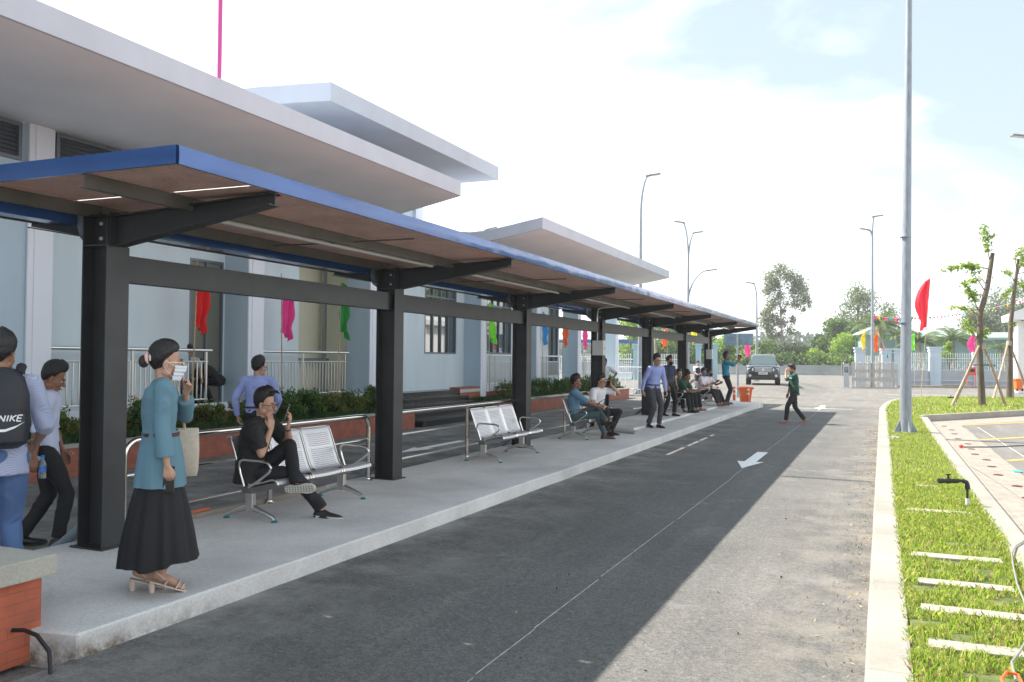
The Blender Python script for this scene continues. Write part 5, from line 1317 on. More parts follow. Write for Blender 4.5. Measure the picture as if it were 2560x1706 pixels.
# bunting
def bunting(pts, n, label, size=0.22):
    P = [V(p) for p in pts]; cs = ['red', 'yellow', 'blue', 'pink', 'lime', 'green', 'orange', 'scarlet']
    o = MB().tube(P, 0.008, 5).build('bunting', M_refl); tag(o, label, 'bunting', 'strings of bunting')
    L_ = [0]
    for i in range(1, len(P)): L_.append(L_[-1] + (P[i] - P[i - 1]).length)
    groups = {}
    for k in range(n):
        s = L_[-1] * (k + 0.5) / n; i = max(j for j in range(len(L_) - 1) if L_[j] <= s); f = (s - L_[i]) / (L_[i + 1] - L_[i]); p = P[i].lerp(P[i + 1], f); d = (P[i + 1] - P[i]).normalized()
        c = cs[(k * 3 + k // 4) % len(cs)]; sw = V((random.uniform(-.1, .1), random.uniform(-.1, .1), -size * random.uniform(0.6, 1.1)))
        m = MB().add([tuple(p - d * size * 0.4), tuple(p + d * size * 0.4), tuple(p + sw)], [(0, 1, 2)])
        m.build('pennant', flag_mat(c, FC[c]), o, fix=False)
def sag(a, b, s, n=14): a = V(a); b = V(b); return [tuple(a.lerp(b, i / n) - V((0, 0, s * 4 * (i / n) * (1 - i / n)))) for i in range(n + 1)]
bunting(sag((-0.6, 64, 4.95), (1.9, 64, 4.8), 0.15), 20, 'bunting from the thin tall lamp towards the large mast', 0.3)
bunting(sag((1.9, 64, 4.75), (9.5, 66, 6.3), 0.35), 34, 'long bunting from the mast up to the right edge', 0.2)
bunting(sag((-0.6, 63.8, 4.6), (0.5, 63.9, 1.9), 0.0), 11, 'bunting hanging down beside the thin tall lamp', 0.34)
# power line
for z in (5.9, 4.9):
    o = MB().tube(sag((-60, 122, z + 1), (30, 130, z + 2.3), 0.8, 20), 0.03, 5).build('power_line', M_blk); tag(o, 'upper thin overhead wire in front of the far trees' if z > 5.5 else 'lower thin overhead wire in front of the far trees', 'wire', 'overhead wires')

# warehouse and gatehouse
t = thing('warehouse', 'long low green roofed warehouse behind the site fence', 'warehouse', (16, 112, 0), 0.05)
MB().box(-13.5, 22, -1, 14, 0, 4.5).build('wall', mat('warehouse_wall', (0.22, 0.36, 0.35), 0.7, nscale=0.4, namt=0.08), t)
MB().prism([(-2.2, 4.35), (-2.2, 4.6), (6.5, 5.4), (15, 4.6), (15, 4.35), (6.5, 5.15)], -14.2, 22.6, 'x').build('roof', mat('warehouse_roof', (0.36, 0.48, 0.43), 0.5, 0.1), t)
t = thing('small_house', 'small green gabled roof peeping out between the trees behind the gate pillars', 'house', (0.1, 112, 0), 0.2)
MB().box(-2.2, 2.2, 0, 5, 0, 5.0).build('wall', mat('warehouse_wall', (0.22, 0.36, 0.35)), t)
MB().prism([(-2.8, 5.0), (0, 6.4), (2.8, 5.0)], -0.6, 5.6, 'y').build('roof', mat('warehouse_roof', (0.36, 0.48, 0.43)), t)
t = thing('gatehouse', 'white gatehouse with a round column at the right edge', 'gatehouse', (9.6, 60, 0), 0.0)
MB().box(-1.9, 1.2, 0.3, 3.5, 0, 4.3).build('wall', mat('white_bright', (0.78, 0.78, 0.77), 0.7), t)
MB().prism([(-2.5, 4.35), (-2.55, 4.75), (-1.7, 5.1), (1.5, 5.25), (1.5, 4.35)], -0.9, 3.9, 'y').build('roof', mat('white_bright', (0.78, 0.78, 0.77)), t)
MB().tube([(-2.12, -0.35, 0), (-2.12, -0.35, 4.36)], 0.16, 18).build('column', mat('white_bright', (0.78, 0.78, 0.77)), t, smooth=True)
t = thing('fire_point', 'red fire point stand with two posts behind the staked tree', 'fire point', (5.62, 67.2, 0.15))
MB().box(-0.28, 0.28, -0.1, 0.1, 0.75, 1.32).build('cabinet', mat('fire_red', (0.75, 0.09, 0.05), 0.5), t, bevel=0.01)
for sx in (-1, 1): MB().tube([(sx * 0.24, 0, 0), (sx * 0.24, 0, 0.76)], 0.03, 8).build('leg', mat('fire_red', (0.75, 0.09, 0.05)), t)
MB().box(-0.2, 0.2, -0.106, -0.1, 0.98, 1.2).build('label_plate', M_blk, t)
o = MB().box(2.9, 4.0, -0.15, 0.15, 0.17, 0.27).build('concrete_bench', M_kerb); o.location = (0.9, 66.6, 0); tag(o, 'low pale concrete bench at the foot of the fence', 'bench')

# blue roofed parking canopy glimpsed behind the porch
t = thing('parking_canopy', 'blue edged canopy glimpsed between the building piers', 'canopy', (-22, 66, 0))
MB().box(-6, 4.5, -2.5, 3, 3.02, 3.3).build('roof', M_blue, t)
for xx in (-5, -2, 1, 4): MB().tube([(xx, 0, 0), (xx, 0, 3.02)], 0.06, 8).build('post', M_galv, t)
m = MB()
for k in range(26): m.bar((-6 + k * 0.4, -2.3, 2.6), (-5.8 + k * 0.4, -2.3, 3.0), 0.03, 0.03)
m.box(-6, 4.5, -2.35, -2.3, 2.55, 2.6); m.build('truss', M_galv, t)
t = thing('white_fence', 'white slatted fence glimpsed below the blue edged canopy', 'fence', (-20, 56, 0))
m = MB().box(-5, 3.5, -0.03, 0.03, 1.9, 2.0).box(-5, 3.5, -0.03, 0.03, 0.9, 0.98)
for k in range(60): m.box(-5 + k * 0.142, -4.95 + k * 0.142, -0.02, 0.02, 0.3, 1.95)
m.build('slats', M_white, t)
# ================================================================== CAR
M_car = mat('car_black', (0.012, 0.014, 0.02), 0.18, 0.3, coat=1.0)
M_cglass = mat('car_glass', (0.04, 0.065, 0.06), 0.05, 0.0, spec=1.0, coat=1.0)
M_chrome = mat('chrome', (0.75, 0.76, 0.78), 0.15, 1.0)
M_tyre = mat('tyre', (0.012, 0.012, 0.013), 0.85)
M_hl = mat('headlight_glass', (0.6, 0.65, 0.7), 0.08, 0.3, coat=1.0)
CX, CY = -6.42, 52.7
car = thing('parked_suv', 'black off road car facing the camera in front of the concrete barrier', 'car', (CX, CY, 0.41), R(7))
# local: front towards -y, width x
def body_loft(secs):
    """secs: list of (y, [(x,z)...half profile bottom->top]) mirrored"""
    vs = []; fs = []; n = len(secs[0][1])
    for y, pr in secs:
        for x, z in pr: vs.append((x, y, z))
        for x, z in pr[::-1]: vs.append((-x, y, z))
    k = 2 * n
    for i in range(len(secs) - 1):
        for j in range(k): fs.append((i * k + j, i * k + (j + 1) % k, (i + 1) * k + (j + 1) % k, (i + 1) * k + j))
    fs.append(tuple(range(k - 1, -1, -1))); fs.append(tuple((len(secs) - 1) * k + j for j in range(k)))
    return MB().add(vs, fs)
secs = [(-2.40, [(0.62, 0.36), (0.78, 0.42), (0.80, 0.62), (0.78, 0.86), (0.55, 0.98)]), (-2.25, [(0.75, 0.30), (0.90, 0.38), (0.92, 0.66), (0.88, 0.98), (0.6, 1.06)]), (-1.7, [(0.80, 0.28), (0.93, 0.36), (0.94, 0.72), (0.90, 1.04), (0.6, 1.12)]), (-1.05, [(0.80, 0.28), (0.92, 0.36), (0.93, 0.76), (0.89, 1.08), (0.6, 1.16)]), (1.9, [(0.80, 0.28), (0.92, 0.36), (0.93, 0.76), (0.88, 1.10), (0.6, 1.14)]), (2.3, [(0.74, 0.32), (0.86, 0.40), (0.88, 0.76), (0.84, 1.08), (0.6, 1.12)])]
body_loft(secs).build('body', M_car, car, bevel=0.03, autosmooth=35)
gsec = [(-1.25, [(0.82, 1.04), (0.80, 1.10), (0.77, 1.12)]), (-0.25, [(0.83, 1.04), (0.64, 1.62), (0.54, 1.67)]), (0.2, [(0.84, 1.04), (0.65, 1.66), (0.54, 1.74)]), (1.6, [(0.84, 1.04), (0.64, 1.64), (0.54, 1.72)]), (2.2, [(0.82, 1.04), (0.70, 1.50), (0.62, 1.56)])]
cab = body_loft(gsec).build('cabin', M_car, car, bevel=0.02, autosmooth=35)
ws = MB().add([(-0.72, -1.20, 1.13), (0.72, -1.20, 1.13), (0.56, -0.36, 1.59), (-0.56, -0.36, 1.59)], [(0, 1, 2, 3)])
for v_ in range(4): ws.v[v_] = (ws.v[v_][0], ws.v[v_][1] - 0.03, ws.v[v_][2] + 0.025)
ws.build('windscreen', M_cglass, car, fix=False)
for s in (-1, 1):
    MB().add([(s * 0.84, -0.80, 1.13), (s * 0.84, 0.45, 1.13), (s * 0.69, 0.35, 1.56), (s * 0.70, -0.20, 1.54)], [(0, 1, 2, 3)]).build('side_window', M_cglass, car)
    MB().add([(s * 0.84, 0.52, 1.13), (s * 0.84, 1.7, 1.13), (s * 0.685, 1.5, 1.55), (s * 0.69, 0.42, 1.56)], [(0, 1, 2, 3)]).build('side_window', M_cglass, car)
    MB().cbox((s * 1.03, -0.85, 1.15), (0.20, 0.12, 0.15)).build('mirror', M_car, car, bevel=0.03)
    MB().cbox((s * 0.67, -2.30, 0.86), (0.36, 0.16, 0.17), Matrix.Rotation(s * 0.25, 3, 'Z')).build('headlight', M_hl, car, bevel=0.04)
    MB().tube([(s * 0.70, -2.43, 0.53), (s * 0.70, -2.38, 0.53)], 0.075, 14).build('fog_lamp', M_hl, car)
    MB().tube([(s * 0.56, -0.1, 1.73), (s * 0.56, 0.0, 1.79), (s * 0.56, 1.4, 1.78), (s * 0.56, 1.5, 1.72)], 0.02, 8).build('roof_rail', M_chrome, car)
    for yy in (-1.5, 1.35):
        w_ = MB().tube([(s * 0.68, yy, 0.37), (s * 0.93, yy, 0.37)], 0.37, 24).build('wheel', M_tyre, car, autosmooth=40)
        MB().tube([(s * 0.925, yy, 0.37), (s * 0.938, yy, 0.37)], 0.22, 16).build('rim', M_chrome, w_)
g = MB()
for k in range(4): g.box(-0.46, 0.46, -2.445, -2.41, 0.76 + k * 0.055, 0.785 + k * 0.055)
g.box(-0.50, 0.50, -2.44, -2.40, 0.975, 1.005); g.box(-0.05, 0.05, -2.455, -2.44, 0.80, 0.92); g.build('grille', M_chrome, car, bevel=0.006)
o = MB().box(-0.24, 0.24, -2.45, -2.43, 0.60, 0.72).build('number_plate', M_refl, car)
tx = MB()
for k in range(7): tx.box(-0.19 + k * 0.055, -0.155 + k * 0.055, -2.453, -2.45, 0.63, 0.69)
tx.build('lettering', M_tyre, o)
MB().box(-0.86, 0.86, -2.37, -2.2, 0.30, 0.44).build('lower_bumper', M_tyre, car, bevel=0.03)

# ================================================================== VEGETATION
CT, ST = 0.92, 0.39134
def at(px, D, z=0.0):
    """ground point at camera depth D whose horizontal bearing is px (in 2353 px wide units)"""
    xc = (px - 1176.5) / 2000 * D
    return (-ST * D + CT * xc, CT * D + ST * xc, z)
def zof(py, D): return 1.77 + (831 - py) / 2000 * D
M_bark = mat('bark', (0.12, 0.09, 0.065), 0.9, nscale=6, namt=0.4, bscale=20, bstr=0.5, stretch=(1, 1, 0.2))
M_bark2 = mat('bark_pale', (0.26, 0.22, 0.18), 0.9, nscale=5, namt=0.35, bscale=18, bstr=0.4, stretch=(1, 1, 0.25))
ML = {
 'mid': mat_leaf('leaf_mid', [(0.03, 0.075, 0.015), (0.06, 0.13, 0.025), (0.11, 0.19, 0.035), (0.17, 0.24, 0.05)], 0.35),
 'dark': mat_leaf('leaf_dark', [(0.015, 0.035, 0.012), (0.035, 0.07, 0.02), (0.07, 0.11, 0.03), (0.16, 0.19, 0.10)], 0.25),
 'bright': mat_leaf('leaf_bright', [(0.12, 0.22, 0.025), (0.2, 0.32, 0.04), (0.3, 0.42, 0.06)], 0.4),
 'euc': mat_leaf('leaf_eucalyptus', [(0.08, 0.10, 0.055), (0.14, 0.16, 0.09), (0.22, 0.24, 0.13), (0.28, 0.29, 0.17)], 0.3),
 'airy': mat_leaf('leaf_airy', [(0.07, 0.10, 0.05), (0.12, 0.16, 0.07), (0.2, 0.23, 0.11)], 0.4),
 'palm': mat_leaf('leaf_palm', [(0.03, 0.06, 0.02), (0.07, 0.12, 0.03), (0.16, 0.20, 0.05)], 0.3)}
def branch_tree(name, label, loc, H, W, kind, nleaf, leaf, trunk_h=0.3, group=None, nb=9, cat='tree', blobs=None, trunk_r=None, m_bark=None, bare=0.0, shell=0.45, limb_r=0.35):
    t = thing(name, label, cat, loc, 0, group)
    tr = trunk_r or H * 0.022
    m = MB(); lean = random.uniform(-.03, .03) * H
    m.tube([(0, 0, -0.2), (lean * .4, 0, H * trunk_h), (lean, lean * .4, H * 0.7), (lean * 1.1, 0, H * 0.92)], [tr, tr * .8, tr * .4, tr * .12], 8)
    if blobs is None:
        blobs = []
        for k in range(nb):
            f = k / nb; a = random.uniform(0, 6.28); z = H * (trunk_h + (1 - trunk_h) * random.uniform(0.1, 0.9)); rr = W / 2 * random.uniform(0.2, 0.72) * (1 - 0.45 * abs((z / H - trunk_h) / (1 - trunk_h) - 0.45) * 2)
            s = W * random.uniform(0.18, 0.30)
            blobs.append((lean + rr * math.cos(a), rr * math.sin(a), z, s, s, s * random.uniform(0.6, 0.95)))
        blobs.append((lean, 0, H * 0.9, W * 0.15, W * 0.15, H * 0.09))
    for b_ in blobs:
        z0 = max(H * trunk_h * 0.7, b_[2] - H * 0.28)
        m.tube([(lean * .6, 0, z0), ((b_[0] + lean) / 2, b_[1] / 2, (z0 + b_[2]) / 2 + H * 0.01), (b_[0], b_[1], b_[2] + b_[5] * 0.4)], [tr * limb_r, tr * limb_r * .6, tr * limb_r * 0.2], 5)
    m.build('trunk', m_bark or M_bark, t, smooth=True)
    P = blob_points(blobs, nleaf, shell, gauss=(shell <= 0.2))
    leaves_mesh('crown', P, leaf, ML[kind], t, aspect=0.5, up_bias=0.1)
    return t
G = 'trees beyond the concrete barrier'
def far(px, top, wpx, kind, label, D=128, nleaf=2600, leaf=0.42, trunk_h=0.12, nb=12, name='leafy_tree', **k):
    H = (zof(top, D) + 1.2) * 1.08; W = wpx * 1.3 / 2000 * D
    x, y, _ = at(px, D)
    return branch_tree(name, label, (x, y, -1.2), H, W, kind, int(nleaf * 2.0), leaf * 1.1, trunk_h, G, nb=nb, **k)
# tall eucalyptus with an open crown in separate tufts
D = 130; x, y, _ = at(1800, D)
def eb(px, py, r, rz=None): return ((px - 1800) / 2000 * D, 0 + random.uniform(-1.2, 1.2), zof(py, D) + 1.2, r, r, rz or r * 0.9)
bl = [eb(1793, 622, 1.0), (eb(1770, 640, 1.1)), eb(1783, 655, 1.0), eb(1812, 637, 1.1), eb(1832, 650, 1.1), eb(1842, 668, 0.9), eb(1822, 668, 0.9), eb(1765, 668, 0.9), eb(1790, 680, 0.8), eb(1848, 690, 0.9), eb(1826, 697, 0.9), eb(1808, 700, 0.5), eb(1775, 700, 1.0), eb(1761, 720, 1.0), eb(1778, 735, 1.0), eb(1757, 742, 1.0), eb(1768, 757, 0.8), eb(1795, 742, 0.8), eb(1815, 760, 0.7), eb(1820, 735, 0.6), eb(1856, 700, 0.35, 0.7), eb(1846, 715, 0.3, 0.4), eb(1790, 770, 0.6), eb(1772, 775, 0.7), eb(1800, 716, 0.5)]
branch_tree('eucalyptus_tree', 'tall open eucalyptus rising alone above the other trees behind the car', (x, y, -1.2), zof(603, D) + 1.2, 8, 'euc', 8500, 0.34, 0.25, G, blobs=bl, trunk_r=0.17, m_bark=M_bark2, shell=0.2, limb_r=0.3)
L1 = [
 (1452, 738, 85, 'bright', 'light green tree seen between the building and the fourth post', 120, 2600), (1495, 795, 70, 'mid', 'low green bush right of the fourth post', 118, 1500), (1537, 745, 90, 'mid', 'tree seen just right of the fifth post', 122, 2600),
 (1565, 735, 60, 'airy', 'pale airy tree between the fifth and sixth posts', 140, 1800), (1600, 765, 70, 'mid', 'round tree behind the sixth post', 125, 2000), (1630, 780, 50, 'mid', 'small round tree between the last two posts', 125, 1400),
 (1665, 785, 60, 'bright', 'bright green bamboo like bush left of the sign pole', 122, 2200), (1700, 780, 60, 'bright', 'bright green bush right behind the sign pole', 122, 2200), (1728, 792, 40, 'bright', 'bright bush behind the left side of the car', 121, 1500),
 (1765, 785, 62, 'mid', 'bushy green tree below the eucalyptus, left side', 124, 2200), (1815, 798, 60, 'dark', 'dark bush below the eucalyptus, right side', 123, 2400), (1852, 800, 55, 'dark', 'dark bush left of the walking man in green', 123, 2000),
 (1876, 812, 45, 'bright', 'bright bush right behind the walking man\'s head', 121, 1400), (1915, 822, 60, 'bright', 'low bright bush left of the gate control pillar', 121, 1500),
 (1885, 780, 60, 'mid', 'green tree between the dark bush and the big round tree', 127, 2200), (1918, 742, 85, 'mid', 'big round green tree left of the gate pillars', 132, 4200), (1955, 755, 70, 'mid', 'dense tree directly behind the yellow flag', 131, 3000),
 (1905, 790, 50, 'dark', 'dark foliage under the big round tree', 126, 1600), (1965, 800, 70, 'dark', 'dark tree right behind the folding gate pillar', 126, 2000)]
for px, top, w, kd, lb, D, nl in L1: far(px, top, w, kd, lb, D, nl, leaf=0.36 if kd != 'dark' else 0.34)
far(1972, 662, 90, 'airy', 'tall airy tree behind the yellow and orange flags', 140, 5200, 0.32, 0.12, 22, shell=0.1)
far(2030, 705, 60, 'airy', 'lower airy tree right of the thin tall lamp', 142, 2000, 0.32, 0.1, 12, shell=0.1)
far(2100, 768, 40, 'mid', 'small leafy tree left of the large mast', 110, 1500, 0.3, 0.2, 8)
far(2290, 688, 120, 'airy', 'airy tree above the warehouse roof, behind the staked trees', 150, 3200, 0.4, 0.35, 14, shell=0.2)
far(2232, 715, 60, 'airy', 'pale treetop above the warehouse left of the first staked tree', 150, 1600, 0.4, 0.35, 8, shell=0.2)
far(2360, 650, 90, 'mid', 'tree rising at the right edge above the gatehouse', 150, 2600, 0.42, 0.3, 10)
far(2180, 790, 36, 'bright', 'bright young bush between the two palms', 78, 900, 0.2, 0.1, 6)
# young bright tree with props behind the barrier
x, y, _ = at(1935, 108); branch_tree('young_tree', 'slender bright young tree left of the folding gate', (x, y, 0), zof(765, 108), 3.9, 'bright', 1500, 0.28, 0.55, G, nb=8, trunk_r=0.09, m_bark=M_bark2)
# trees standing across the parking side (seen mirrored in the windows)
for i, (xx, yy, h, kd) in enumerate(((17, 82, 10, 'mid'), (27, 84, 12, 'dark'), (24, 97, 11.5, 'mid'), (33, 90, 12, 'mid'), (30, 103, 13, 'dark'), (38, 98, 12, 'mid'), (26, 76, 10, 'dark'))):
    branch_tree('leafy_tree', ['round tree', 'dark tree', 'bushy tree', 'spreading tree', 'tall dark tree', 'leafy tree', 'dense tree'][i] + ' across the parking bays, outside the picture to the right', 'tree', h, h * .9, kd, 900, 0.5, 0.2, 'trees across the parking bays') if False else branch_tree('leafy_tree', ['round tree', 'dark tree', 'bushy tree', 'spreading tree', 'tall dark tree', 'leafy tree', 'dense tree'][i] + ' across the parking bays, mirrored in the station windows', (xx, yy, 0), h, h * .9, kd, 1500, 0.6, 0.12, 'trees across the parking bays')
# palms
def palm(px, cy, D, s, label, n=22, trunk=True):
    x, y, _ = at(px, D); zc = zof(cy, D)
    t = thing('palm_tree', label, 'palm', (x, y, 0), 0, 'coconut palms behind the fence')
    MB().tube([(0, 0, -0.1), (0.1, 0, zc * .5), (0, 0, zc)], [0.22, 0.16, 0.13], 8).build('trunk', M_bark2, t, smooth=True)
    pts = []; co = []; vs = []; fs = []
    for k in range(n):
        a = k * 2.4 + random.uniform(-.2, .2); el = random.uniform(0.25, 1.5); Ln = s * random.uniform(0.9, 1.25); rr_ = 0.0; zz_ = 0.0
        prev = None
        for j in range(17):
            f = j / 16; ang = el - f * (1.35 + 0.4 * (1 - el))
            a2_ = el - f * (1.5 + 0.3 * random.random()); rr_ += Ln / 16 * math.cos(a2_); zz_ += Ln / 16 * math.sin(a2_); r = rr_; z = zz_
            p = V((math.cos(a) * r, math.sin(a) * r, zc + z))
            if prev is not None:
                d = (p - prev).normalized(); sd = d.cross(V((0, 0, 1))).normalized()
                for q in range(2):
                    for sg in (-1, 1):
                        b0 = prev.lerp(p, q * .5); l_ = s * 0.27 * math.sin(math.pi * min(0.97, f * 0.85 + 0.12)); tip = b0 + sd * sg * l_ * 0.8 + d * l_ * 0.45 - V((0, 0, l_ * 0.45))
                        w_ = d * s * 0.016; i0 = len(vs); vs += [tuple(b0 - w_), tuple(b0 + w_), tuple(tip)]; fs.append((i0, i0 + 1, i0 + 2))
            prev = p
    me = bpy.data.meshes.new('fronds'); me.from_pydata(vs, [], fs); me.update(); link_mesh('fronds', me, ML['palm'], t)
palm(2022, 752, 92, 2.9, 'coconut palm right behind the thin tall lamp', 26)
palm(2112, 785, 84, 2.3, 'coconut palm just right of the large mast')
palm(2190, 780, 84, 2.4, 'coconut palm in front of the warehouse, left of the staked tree')
palm(2060, 775, 100, 2.2, 'coconut palm between the thin lamp and the large mast')
palm(1505, 758, 100, 2.6, 'coconut palm seen between the fourth and fifth posts')
palm(2300, 800, 90, 1.8, 'low coconut palm between the staked trees', 14)
# far wood and hill
def far_ridge(name, D, x0, x1, prof, m, kind, dens=5, leaf=1.7):
    vs = []; fs = []; P = []
    n = 70
    for i in range(n + 1):
        px = x0 + (x1 - x0) * i / n
        top = np.interp(px, [p[0] for p in prof], [p[1] for p in prof]) + 2.2 * noise.noise(V((px * 0.06, 1, 0))) + 1.6 * noise.noise(V((px * 0.2, 2, 0)))
        x, y, _ = at(px, D); z = zof(top, D); xb, yb, _ = at(px, D + 120)
        vs += [(x, y, -2), (x, y, z * 0.5), (xb, yb, z * 0.6)]
        for k in range(int(60 * dens)):
            dd = RNG.uniform(0, 60); f = RNG.uniform(0.0, 1.0); pxx = px + RNG.uniform(-8, 8); xa, ya, _ = at(pxx, D + dd); P.append((xa, ya, max(0.3, z * (1.02 * f) + RNG.normal(0, .5))))
    for i in range(n): fs += [(3 * i, 3 * i + 3, 3 * i + 4, 3 * i + 1), (3 * i + 1, 3 * i + 4, 3 * i + 5, 3 * i + 2)]
    me = bpy.data.meshes.new(name); me.from_pydata(vs, [], fs); me.update()
    o = link_mesh('hill', me, mat('hill_green', (0.035, 0.06, 0.02), 0.95, nscale=0.05, namt=0.5)); tag(o, kind='structure')
    o = leaves_mesh(name, np.array(P), leaf, m, aspect=0.8); tag(o, 'far wooded ridge closing the view behind the barrier', 'wood', kind='stuff')
far_ridge('far_wood', 300, 1100, 2450, [(1100, 790), (1500, 790), (1700, 785), (1760, 772), (1830, 768), (1900, 770), (1960, 780), (2100, 785), (2450, 780)], mat_leaf('far_leaf', [(0.03, 0.06, 0.03), (0.06, 0.10, 0.05), (0.10, 0.14, 0.07)], 0.2), 'stuff')
# undergrowth along the barrier
P = []
for _ in range(16000):
    px = random.uniform(1380, 2080); D = random.uniform(119, 127); top = 812 + 12 * noise.noise(V((px * 0.03, 0, 0))) + 6 * noise.noise(V((px * 0.11, 1, 0)))
    z = random.uniform(0.2, zof(top, D)); x, y, _ = at(px, D)
    P.append((x, y, z))
o = leaves_mesh('undergrowth', np.array(P), 0.42, ML['mid'], aspect=0.6); tag(o, 'low green undergrowth along the back of the concrete barrier', 'undergrowth', kind='stuff')

# staked trees on the lawn
M_stake = mat('stake_wood', (0.40, 0.30, 0.22), 0.85, nscale=9, namt=0.3, bscale=25, bstr=0.4, stretch=(1, 1, 0.4))
M_yleaf = mat_leaf('young_leaf', [(0.10, 0.20, 0.02), (0.2, 0.32, 0.03), (0.33, 0.42, 0.06), (0.08, 0.12, 0.02)], 0.4)
def staked(loc, label, trunk, twigs, stakes, tie_z, rings):
    t = thing('staked_tree', label, 'tree', loc, 0, 'young staked trees on the lawn')
    MB().tube([p[:3] for p in trunk], [p[3] for p in trunk], 12).build('trunk', M_bark, t, smooth=True)
    m = MB(); P = []
    for tw in twigs:
        m.tube(tw, [0.022 - 0.017 * i / (len(tw) - 1) for i in range(len(tw))], 6)
        for i in range(len(tw) - 1):
            a, b2 = V(tw[i]), V(tw[i + 1])
            if i == 0 and len(tw) > 2: continue
            nl = int(52 * (b2 - a).length / 0.4) + 10
            for _ in range(nl):
                f = random.random(); P.append(tuple(a.lerp(b2, f) + V((random.gauss(0, .09), random.gauss(0, .09), random.gauss(-0.02, .055)))))
    m.build('twigs', M_bark, t, smooth=True)
    leaves_mesh('crown', np.array(P), 0.15, M_yleaf, t, aspect=0.5, up_bias=-0.2)
    for (b0, top) in stakes: MB().tube([b0, tuple((V(b0) + V(top)) / 2 + V((0.02, 0.01, 0))), top], [0.055, 0.05, 0.042], 8).build('stake', M_stake, t, smooth=True)
    m = MB()
    for z, r in rings: m.tube([(r * math.cos(a), r * math.sin(a), z + 0.03 * math.sin(2 * a)) for a in np.linspace(0, 6.3, 14)], 0.012, 6)
    m.build('tie', M_blk, t)
    MB().tube([(0, 0, tie_z), (0.01, 0, tie_z + 0.22)], [0.13, 0.12], 10).build('wrapping', M_stake, t, smooth=True)
def RR(dx, dz, dy=0.0): return (CT * dx - ST * dy, ST * dx + CT * dy, dz)   # along the picture plane
def pt(dx, dz, r): q = RR(dx, dz); return (q[0], q[1], q[2], r)
staked((3.50, 37.47, 0.13), 'thick cut off young tree tied to wooden stakes on the lawn', [pt(0, 0, .135), pt(-.05, 1.0, .12), pt(-.10, 2.2, .11), pt(-.06, 3.6, .10), pt(.05, 3.9, .10), pt(.22, 4.6, .09), pt(.40, 5.75, .075), pt(.42, 5.82, .07)],
  [[RR(0.36, 5.3), RR(.22, 5.9), RR(.10, 6.6), RR(.12, 6.9)], [RR(.12, 6.3), RR(.3, 6.45), RR(.42, 6.5)], [RR(.3, 5.2), RR(-.1, 5.3), RR(-.6, 5.35), RR(-1.4, 5.2)], [RR(.1, 4.4), RR(-.3, 5.0), RR(-.5, 5.5)], [RR(.15, 4.2), RR(-.2, 4.25), RR(-.6, 4.4)], [RR(-.05, 3.4), RR(-.5, 3.7), RR(-1.0, 3.75)], [RR(0, 3.3), RR(-.3, 4.0), RR(-.6, 4.6), RR(-.75, 4.7)], [RR(-.1, 2.5), RR(-.3, 2.7), RR(-.45, 3.0)], [RR(0, 2.6), RR(.2, 2.9)], [RR(.2, 4.6), RR(0.05, 4.9, .2), RR(-.3, 4.75, .3)], [RR(-.05, 3.5), RR(-.4, 3.3, .3), RR(-.55, 3.1, .4)]],
  [(RR(-1.25, 0, -.2), RR(-.15, 2.30, -.08)), (RR(-.62, 0, .9), RR(-.10, 2.2, .1)), (RR(1.05, 0, .3), RR(.02, 2.35, -.05))], 2.15, [(1.55, 0.45)])
staked((5.45, 46.4, 0.13), 'slimmer staked young tree, the right hand one of the two on the lawn', [pt(0, 0, .13), pt(.02, 2, .115), pt(.08, 3.6, .10), pt(.28, 5.3, .08), pt(.45, 6.5, .05)],
  [[RR(.3, 5.4), RR(.5, 6.1), RR(.85, 6.9), RR(1.0, 7.3)], [RR(.3, 5.4), RR(.05, 5.8), RR(-.25, 5.95)], [RR(.28, 5.2), RR(0, 5.1), RR(-.25, 4.7)], [RR(.35, 5.8), RR(.8, 5.9), RR(1.1, 6.0)], [RR(.35, 6), RR(.3, 6.5), RR(.6, 7.0)], [RR(.1, 3.4), RR(.35, 3.55)], [RR(.3, 5.3), RR(.6, 5.4), RR(.75, 5.2)]],
  [(RR(-1.3, 0, -1.0), RR(-.05, 2.6)), (RR(.35, 0, .3), RR(.02, 2.5)), (RR(1.05, 0, .2), RR(.03, 2.6, .05))], 2.45, [(2.0, 0.3)])
# forecourt with a slight rise under the car
# ================================================================== PEOPLE
def skin_mat(nm, c):
    if nm in MATS: return MATS[nm]
    m = mat(nm, c, 0.5, nscale=14, namt=0.10, bscale=180, bstr=0.08)
    b = m.node_tree.nodes['Principled BSDF']; b.inputs['Subsurface Weight'].default_value = 0.08; b.inputs['Subsurface Radius'].default_value = (0.02, 0.008, 0.004)
    return m
SK1 = skin_mat('skin_light', (0.50, 0.29, 0.20)); SK2 = skin_mat('skin_tan', (0.36, 0.185, 0.115)); SK3 = skin_mat('skin_brown', (0.25, 0.12, 0.075))
M_hair = mat('hair_black', (0.012, 0.010, 0.010), 0.42, nscale=60, namt=0.5, bscale=150, bstr=0.6, stretch=(1, 1, 0.25))
M_eye = mat('eye_white', (0.65, 0.62, 0.6), 0.25); M_iris = mat('iris', (0.02, 0.012, 0.01), 0.2); M_lip = mat('lips', (0.36, 0.13, 0.11), 0.5)
M_gl = mat('glasses_black', (0.02, 0.02, 0.02), 0.3)
def cloth(nm, c, rough=0.8, fine=90): return mat('cloth_' + nm, c, rough, nscale=2.5, namt=0.07, bscale=fine, bstr=0.10)

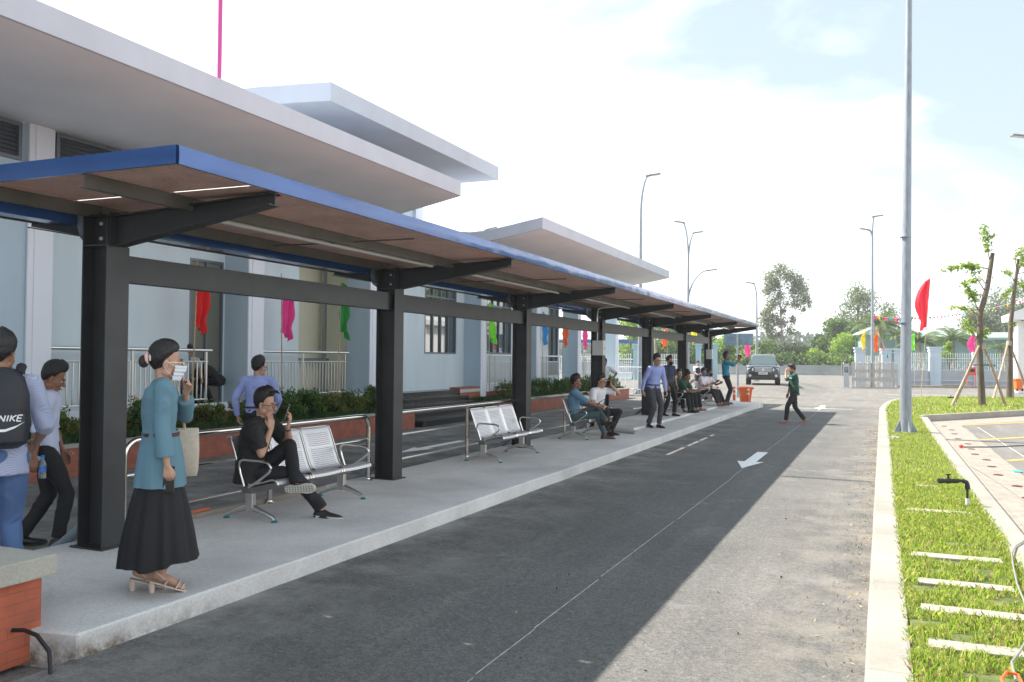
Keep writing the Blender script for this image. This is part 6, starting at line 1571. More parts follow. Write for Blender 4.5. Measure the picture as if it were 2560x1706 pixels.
def ik(a, c, l1, l2, pole):
    a = V(a); c = V(c); d = c - a; L_ = d.length
    if L_ > (l1 + l2) * 0.995: c = a + d.normalized() * (l1 + l2) * 0.995; d = c - a; L_ = d.length
    x = (l1 * l1 - l2 * l2 + L_ * L_) / (2 * L_); h = math.sqrt(max(0, l1 * l1 - x * x)); dn = d.normalized()
    p = V(pole); p = p - dn * p.dot(dn)
    p = p.normalized() if p.length > 1e-6 else V((0, 0, 1))
    return a + dn * x + p * h, c
def rings(mb, secs, n=20, sq=2.3):
    """secs: (centre, side, fwd, a, b)"""
    vs = []; k = len(secs)
    for c, s, f, a, b in secs:
        for i in range(n):
            t = 2 * math.pi * i / n; ct, st = math.cos(t), math.sin(t)
            x = a * math.copysign(abs(ct) ** (2 / sq), ct); y = b * math.copysign(abs(st) ** (2 / sq), st)
            vs.append(V(c) + V(s) * x + V(f) * y)
    fs = []
    for j in range(k - 1):
        for i in range(n): fs.append((j * n + i, j * n + (i + 1) % n, (j + 1) * n + (i + 1) % n, (j + 1) * n + i))
    fs += [tuple(range(n - 1, -1, -1)), tuple((k - 1) * n + i for i in range(n))]
    mb.add(vs, fs)
def caps(mb, pts, rs, n=12):
    """round ended tapering chain"""
    P = [V(p) for p in pts]; out = []; rr = []
    N = len(P)
    d0 = (P[0] - P[1]).normalized(); d1 = (P[-1] - P[-2]).normalized()
    for q in (80, 55, 25): out.append(P[0] + d0 * rs[0] * math.sin(R(q))); rr.append(rs[0] * math.cos(R(q)))
    # resample for smooth bends
    for i in range(N - 1):
        for s in range(4):
            t = s / 4
            p0 = P[max(0, i - 1)]; p1 = P[i]; p2 = P[i + 1]; p3 = P[min(N - 1, i + 2)]
            if N > 2: q = (2 * p1 + (p2 - p0) * t * 0.5 + (2 * p0 - 5 * p1 + 4 * p2 - p3) * t * t * 0.5 + (3 * p1 - p0 - 3 * p2 + p3) * t ** 3 * 0.5) * 0.5 + (p1.lerp(p2, t)) * 0.5 if False else p1.lerp(p2, t)
            else: q = p1.lerp(p2, t)
            out.append(q); rr.append(rs[i] + (rs[i + 1] - rs[i]) * t)
    out.append(P[-1]); rr.append(rs[-1])
    for q in (25, 55, 80): out.append(P[-1] + d1 * rs[-1] * math.sin(R(q))); rr.append(rs[-1] * math.cos(R(q)))
    mb.tube(out, rr, n)
def remeshed(mb, vox, smooth_it, wr=0.0, wfreq=9.0, seed=0.0, smooth_f=0.5):
    me = mb.mesh('tmp'); bm = bmesh.new(); bm.from_mesh(me); bmesh.ops.recalc_face_normals(bm, faces=bm.faces); bm.to_mesh(me); bm.free()
    o = bpy.data.objects.new('tmp', me); COL.objects.link(o)
    r = o.modifiers.new('r', 'REMESH'); r.mode = 'VOXEL'; r.voxel_size = vox; r.use_smooth_shade = True
    if smooth_it: s = o.modifiers.new('s', 'SMOOTH'); s.factor = smooth_f; s.iterations = smooth_it
    dg = bpy.context.evaluated_depsgraph_get(); ev = o.evaluated_get(dg)
    out = bpy.data.meshes.new_from_object(ev)
    bpy.data.objects.remove(o); bpy.data.meshes.remove(me)
    if wr:
        n = len(out.vertices); co = np.empty(n * 3); no = np.empty(n * 3); out.vertices.foreach_get('co', co); out.vertices.foreach_get('normal', no)
        co = co.reshape(-1, 3); no = no.reshape(-1, 3); d = np.empty(n)
        for i in range(n):
            p = co[i]; w = noise.noise(V((p[0] * 3 + seed, p[1] * 3, p[2] * 3)))
            q = noise.noise(V((p[0] * wfreq + w * 2.2, p[1] * wfreq + w * 2.2 + seed, p[2] * wfreq * 0.62)))
            d[i] = (1 - abs(q) * 3.2) * 0.6 + 0.5 * w
        co += no * (d * wr)[:, None]; out.vertices.foreach_set('co', co.ravel()); out.update()
    return out
def person(label, loc, face, H=1.70, sk=SK2, vox=0.010, pelvis=(0, 0, 0.92), spine=(0, 0.02, 1), side=(1, 0, 0), bend=0.0,
           wrR=(0.26, 0.02, 0.76), wrL=(-0.26, 0.02, 0.76), elR=(0.3, -1, 0), elL=(-0.3, -1, 0), handR=None, handL=None, nR=(-1, 0, 0), nL=(1, 0, 0), curl=0.45,
           anR=(0.10, 0.0, 0.09), anL=(-0.10, 0.0, 0.09), knR=(0, 1, 0), knL=(0, 1, 0), ftR=(0.1, 1, 0), ftL=(-0.1, 1, 0), ftRd=(0, 0, -1), ftLd=(0, 0, -1),
           look=(0, 1, -0.05), shirt='white', sleeve='short', trouser='black', shoe='black', hair='short', tuck=True, female=False, glasses=False, mask=None,
           shirt_m=None, trouser_m=None, trouser_len=1.0, shoe_m=None, sole_m=None, name='person', group=None, hemdrop=0.0, extra=None, hipw=0.09, shw=0.185, bulk=1.0):
    s = H / 1.70
    f = V((face[0], face[1], 0)).normalized(); rz = math.atan2(-f.x, f.y)
    t = thing(name, label, 'person', loc, rz, group)
    S = lambda p: V(p) * s
    pel = S(pelvis); sp = V(spine).normalized(); sd = V(side); sd = (sd - sp * sd.dot(sp)).normalized(); fw = sp.cross(sd).normalized()
    if fw.y < 0: fw = -fw
    fw = sd.cross(sp) * -1 if sd.cross(sp).y < 0 else sd.cross(sp)
    Ls = 0.505 * s
    neck = pel + sp * Ls + V((0, bend, 0)) * s
    def spc(t_): # curved spine
        return pel + sp * (Ls * t_) + V((0, bend * t_ * t_, 0)) * s - fw * (0.018 * s * math.sin(math.pi * max(0, min(1, t_))))
    shR = spc(0.90) + sd * shw * s; shL = spc(0.90) - sd * shw * s
    hpR = pel + V((hipw, 0, -0.02)) * s; hpL = pel + V((-hipw, 0, -0.02)) * s
    eR, wR = ik(shR, S(wrR), 0.285 * s, 0.25 * s, elR); eL, wL = ik(shL, S(wrL), 0.285 * s, 0.25 * s, elL)
    kR, aR = ik(hpR, S(anR), 0.435 * s, 0.42 * s, knR); kL, aL = ik(hpL, S(anL), 0.435 * s, 0.42 * s, knL)
    lk = V(look).normalized(); up = V((0, 0, 1)); hs_ = lk.cross(up).normalized(); hu = hs_.cross(lk).normalized()
    HM = Matrix((hs_, lk, hu)).transposed()
    hc = neck + sp * 0.066 * s + V((0, 0, 0.068)) * s + lk * 0.022 * s
    hz_ = 1.10 * (1.07 if female else 1.0)
    h = lambda x, y, z: hc + HM @ (V((x, y, z)) * s * hz_)
    # ---- body (one continuous surface)
    b = MB()
    fa = 0.88 if female else 1.0
    tor = [(-0.12, .105, .085), (0.02, .150, .100), (0.15, .150, .098), (0.34, .128, .084), (0.55, .142, .094), (0.76, .150, .098), (0.88, .140, .082), (0.97, .075, .058), (1.04, .055, .052)]
    rings(b, [(spc(q), sd, fw, a * s * fa, c * s * fa) for q, a, c in tor])
    caps(b, [spc(1.0), h(0, -0.03, -0.06)], [.054 * s * fa, .050 * s * fa])
    for sh, el, wr_ in ((shR, eR, wR), (shL, eL, wL)):
        caps(b, [spc(0.97), sh], [.045 * s, .050 * s * fa]); caps(b, [sh, sh.lerp(el, .5), el], [.050 * s * fa, .044 * s * fa, .036 * s * fa])
        caps(b, [el, el.lerp(wr_, .3), wr_], [.036 * s * fa, .039 * s * fa, .024 * s * fa])
    for hp, kn, an in ((hpR, kR, aR), (hpL, kL, aL)):
        caps(b, [hp, hp.lerp(kn, .5), kn], [.072 * s, .064 * s, .046 * s]); caps(b, [kn, kn.lerp(an, .3), an], [.045 * s, .048 * s, .032 * s])
    # head
    b.ball(h(0, -.012, .045), (.073 * s, .092 * s, .088 * s), HM); b.ball(h(0, .022, -.02), (.060 * s, .070 * s, .085 * s), HM); b.ball(h(0, .036, -.062), (.043 * s, .050 * s, .042 * s), HM); b.ball(h(0, .068, -.094), (.020 * s, .018 * s, .015 * s), HM)
    for q in (-1, 1):
        b.ball(h(q * .036, .062, -.026), (.022 * s, .020 * s, .022 * s), HM); b.ball(h(q * .052, .0, -.055), (.014 * s, .035 * s, .03 * s), HM)
        b.ball(h(q * .074, -.008, -.004), (.008 * s, .017 * s, .030 * s), HM @ Matrix.Rotation(q * 0.25, 3, 'Z')); b.ball(h(q * .076, -.004, -.028), (.007 * s, .009 * s, .010 * s), HM)
    caps(b, [h(-.034, .080, .026), h(0, .086, .022), h(.034, .080, .026)], [.008 * s, .008 * s, .008 * s], 8)
    caps(b, [h(0, .084, .012), h(0, .100, -.014), h(0, .108, -.028)], [.007 * s, .009 * s, .0105 * s], 8); b.ball(h(.011, .098, -.031), .008 * s); b.ball(h(-.011, .098, -.031), .008 * s)
    caps(b, [h(-.018, .088, -.060), h(0, .094, -.058), h(.018, .088, -.060)], [.006 * s] * 3, 8)
    # hands
    def hand(w, el, hd, nn, sg, cu):
        d = (V(hd) if hd else (w - el)).normalized(); nn = V(nn); nn = (nn - d * nn.dot(d)).normalized(); sv = d.cross(nn).normalized() * sg
        hs = s * fa; K = []
        for off, kl, fl, r in ((.029, .086, .070, .0092), (.010, .090, .078, .0095), (-.010, .086, .072, .0092), (-.028, .078, .056, .0082)):
            k_ = w + d * kl * hs + sv * off * hs; caps(b, [w + sv * off * .55 * hs + d * .005, k_], [.015 * hs, .0125 * hs], 8)
            p = k_; pts = [p]; a = cu * (0.8 + random.uniform(0, .25)); ang = 0
            for q in (.44, .31, .25):
                ang += a; p = p + (d * math.cos(ang) + nn * math.sin(ang) + sv * off * 1.2).normalized() * fl * q * hs; pts.append(p)
            caps(b, pts, [r * hs, r * .95 * hs, r * .88 * hs, r * .75 * hs], 8); K.append(pts[-1])
        caps(b, [w + sv * .016 * hs + d * .012 * hs, w + sv * .038 * hs + d * .045 * hs + nn * .012 * hs, w + sv * .045 * hs + d * .075 * hs + nn * .026 * hs, w + sv * .036 * hs + d * .098 * hs + nn * .034 * hs], [.016 * hs, .013 * hs, .0105 * hs, .0085 * hs], 8)
        return w + d * .085 * hs + nn * .03 * hs, d, nn, sv
    cR = curl if not isinstance(curl, tuple) else curl[0]; cL = curl if not isinstance(curl, tuple) else curl[1]
    HR = hand(wR, eR, handR, nR, 1, cR); HL = hand(wL, eL, handL, nL, -1, cL)
    def foot(an, ft, dn, bare):
        d = V(ft).normalized(); dn = V(dn); dn = (dn - d * dn.dot(d)).normalized(); sv = d.cross(dn).normalized()
        if bare:
            caps(b, [an - d * .03 * s + dn * .035 * s, an + d * .06 * s + dn * .045 * s, an + d * .14 * s + dn * .065 * s, an + d * .17 * s + dn * .068 * s], [.030 * s, .030 * s, .024 * s, .017 * s], 10)
            for k in range(5): caps(b, [an + d * .13 * s + sv * (k - 2) * .015 * s + dn * .07 * s, an + d * (.195 - abs(k - 1.5) * .012) * s + sv * (k - 2) * .0165 * s + dn * .075 * s], [.012 * s, .0085 * s], 6)
        return d, dn, sv
    bare = shoe in ('sandal', 'heel', 'red')
    fR = foot(aR, ftR, ftRd, bare); fL = foot(aL, ftL, ftLd, bare)
    me = remeshed(b, vox * (0.75 if vox > .008 else 1), 2 if vox < .008 else 1); o_body = link_mesh('body', me, sk, t, smooth=True)
    # ---- face details
    if vox < 0.016:
        for q in (-1, 1):
            e = MB().ball(h(q * .031, .073, .002), (.0125 * s, .010 * s, .0075 * s), HM, 10, 8).build('eye', M_eye, t, smooth=True)
            MB().ball(h(q * .031, .0805, .002), (.005 * s, .0035 * s, .005 * s), HM, 8, 6).build('iris', M_iris, e, smooth=True)
            m_ = MB(); caps(m_, [h(q * .016, .088, .020), h(q * .034, .086, .026), h(q * .050, .074, .022)], [.0028 * s, .0034 * s, .002 * s], 6); m_.build('eyebrow', M_hair, t, smooth=True)
        if not mask:
            m_ = MB(); caps(m_, [h(-.021, .090, -.061), h(0, .0985, -.0605), h(.021, .090, -.061)], [.003 * s, .0052 * s, .003 * s], 8); m_.build('lips', M_lip, t, smooth=True)
    # ---- hair: star shaped cap
    nu, nv = (56, 36) if vox < .012 else (32, 22); vs = []; fs = []; sd_ = random.uniform(0, 50)
    for j in range(nv + 1):
        th = math.pi * j / nv
        for i in range(nu):
            az = 2 * math.pi * i / nu  # 0 = front
            dx, dy, dz = math.sin(th) * math.sin(az), math.sin(th) * math.cos(az), math.cos(th)
            el = 90 - math.degrees(th); af = abs((math.degrees(az) + 180) % 360 - 180)
            if female: line = np.interp(af, [0, 45, 68, 90, 110, 150, 180], [28, 22, 2, -18, -42, -62, -70])
            else: line = np.interp(af, [0, 40, 58, 74, 88, 104, 140, 180], [29, 26, 10, -28, -16, -38, -60, -68])
            k = 1 / (1 + math.exp(-(el - line) / 3.5))
            edge_ = max(0.0, min(1.0, (el - line) / 26)); vol = 0.0015 + edge_ * 0.006 + edge_ * (0.026 if not female else 0.008) * max(0, math.sin(R(el))) + (0.012 * max(0, 1 - af / 70) * max(0, math.sin(R(el * 1.3))) if not female else 0)
            # cranium radius
            rz_ = .088 + (.026 * max(0.0, min(1.0, (af - 95) / 40)) if dz < 0 else 0)
            r0 = 1 / math.sqrt((dx / .073) ** 2 + (dy / .092) ** 2 + (dz / rz_) ** 2)
            tuft = 0.0035 * noise.noise(V((dx * 9 + sd_, dy * 9, dz * 5))) + 0.002 * noise.noise(V((dx * 24 + sd_, dy * 24, dz * 9)))
            r = r0 * (1 - (1 - k) * 0.22) + k * (vol + tuft)
            if el < -20: r += -0.003 * k
            vs.append(h(dx * r, -.012 + dy * r, .045 + dz * r))
    for j in range(nv):
        for i in range(nu): fs.append((j * nu + i, j * nu + (i + 1) % nu, (j + 1) * nu + (i + 1) % nu, (j + 1) * nu + i))
    hr = MB().add(vs, fs).build('hair', M_hair, t, smooth=True, autosmooth=80)
    # ---- shirt
    g = MB(); wide = 1.0
    th_ = [(0.0 - hemdrop, .166, .118), (0.16, .166, .118), (0.34, .152, .106), (0.55, .164, .116), (0.76, .172, .120), (0.88, .168, .104), (0.97, .098, .074), (1.0, .070, .062)]
    if female: th_ = [(0.98 * q_ if q_ > .9 else q_, a * (.97), c * 1.0) for q_, a, c in th_]
    if not tuck: th_ = [(-0.22 - hemdrop, .178, .130)] + th_
    rings(g, [(spc(q), sd, fw, a * s * bulk, c * s * bulk) for q, a, c in th_], 28)
    cuffs = []
    for sh, el, wr_ in ((shR, eR, wR), (shL, eL, wL)):
        caps(g, [spc(0.95), sh], [.058 * s, .066 * s])
        if sleeve == 'short': e_ = sh.lerp(el, 0.80); g.tube([sh, sh.lerp(el, .3), e_], [.067 * s * bulk, .068 * s * bulk, .068 * s * bulk], 14)
        elif sleeve == 'half': e_ = el.lerp(wr_, 0.15); g.tube([sh, sh.lerp(el, .5), el, e_], [.066 * s, .062 * s, .056 * s, .054 * s], 14)
        else:
            e_ = el.lerp(wr_, 0.93 if sleeve == 'long' else 0.72); caps(g, [sh, sh.lerp(el, .5), el], [.066 * s, .058 * s, .052 * s]); g.tube([el, el.lerp(wr_, .4), e_], [.052 * s, (.048 if sleeve == 'long' else .057) * s, (.038 if sleeve == 'long' else .058) * s], 14)
            cuffs.append((el, wr_, e_))
    shm = shirt_m or cloth(shirt, dict(white=(.78, .78, .80), denim=(.10, .22, .32), teal=(.02, .25, .40), black=(.012, .012, .014), green=(.012, .07, .045), peri=(.30, .36, .68), navy=(.02, .03, .07), pale=(.55, .60, .80), grey=(.45, .45, .46))[shirt])
    me = remeshed(g, vox * 1.15, 6, wr=(0.009 if vox < .009 else 0.0065) * s, wfreq=8.5, seed=sd_)
    o_sh = link_mesh('shirt', me, shm, t, smooth=True)
    for el, wr_, e_ in cuffs:
        d = (wr_ - el).normalized(); r_ = (.040 if sleeve == 'long' else .056) * s
        MB().tube([e_ - d * .05 * s, e_ - d * .045 * s, e_ + d * .004 * s, e_ + d * .006 * s], [r_ - .004, r_ + .002, r_ + .001, r_ - .004], 16).build('cuff', shm, o_sh, smooth=True)
    # collar and placket
    cb = MB(); c0 = spc(0.985); N_ = 18; vs = []; fs = []
    for i in range(N_ + 1):
        a = R(-150 + 300 * i / N_) ; dirv = sd * math.sin(a + math.pi) + fw * math.cos(a + math.pi)
        op = abs(i / N_ - .5) * 2
        r1 = .061 * s; vs += [c0 + dirv * (r1 + .006 * s) + sp * (.030 - .012 * op) * s, c0 + dirv * (r1 + .017 * s) - sp * .004 * s + fw * (.022 * op ** 4) * s, c0 + dirv * (r1 + .003 * s) + sp * (.028 - .012 * op) * s, c0 + dirv * (r1) - sp * .010 * s]
    for i in range(N_):
        a = 4 * i; fs += [(a, a + 1, a + 5, a + 4), (a + 2, a + 6, a + 7, a + 3), (a, a + 4, a + 6, a + 2)]
    if not female and shirt != 'tee': cb.add(vs, fs).build('collar', shm, o_sh, smooth=True)
    # ---- trousers
    if trouser:
        g = MB(); rings(g, [(spc(q), sd, fw, a * s, c * s) for q, a, c in [(-0.16, .125, .105), (-0.04, .158, .120), (0.08, .160, .118), (0.15, .158, .115)]], 24)
        for hp, kn, an in ((hpR, kR, aR), (hpL, kL, aL)):
            en = kn.lerp(an, trouser_len * 1.0 if trouser_len < 1 else 0.99)
            caps(g, [hp, hp.lerp(kn, .5), kn], [.096 * s, .086 * s, .068 * s]); g.tube([kn, kn.lerp(an, .3), kn.lerp(an, .7), en], [.066 * s, .068 * s, .060 * s, .060 * s], 14)
        trm = trouser_m or cloth('tr_' + trouser, dict(black=(.010, .010, .013), grey=(.055, .055, .065), jeans=(.075, .14, .30), navy=(.014, .018, .04), slate=(.05, .09, .10))[trouser])
        me = remeshed(g, vox * 1.15, 5, wr=(0.010 if vox < .009 else 0.007) * s, wfreq=6.5, seed=sd_ + 9)
        o_tr = link_mesh('trousers', me, trm, t, smooth=True)
        bm_ = MB(); c0 = spc(0.165); rings(bm_, [(c0 + sp * q * s, sd, fw, (.162 + e) * s, (.118 + e) * s) for q, e in ((-.017, -.003), (-.014, .003), (.014, .003), (.017, -.003))], 28)
        if tuck: bm_.build('belt', M_gl, o_tr, smooth=True)
    # ---- shoes
    sm = shoe_m or mat('shoe_' + shoe, dict(black=(.012, .012, .013), sneaker=(.015, .015, .018), boot=(.085, .040, .028), sandal=(.035, .02, .015), heel=(.62, .50, .42), red=(.35, .05, .05))[shoe if shoe in ('black', 'sneaker', 'boot', 'sandal', 'heel') else 'red'], 0.5 if shoe != 'black' else 0.25)
    for an, (d, dn, sv) in ((aR, fR), (aL, fL)):
        q = lambda y, x, z: an + d * y * s + sv * x * s + dn * z * s
        if not bare:
            sec = [(-.075, .022, .030), (-.062, .034, .058), (-.02, .037, .068), (.03, .038, .060), (.08, .042, .042), (.13, .047, .034), (.175, .043, .028), (.205, .028, .020), (.215, .012, .012)]
            m_ = MB(); vs = []; fs = []; n_ = 14
            for y_, w_, h_ in sec:
                for i in range(n_):
                    a = math.pi * 2 * i / n_; vs.append(q(y_, w_ * math.cos(a), .085 - (h_ * max(0, math.sin(a)) * (1.3 if sec else 1)) if math.sin(a) > 0 else .085 + 0.004))
            for j in range(len(sec) - 1):
                for i in range(n_): fs.append((j * n_ + i, j * n_ + (i + 1) % n_, (j + 1) * n_ + (i + 1) % n_, (j + 1) * n_ + i))
            fs += [tuple(range(n_ - 1, -1, -1)), tuple((len(sec) - 1) * n_ + i for i in range(n_))]
            m_.add(vs, fs)
            if shoe == 'boot': m_.tube([q(-.02, 0, .06), q(-.01, 0, -.06)], [.052 * s, .05 * s], 14)
            so = m_.build('shoe', sm, t, smooth=True, autosmooth=60)
            slm = sole_m or (mat('sole_white', (.55, .53, .48), .6) if shoe == 'sneaker' else mat('sole_dark', (.02, .018, .016), .7))
            m_ = MB(); top = []; out = [(-.078, .012), (-.07, .030), (-.03, .037), (.03, .035), (.08, .041), (.13, .049), (.18, .044), (.208, .028), (.218, .010)]
            pl_ = [(y_, w_) for y_, w_ in out] + [(y_, -w_) for y_, w_ in out[::-1]]; n_ = len(pl_)
            th2 = .022 if shoe in ('sneaker', 'boot') else .012
            m_.add([q(y_, x_, .090 - th2) for y_, x_ in pl_] + [q(y_, x_, .092) for y_, x_ in pl_], [tuple(range(n_)), tuple(range(2 * n_ - 1, n_ - 1, -1))] + [(i, i + n_, (i + 1) % n_ + n_, (i + 1) % n_) for i in range(n_)])
            sl = m_.build('sole', slm, so, bevel=0.003)
            if shoe == 'sneaker':
                m_ = MB()
                for yy in range(10):
                    for xx in (-1, 0, 1): m_.cbox(q(-.055 + yy * .027, xx * .020, .0925), (.012, .012, .004), Matrix((tuple(d), tuple(sv), tuple(dn))).transposed())
                m_.build('tread', mat('tread', (.18, .18, .17), .7), so)
        else:
            slm = sole_m or mat('sandal_sole', (.03, .018, .012), .7)
            out = [(-.058, .012), (-.05, .028), (-.02, .034), (.04, .032), (.09, .040), (.14, .044), (.18, .038), (.205, .018)]
            pl_ = [(y_, w_) for y_, w_ in out] + [(y_, -w_) for y_, w_ in out[::-1]]; n_ = len(pl_)
            m_ = MB(); z0 = .082 if shoe != 'heel' else None
            if shoe == 'heel':
                hz = lambda y_: .088 + .0 * y_
                m_.add([q(y_, x_, hz(y_) - .004) for y_, x_ in pl_] + [q(y_, x_, hz(y_) + .006) for y_, x_ in pl_], [tuple(range(n_)), tuple(range(2 * n_ - 1, n_ - 1, -1))] + [(i, i + n_, (i + 1) % n_ + n_, (i + 1) % n_) for i in range(n_)])
                so = m_.build('sandal', sm, t)
                hb = q(-.035, 0, .094); ht = V((hb.x, hb.y, 0.003)); MB().tube([hb, hb.lerp(ht, .6), ht], [.026 * s, .020 * s, .017 * s], 12).build('heel', sm, so, smooth=True, autosmooth=50)
            else:
                m_.add([q(y_, x_, .080) for y_, x_ in pl_] + [q(y_, x_, .092) for y_, x_ in pl_], [tuple(range(n_)), tuple(range(2 * n_ - 1, n_ - 1, -1))] + [(i, i + n_, (i + 1) % n_ + n_, (i + 1) % n_) for i in range(n_)])
                so = m_.build('sandal', sm, t)
            st = MB()
            for y_, r_, hgt in ((.13, .041, .045), (.165, .036, .03), (.05, .035, .012)): 
                st.tube([q(y_ + .01 * math.sin(a), r_ * math.cos(a) * 1.12, .082 - (hgt + .006) * math.sin(a) * (1 if y_ > .1 else 1.6)) for a in np.linspace(0, math.pi, 9)], .0055 * s, 6)
            st.tube([q(.04, .034, .05), q(-.03, .036, .015), q(-.055, 0, .01), q(-.03, -.036, .015), q(.04, -.034, .05)], .005 * s, 6)
            st.build('straps', sm, so, smooth=True)
    # ---- glasses, mask
    if glasses:
        m_ = MB(); c_ = mat('glasses_pale', (.75, .72, .68), .3, .6) if glasses == 'pale' else M_gl
        for q_ in (-1, 1):
            m_.tube([h(q_ * .032 + .022 * math.cos(a), .097 - .004 * abs(math.cos(a)), .0 + .016 * math.sin(a)) for a in np.linspace(0, 6.2832, 17)], .0022 * s if not glasses == 'pale' else .0018, 6, cap=False)
            m_.tube([h(q_ * .055, .093, .006), h(q_ * .076, .06, .006), h(q_ * .082, -.005, .004)], .0024 * s, 6)
        m_.tube([h(-.010, .099, .003), h(.010, .099, .003)], .0022 * s, 6); m_.build('glasses', c_, t, smooth=True)
    if mask:
        vs = []; fs = []; n1, n2 = 15, 8
        for j in range(n2 + 1):
            for i in range(n1 + 1):
                a = R(-68 + 136 * i / n1); z = -.012 - .092 * j / n2; g_ = j / n2
                rx = .068 - .020 * g_ ** 1.5; ry = .116 - .030 * g_ ** 1.4 + (.004 if 0.1 < g_ < .5 else 0)
                pl__ = .002 * math.sin(g_ * 22)
                vs.append(h((rx + pl__) * math.sin(a), (ry + pl__) * math.cos(a) * (1 if abs(a) < 1 else 1), z))
        for j in range(n2):
            for i in range(n1): a = j * (n1 + 1) + i; fs.append((a, a + 1, a + n1 + 2, a + n1 + 1))
        mo = MB().add(vs, fs).build('face_mask', mask, t, smooth=True, fix=False)
        lp = MB()
        for q_ in (-1, 1): lp.tube([h(q_ * .062, .045, -.018), h(q_ * .076, .01, -.002), h(q_ * .084, -.012, .012), h(q_ * .084, -.024, -.012), h(q_ * .072, .0, -.05), h(q_ * .052, .035, -.085)], .0016, 6)
        lp.build('ear_loops', M_white, mo)
    info = dict(root=t, s=s, hc=hc, HM=HM, h=h, HR=HR, HL=HL, wR=wR, wL=wL, eR=eR, eL=eL, spc=spc, sd=sd, fw=fw, sp=sp, shR=shR, shL=shL, pel=pel, kR=kR, kL=kL, aR=aR, aL=aL, shirt=o_sh, W=Matrix.Translation(V(loc)) @ Matrix.Rotation(rz, 4, 'Z'), rz=rz, M_shirt=shm)
    return info
M_phone = mat('phone_black', (0.012, 0.012, 0.014), 0.15, coat=0.5)
def phone(inf, hand, label, off=(0, 0, 0), size=(0.075, 0.008, 0.155), up=None, nm='phone', m=None):
    c, d, n_, s_ = inf[hand]; W = inf['W']
    c = c + V(off)
    u = V(up).normalized() if up else d
    n2 = (n_ - u * n_.dot(u)).normalized(); s2 = u.cross(n2).normalized()
    R3 = W.to_3x3() @ Matrix((s2, n2, u)).transposed()
    o = MB().cbox((0, 0, 0), size, None).build(nm, m or M_phone, bevel=0.003)
    o.matrix_world = Matrix.Translation(W @ c) @ R3.to_4x4()
    tag(o, label, nm.replace('_', ' ')); return o

# -- 1 seated man in black on the first bench
A = person('man in black with glasses, legs crossed on the first bench, raising a phone', (-5.66, 6.80, 0.21), (0.95, 0.30), 1.72, SK1, 0.006,
    pelvis=(0, 0.03, 0.445), spine=(0, 0.10, 1), bend=0.05, bulk=1.14, shw=.205, wrR=(0.09, 0.25, 0.855), wrL=(-0.03, 0.37, 0.87), elR=(0.35, -0.25, -1), elL=(-0.7, 0.2, -1), handR=(-0.30, -0.10, 1), handL=(0.10, 0.35, 0.9), nR=(-0.6, -0.8, 0), nL=(0.2, -0.9, 0.4), curl=(0.38, 0.5),
    anR=(-0.08, 0.70, 0.09), anL=(0.13, 0.52, 0.335), knR=(0, 0.6, 1), knL=(-0.3, 0.3, 1), ftR=(0.0, 1, -0.06), ftL=(0.05, 1, 0.06), ftRd=(0, -0.06, -1), ftLd=(1, 0, -0.25), look=(0.10, 1, -0.10),
    shirt='black', trouser='black', shoe='sneaker', glasses=True, sleeve='short', tuck=False)
phone(A, 'HL', 'black phone held up by the seated man in black', off=(0.0, -0.01, 0.05), up=(0.0, 0.35, 1))
MB().tube([A['wL'].lerp(A['eL'], .10), A['wL'].lerp(A['eL'], .16)], [.031, .031], 14).build('watch', M_gl, A['root'])
# hair quiff
q = MB()
for k in range(9):
    x = -0.04 + k * 0.010
    caps(q, [A['h'](x, .05, .118), A['h'](x + .004, .085, .122 + .004 * (k % 3)), A['h'](x + .008, .108 + .004 * (k % 2), .108 + .012 * (k / 8))], [.012, .010, .003], 6)
q.build('quiff', M_hair, A['root'], smooth=True)

# -- 2 woman in the teal tunic
M_tunic = cloth('tunic', (0.12, 0.235, 0.30)); M_skirt = cloth('skirt_black', (0.010, 0.010, 0.012))
B = person('woman in teal tunic and long black skirt standing at the near end of the platform', (-4.42, 4.43, 0.21), (0.66, 0.75), 1.585, SK1, 0.006,
    pelvis=(0, 0.0, 0.985), spine=(0, 0.02, 1), wrR=(0.25, 0.03, 0.885), wrL=(-0.04, 0.17, 1.40), elR=(0.5, -1, 0), elL=(-0.8, 0.3, -1), handR=(0.0, 0.10, -1), handL=(0.35, 0.25, 0.75), nR=(-1, 0.25, 0), nL=(0.6, -0.7, 0), curl=(0.75, 0.75),
    anR=(0.06, 0.02, 0.155), anL=(-0.06, -0.10, 0.155), ftR=(0.12, 1, -0.36), ftL=(-0.05, 1, -0.36), ftRd=(0, -0.36, -1), ftLd=(0, -0.36, -1), look=(0.0, 1, -0.06),
    shirt_m=M_tunic, sleeve='threeq', trouser=None, shoe='heel', female=True, glasses='pale', hipw=0.08, mask=mat('mask_white', (0.72, 0.76, 0.82), 0.8), tuck=True, shw=0.180)
s = B['s']; sc3 = lambda t_: B['spc'](t_)
# tunic skirt part below the belt with soft folds
def flare(secs, n=64, folds=0, amp=0.0, ph=0.0):
    vs = []; fs = []
    for (z, a, b_, cy, fa_) in secs:
        for i in range(n):
            t_ = 2 * math.pi * i / n; k = 1 + fa_ * amp * math.sin(folds * t_ + ph + 0.6 * math.sin(3 * t_)) + fa_ * amp * 0.4 * math.sin((folds * 2 - 3) * t_)
            vs.append((a * k * math.cos(t_), cy + b_ * k * math.sin(t_), z))
    for j in range(len(secs) - 1):
        for i in range(n): fs.append((j * n + i, j * n + (i + 1) % n, (j + 1) * n + (i + 1) % n, (j + 1) * n + i))
    return MB().add(vs, fs)
fl = flare([(1.065, .145, .108, 0, 0), (1.03, .150, .115, 0, .3), (0.95, .168, .135, 0, .6), (0.85, .185, .150, 0, .8), (0.76, .196, .160, 0, 1.0), (0.70, .202, .166, 0, 1.0)], folds=9, amp=0.035)
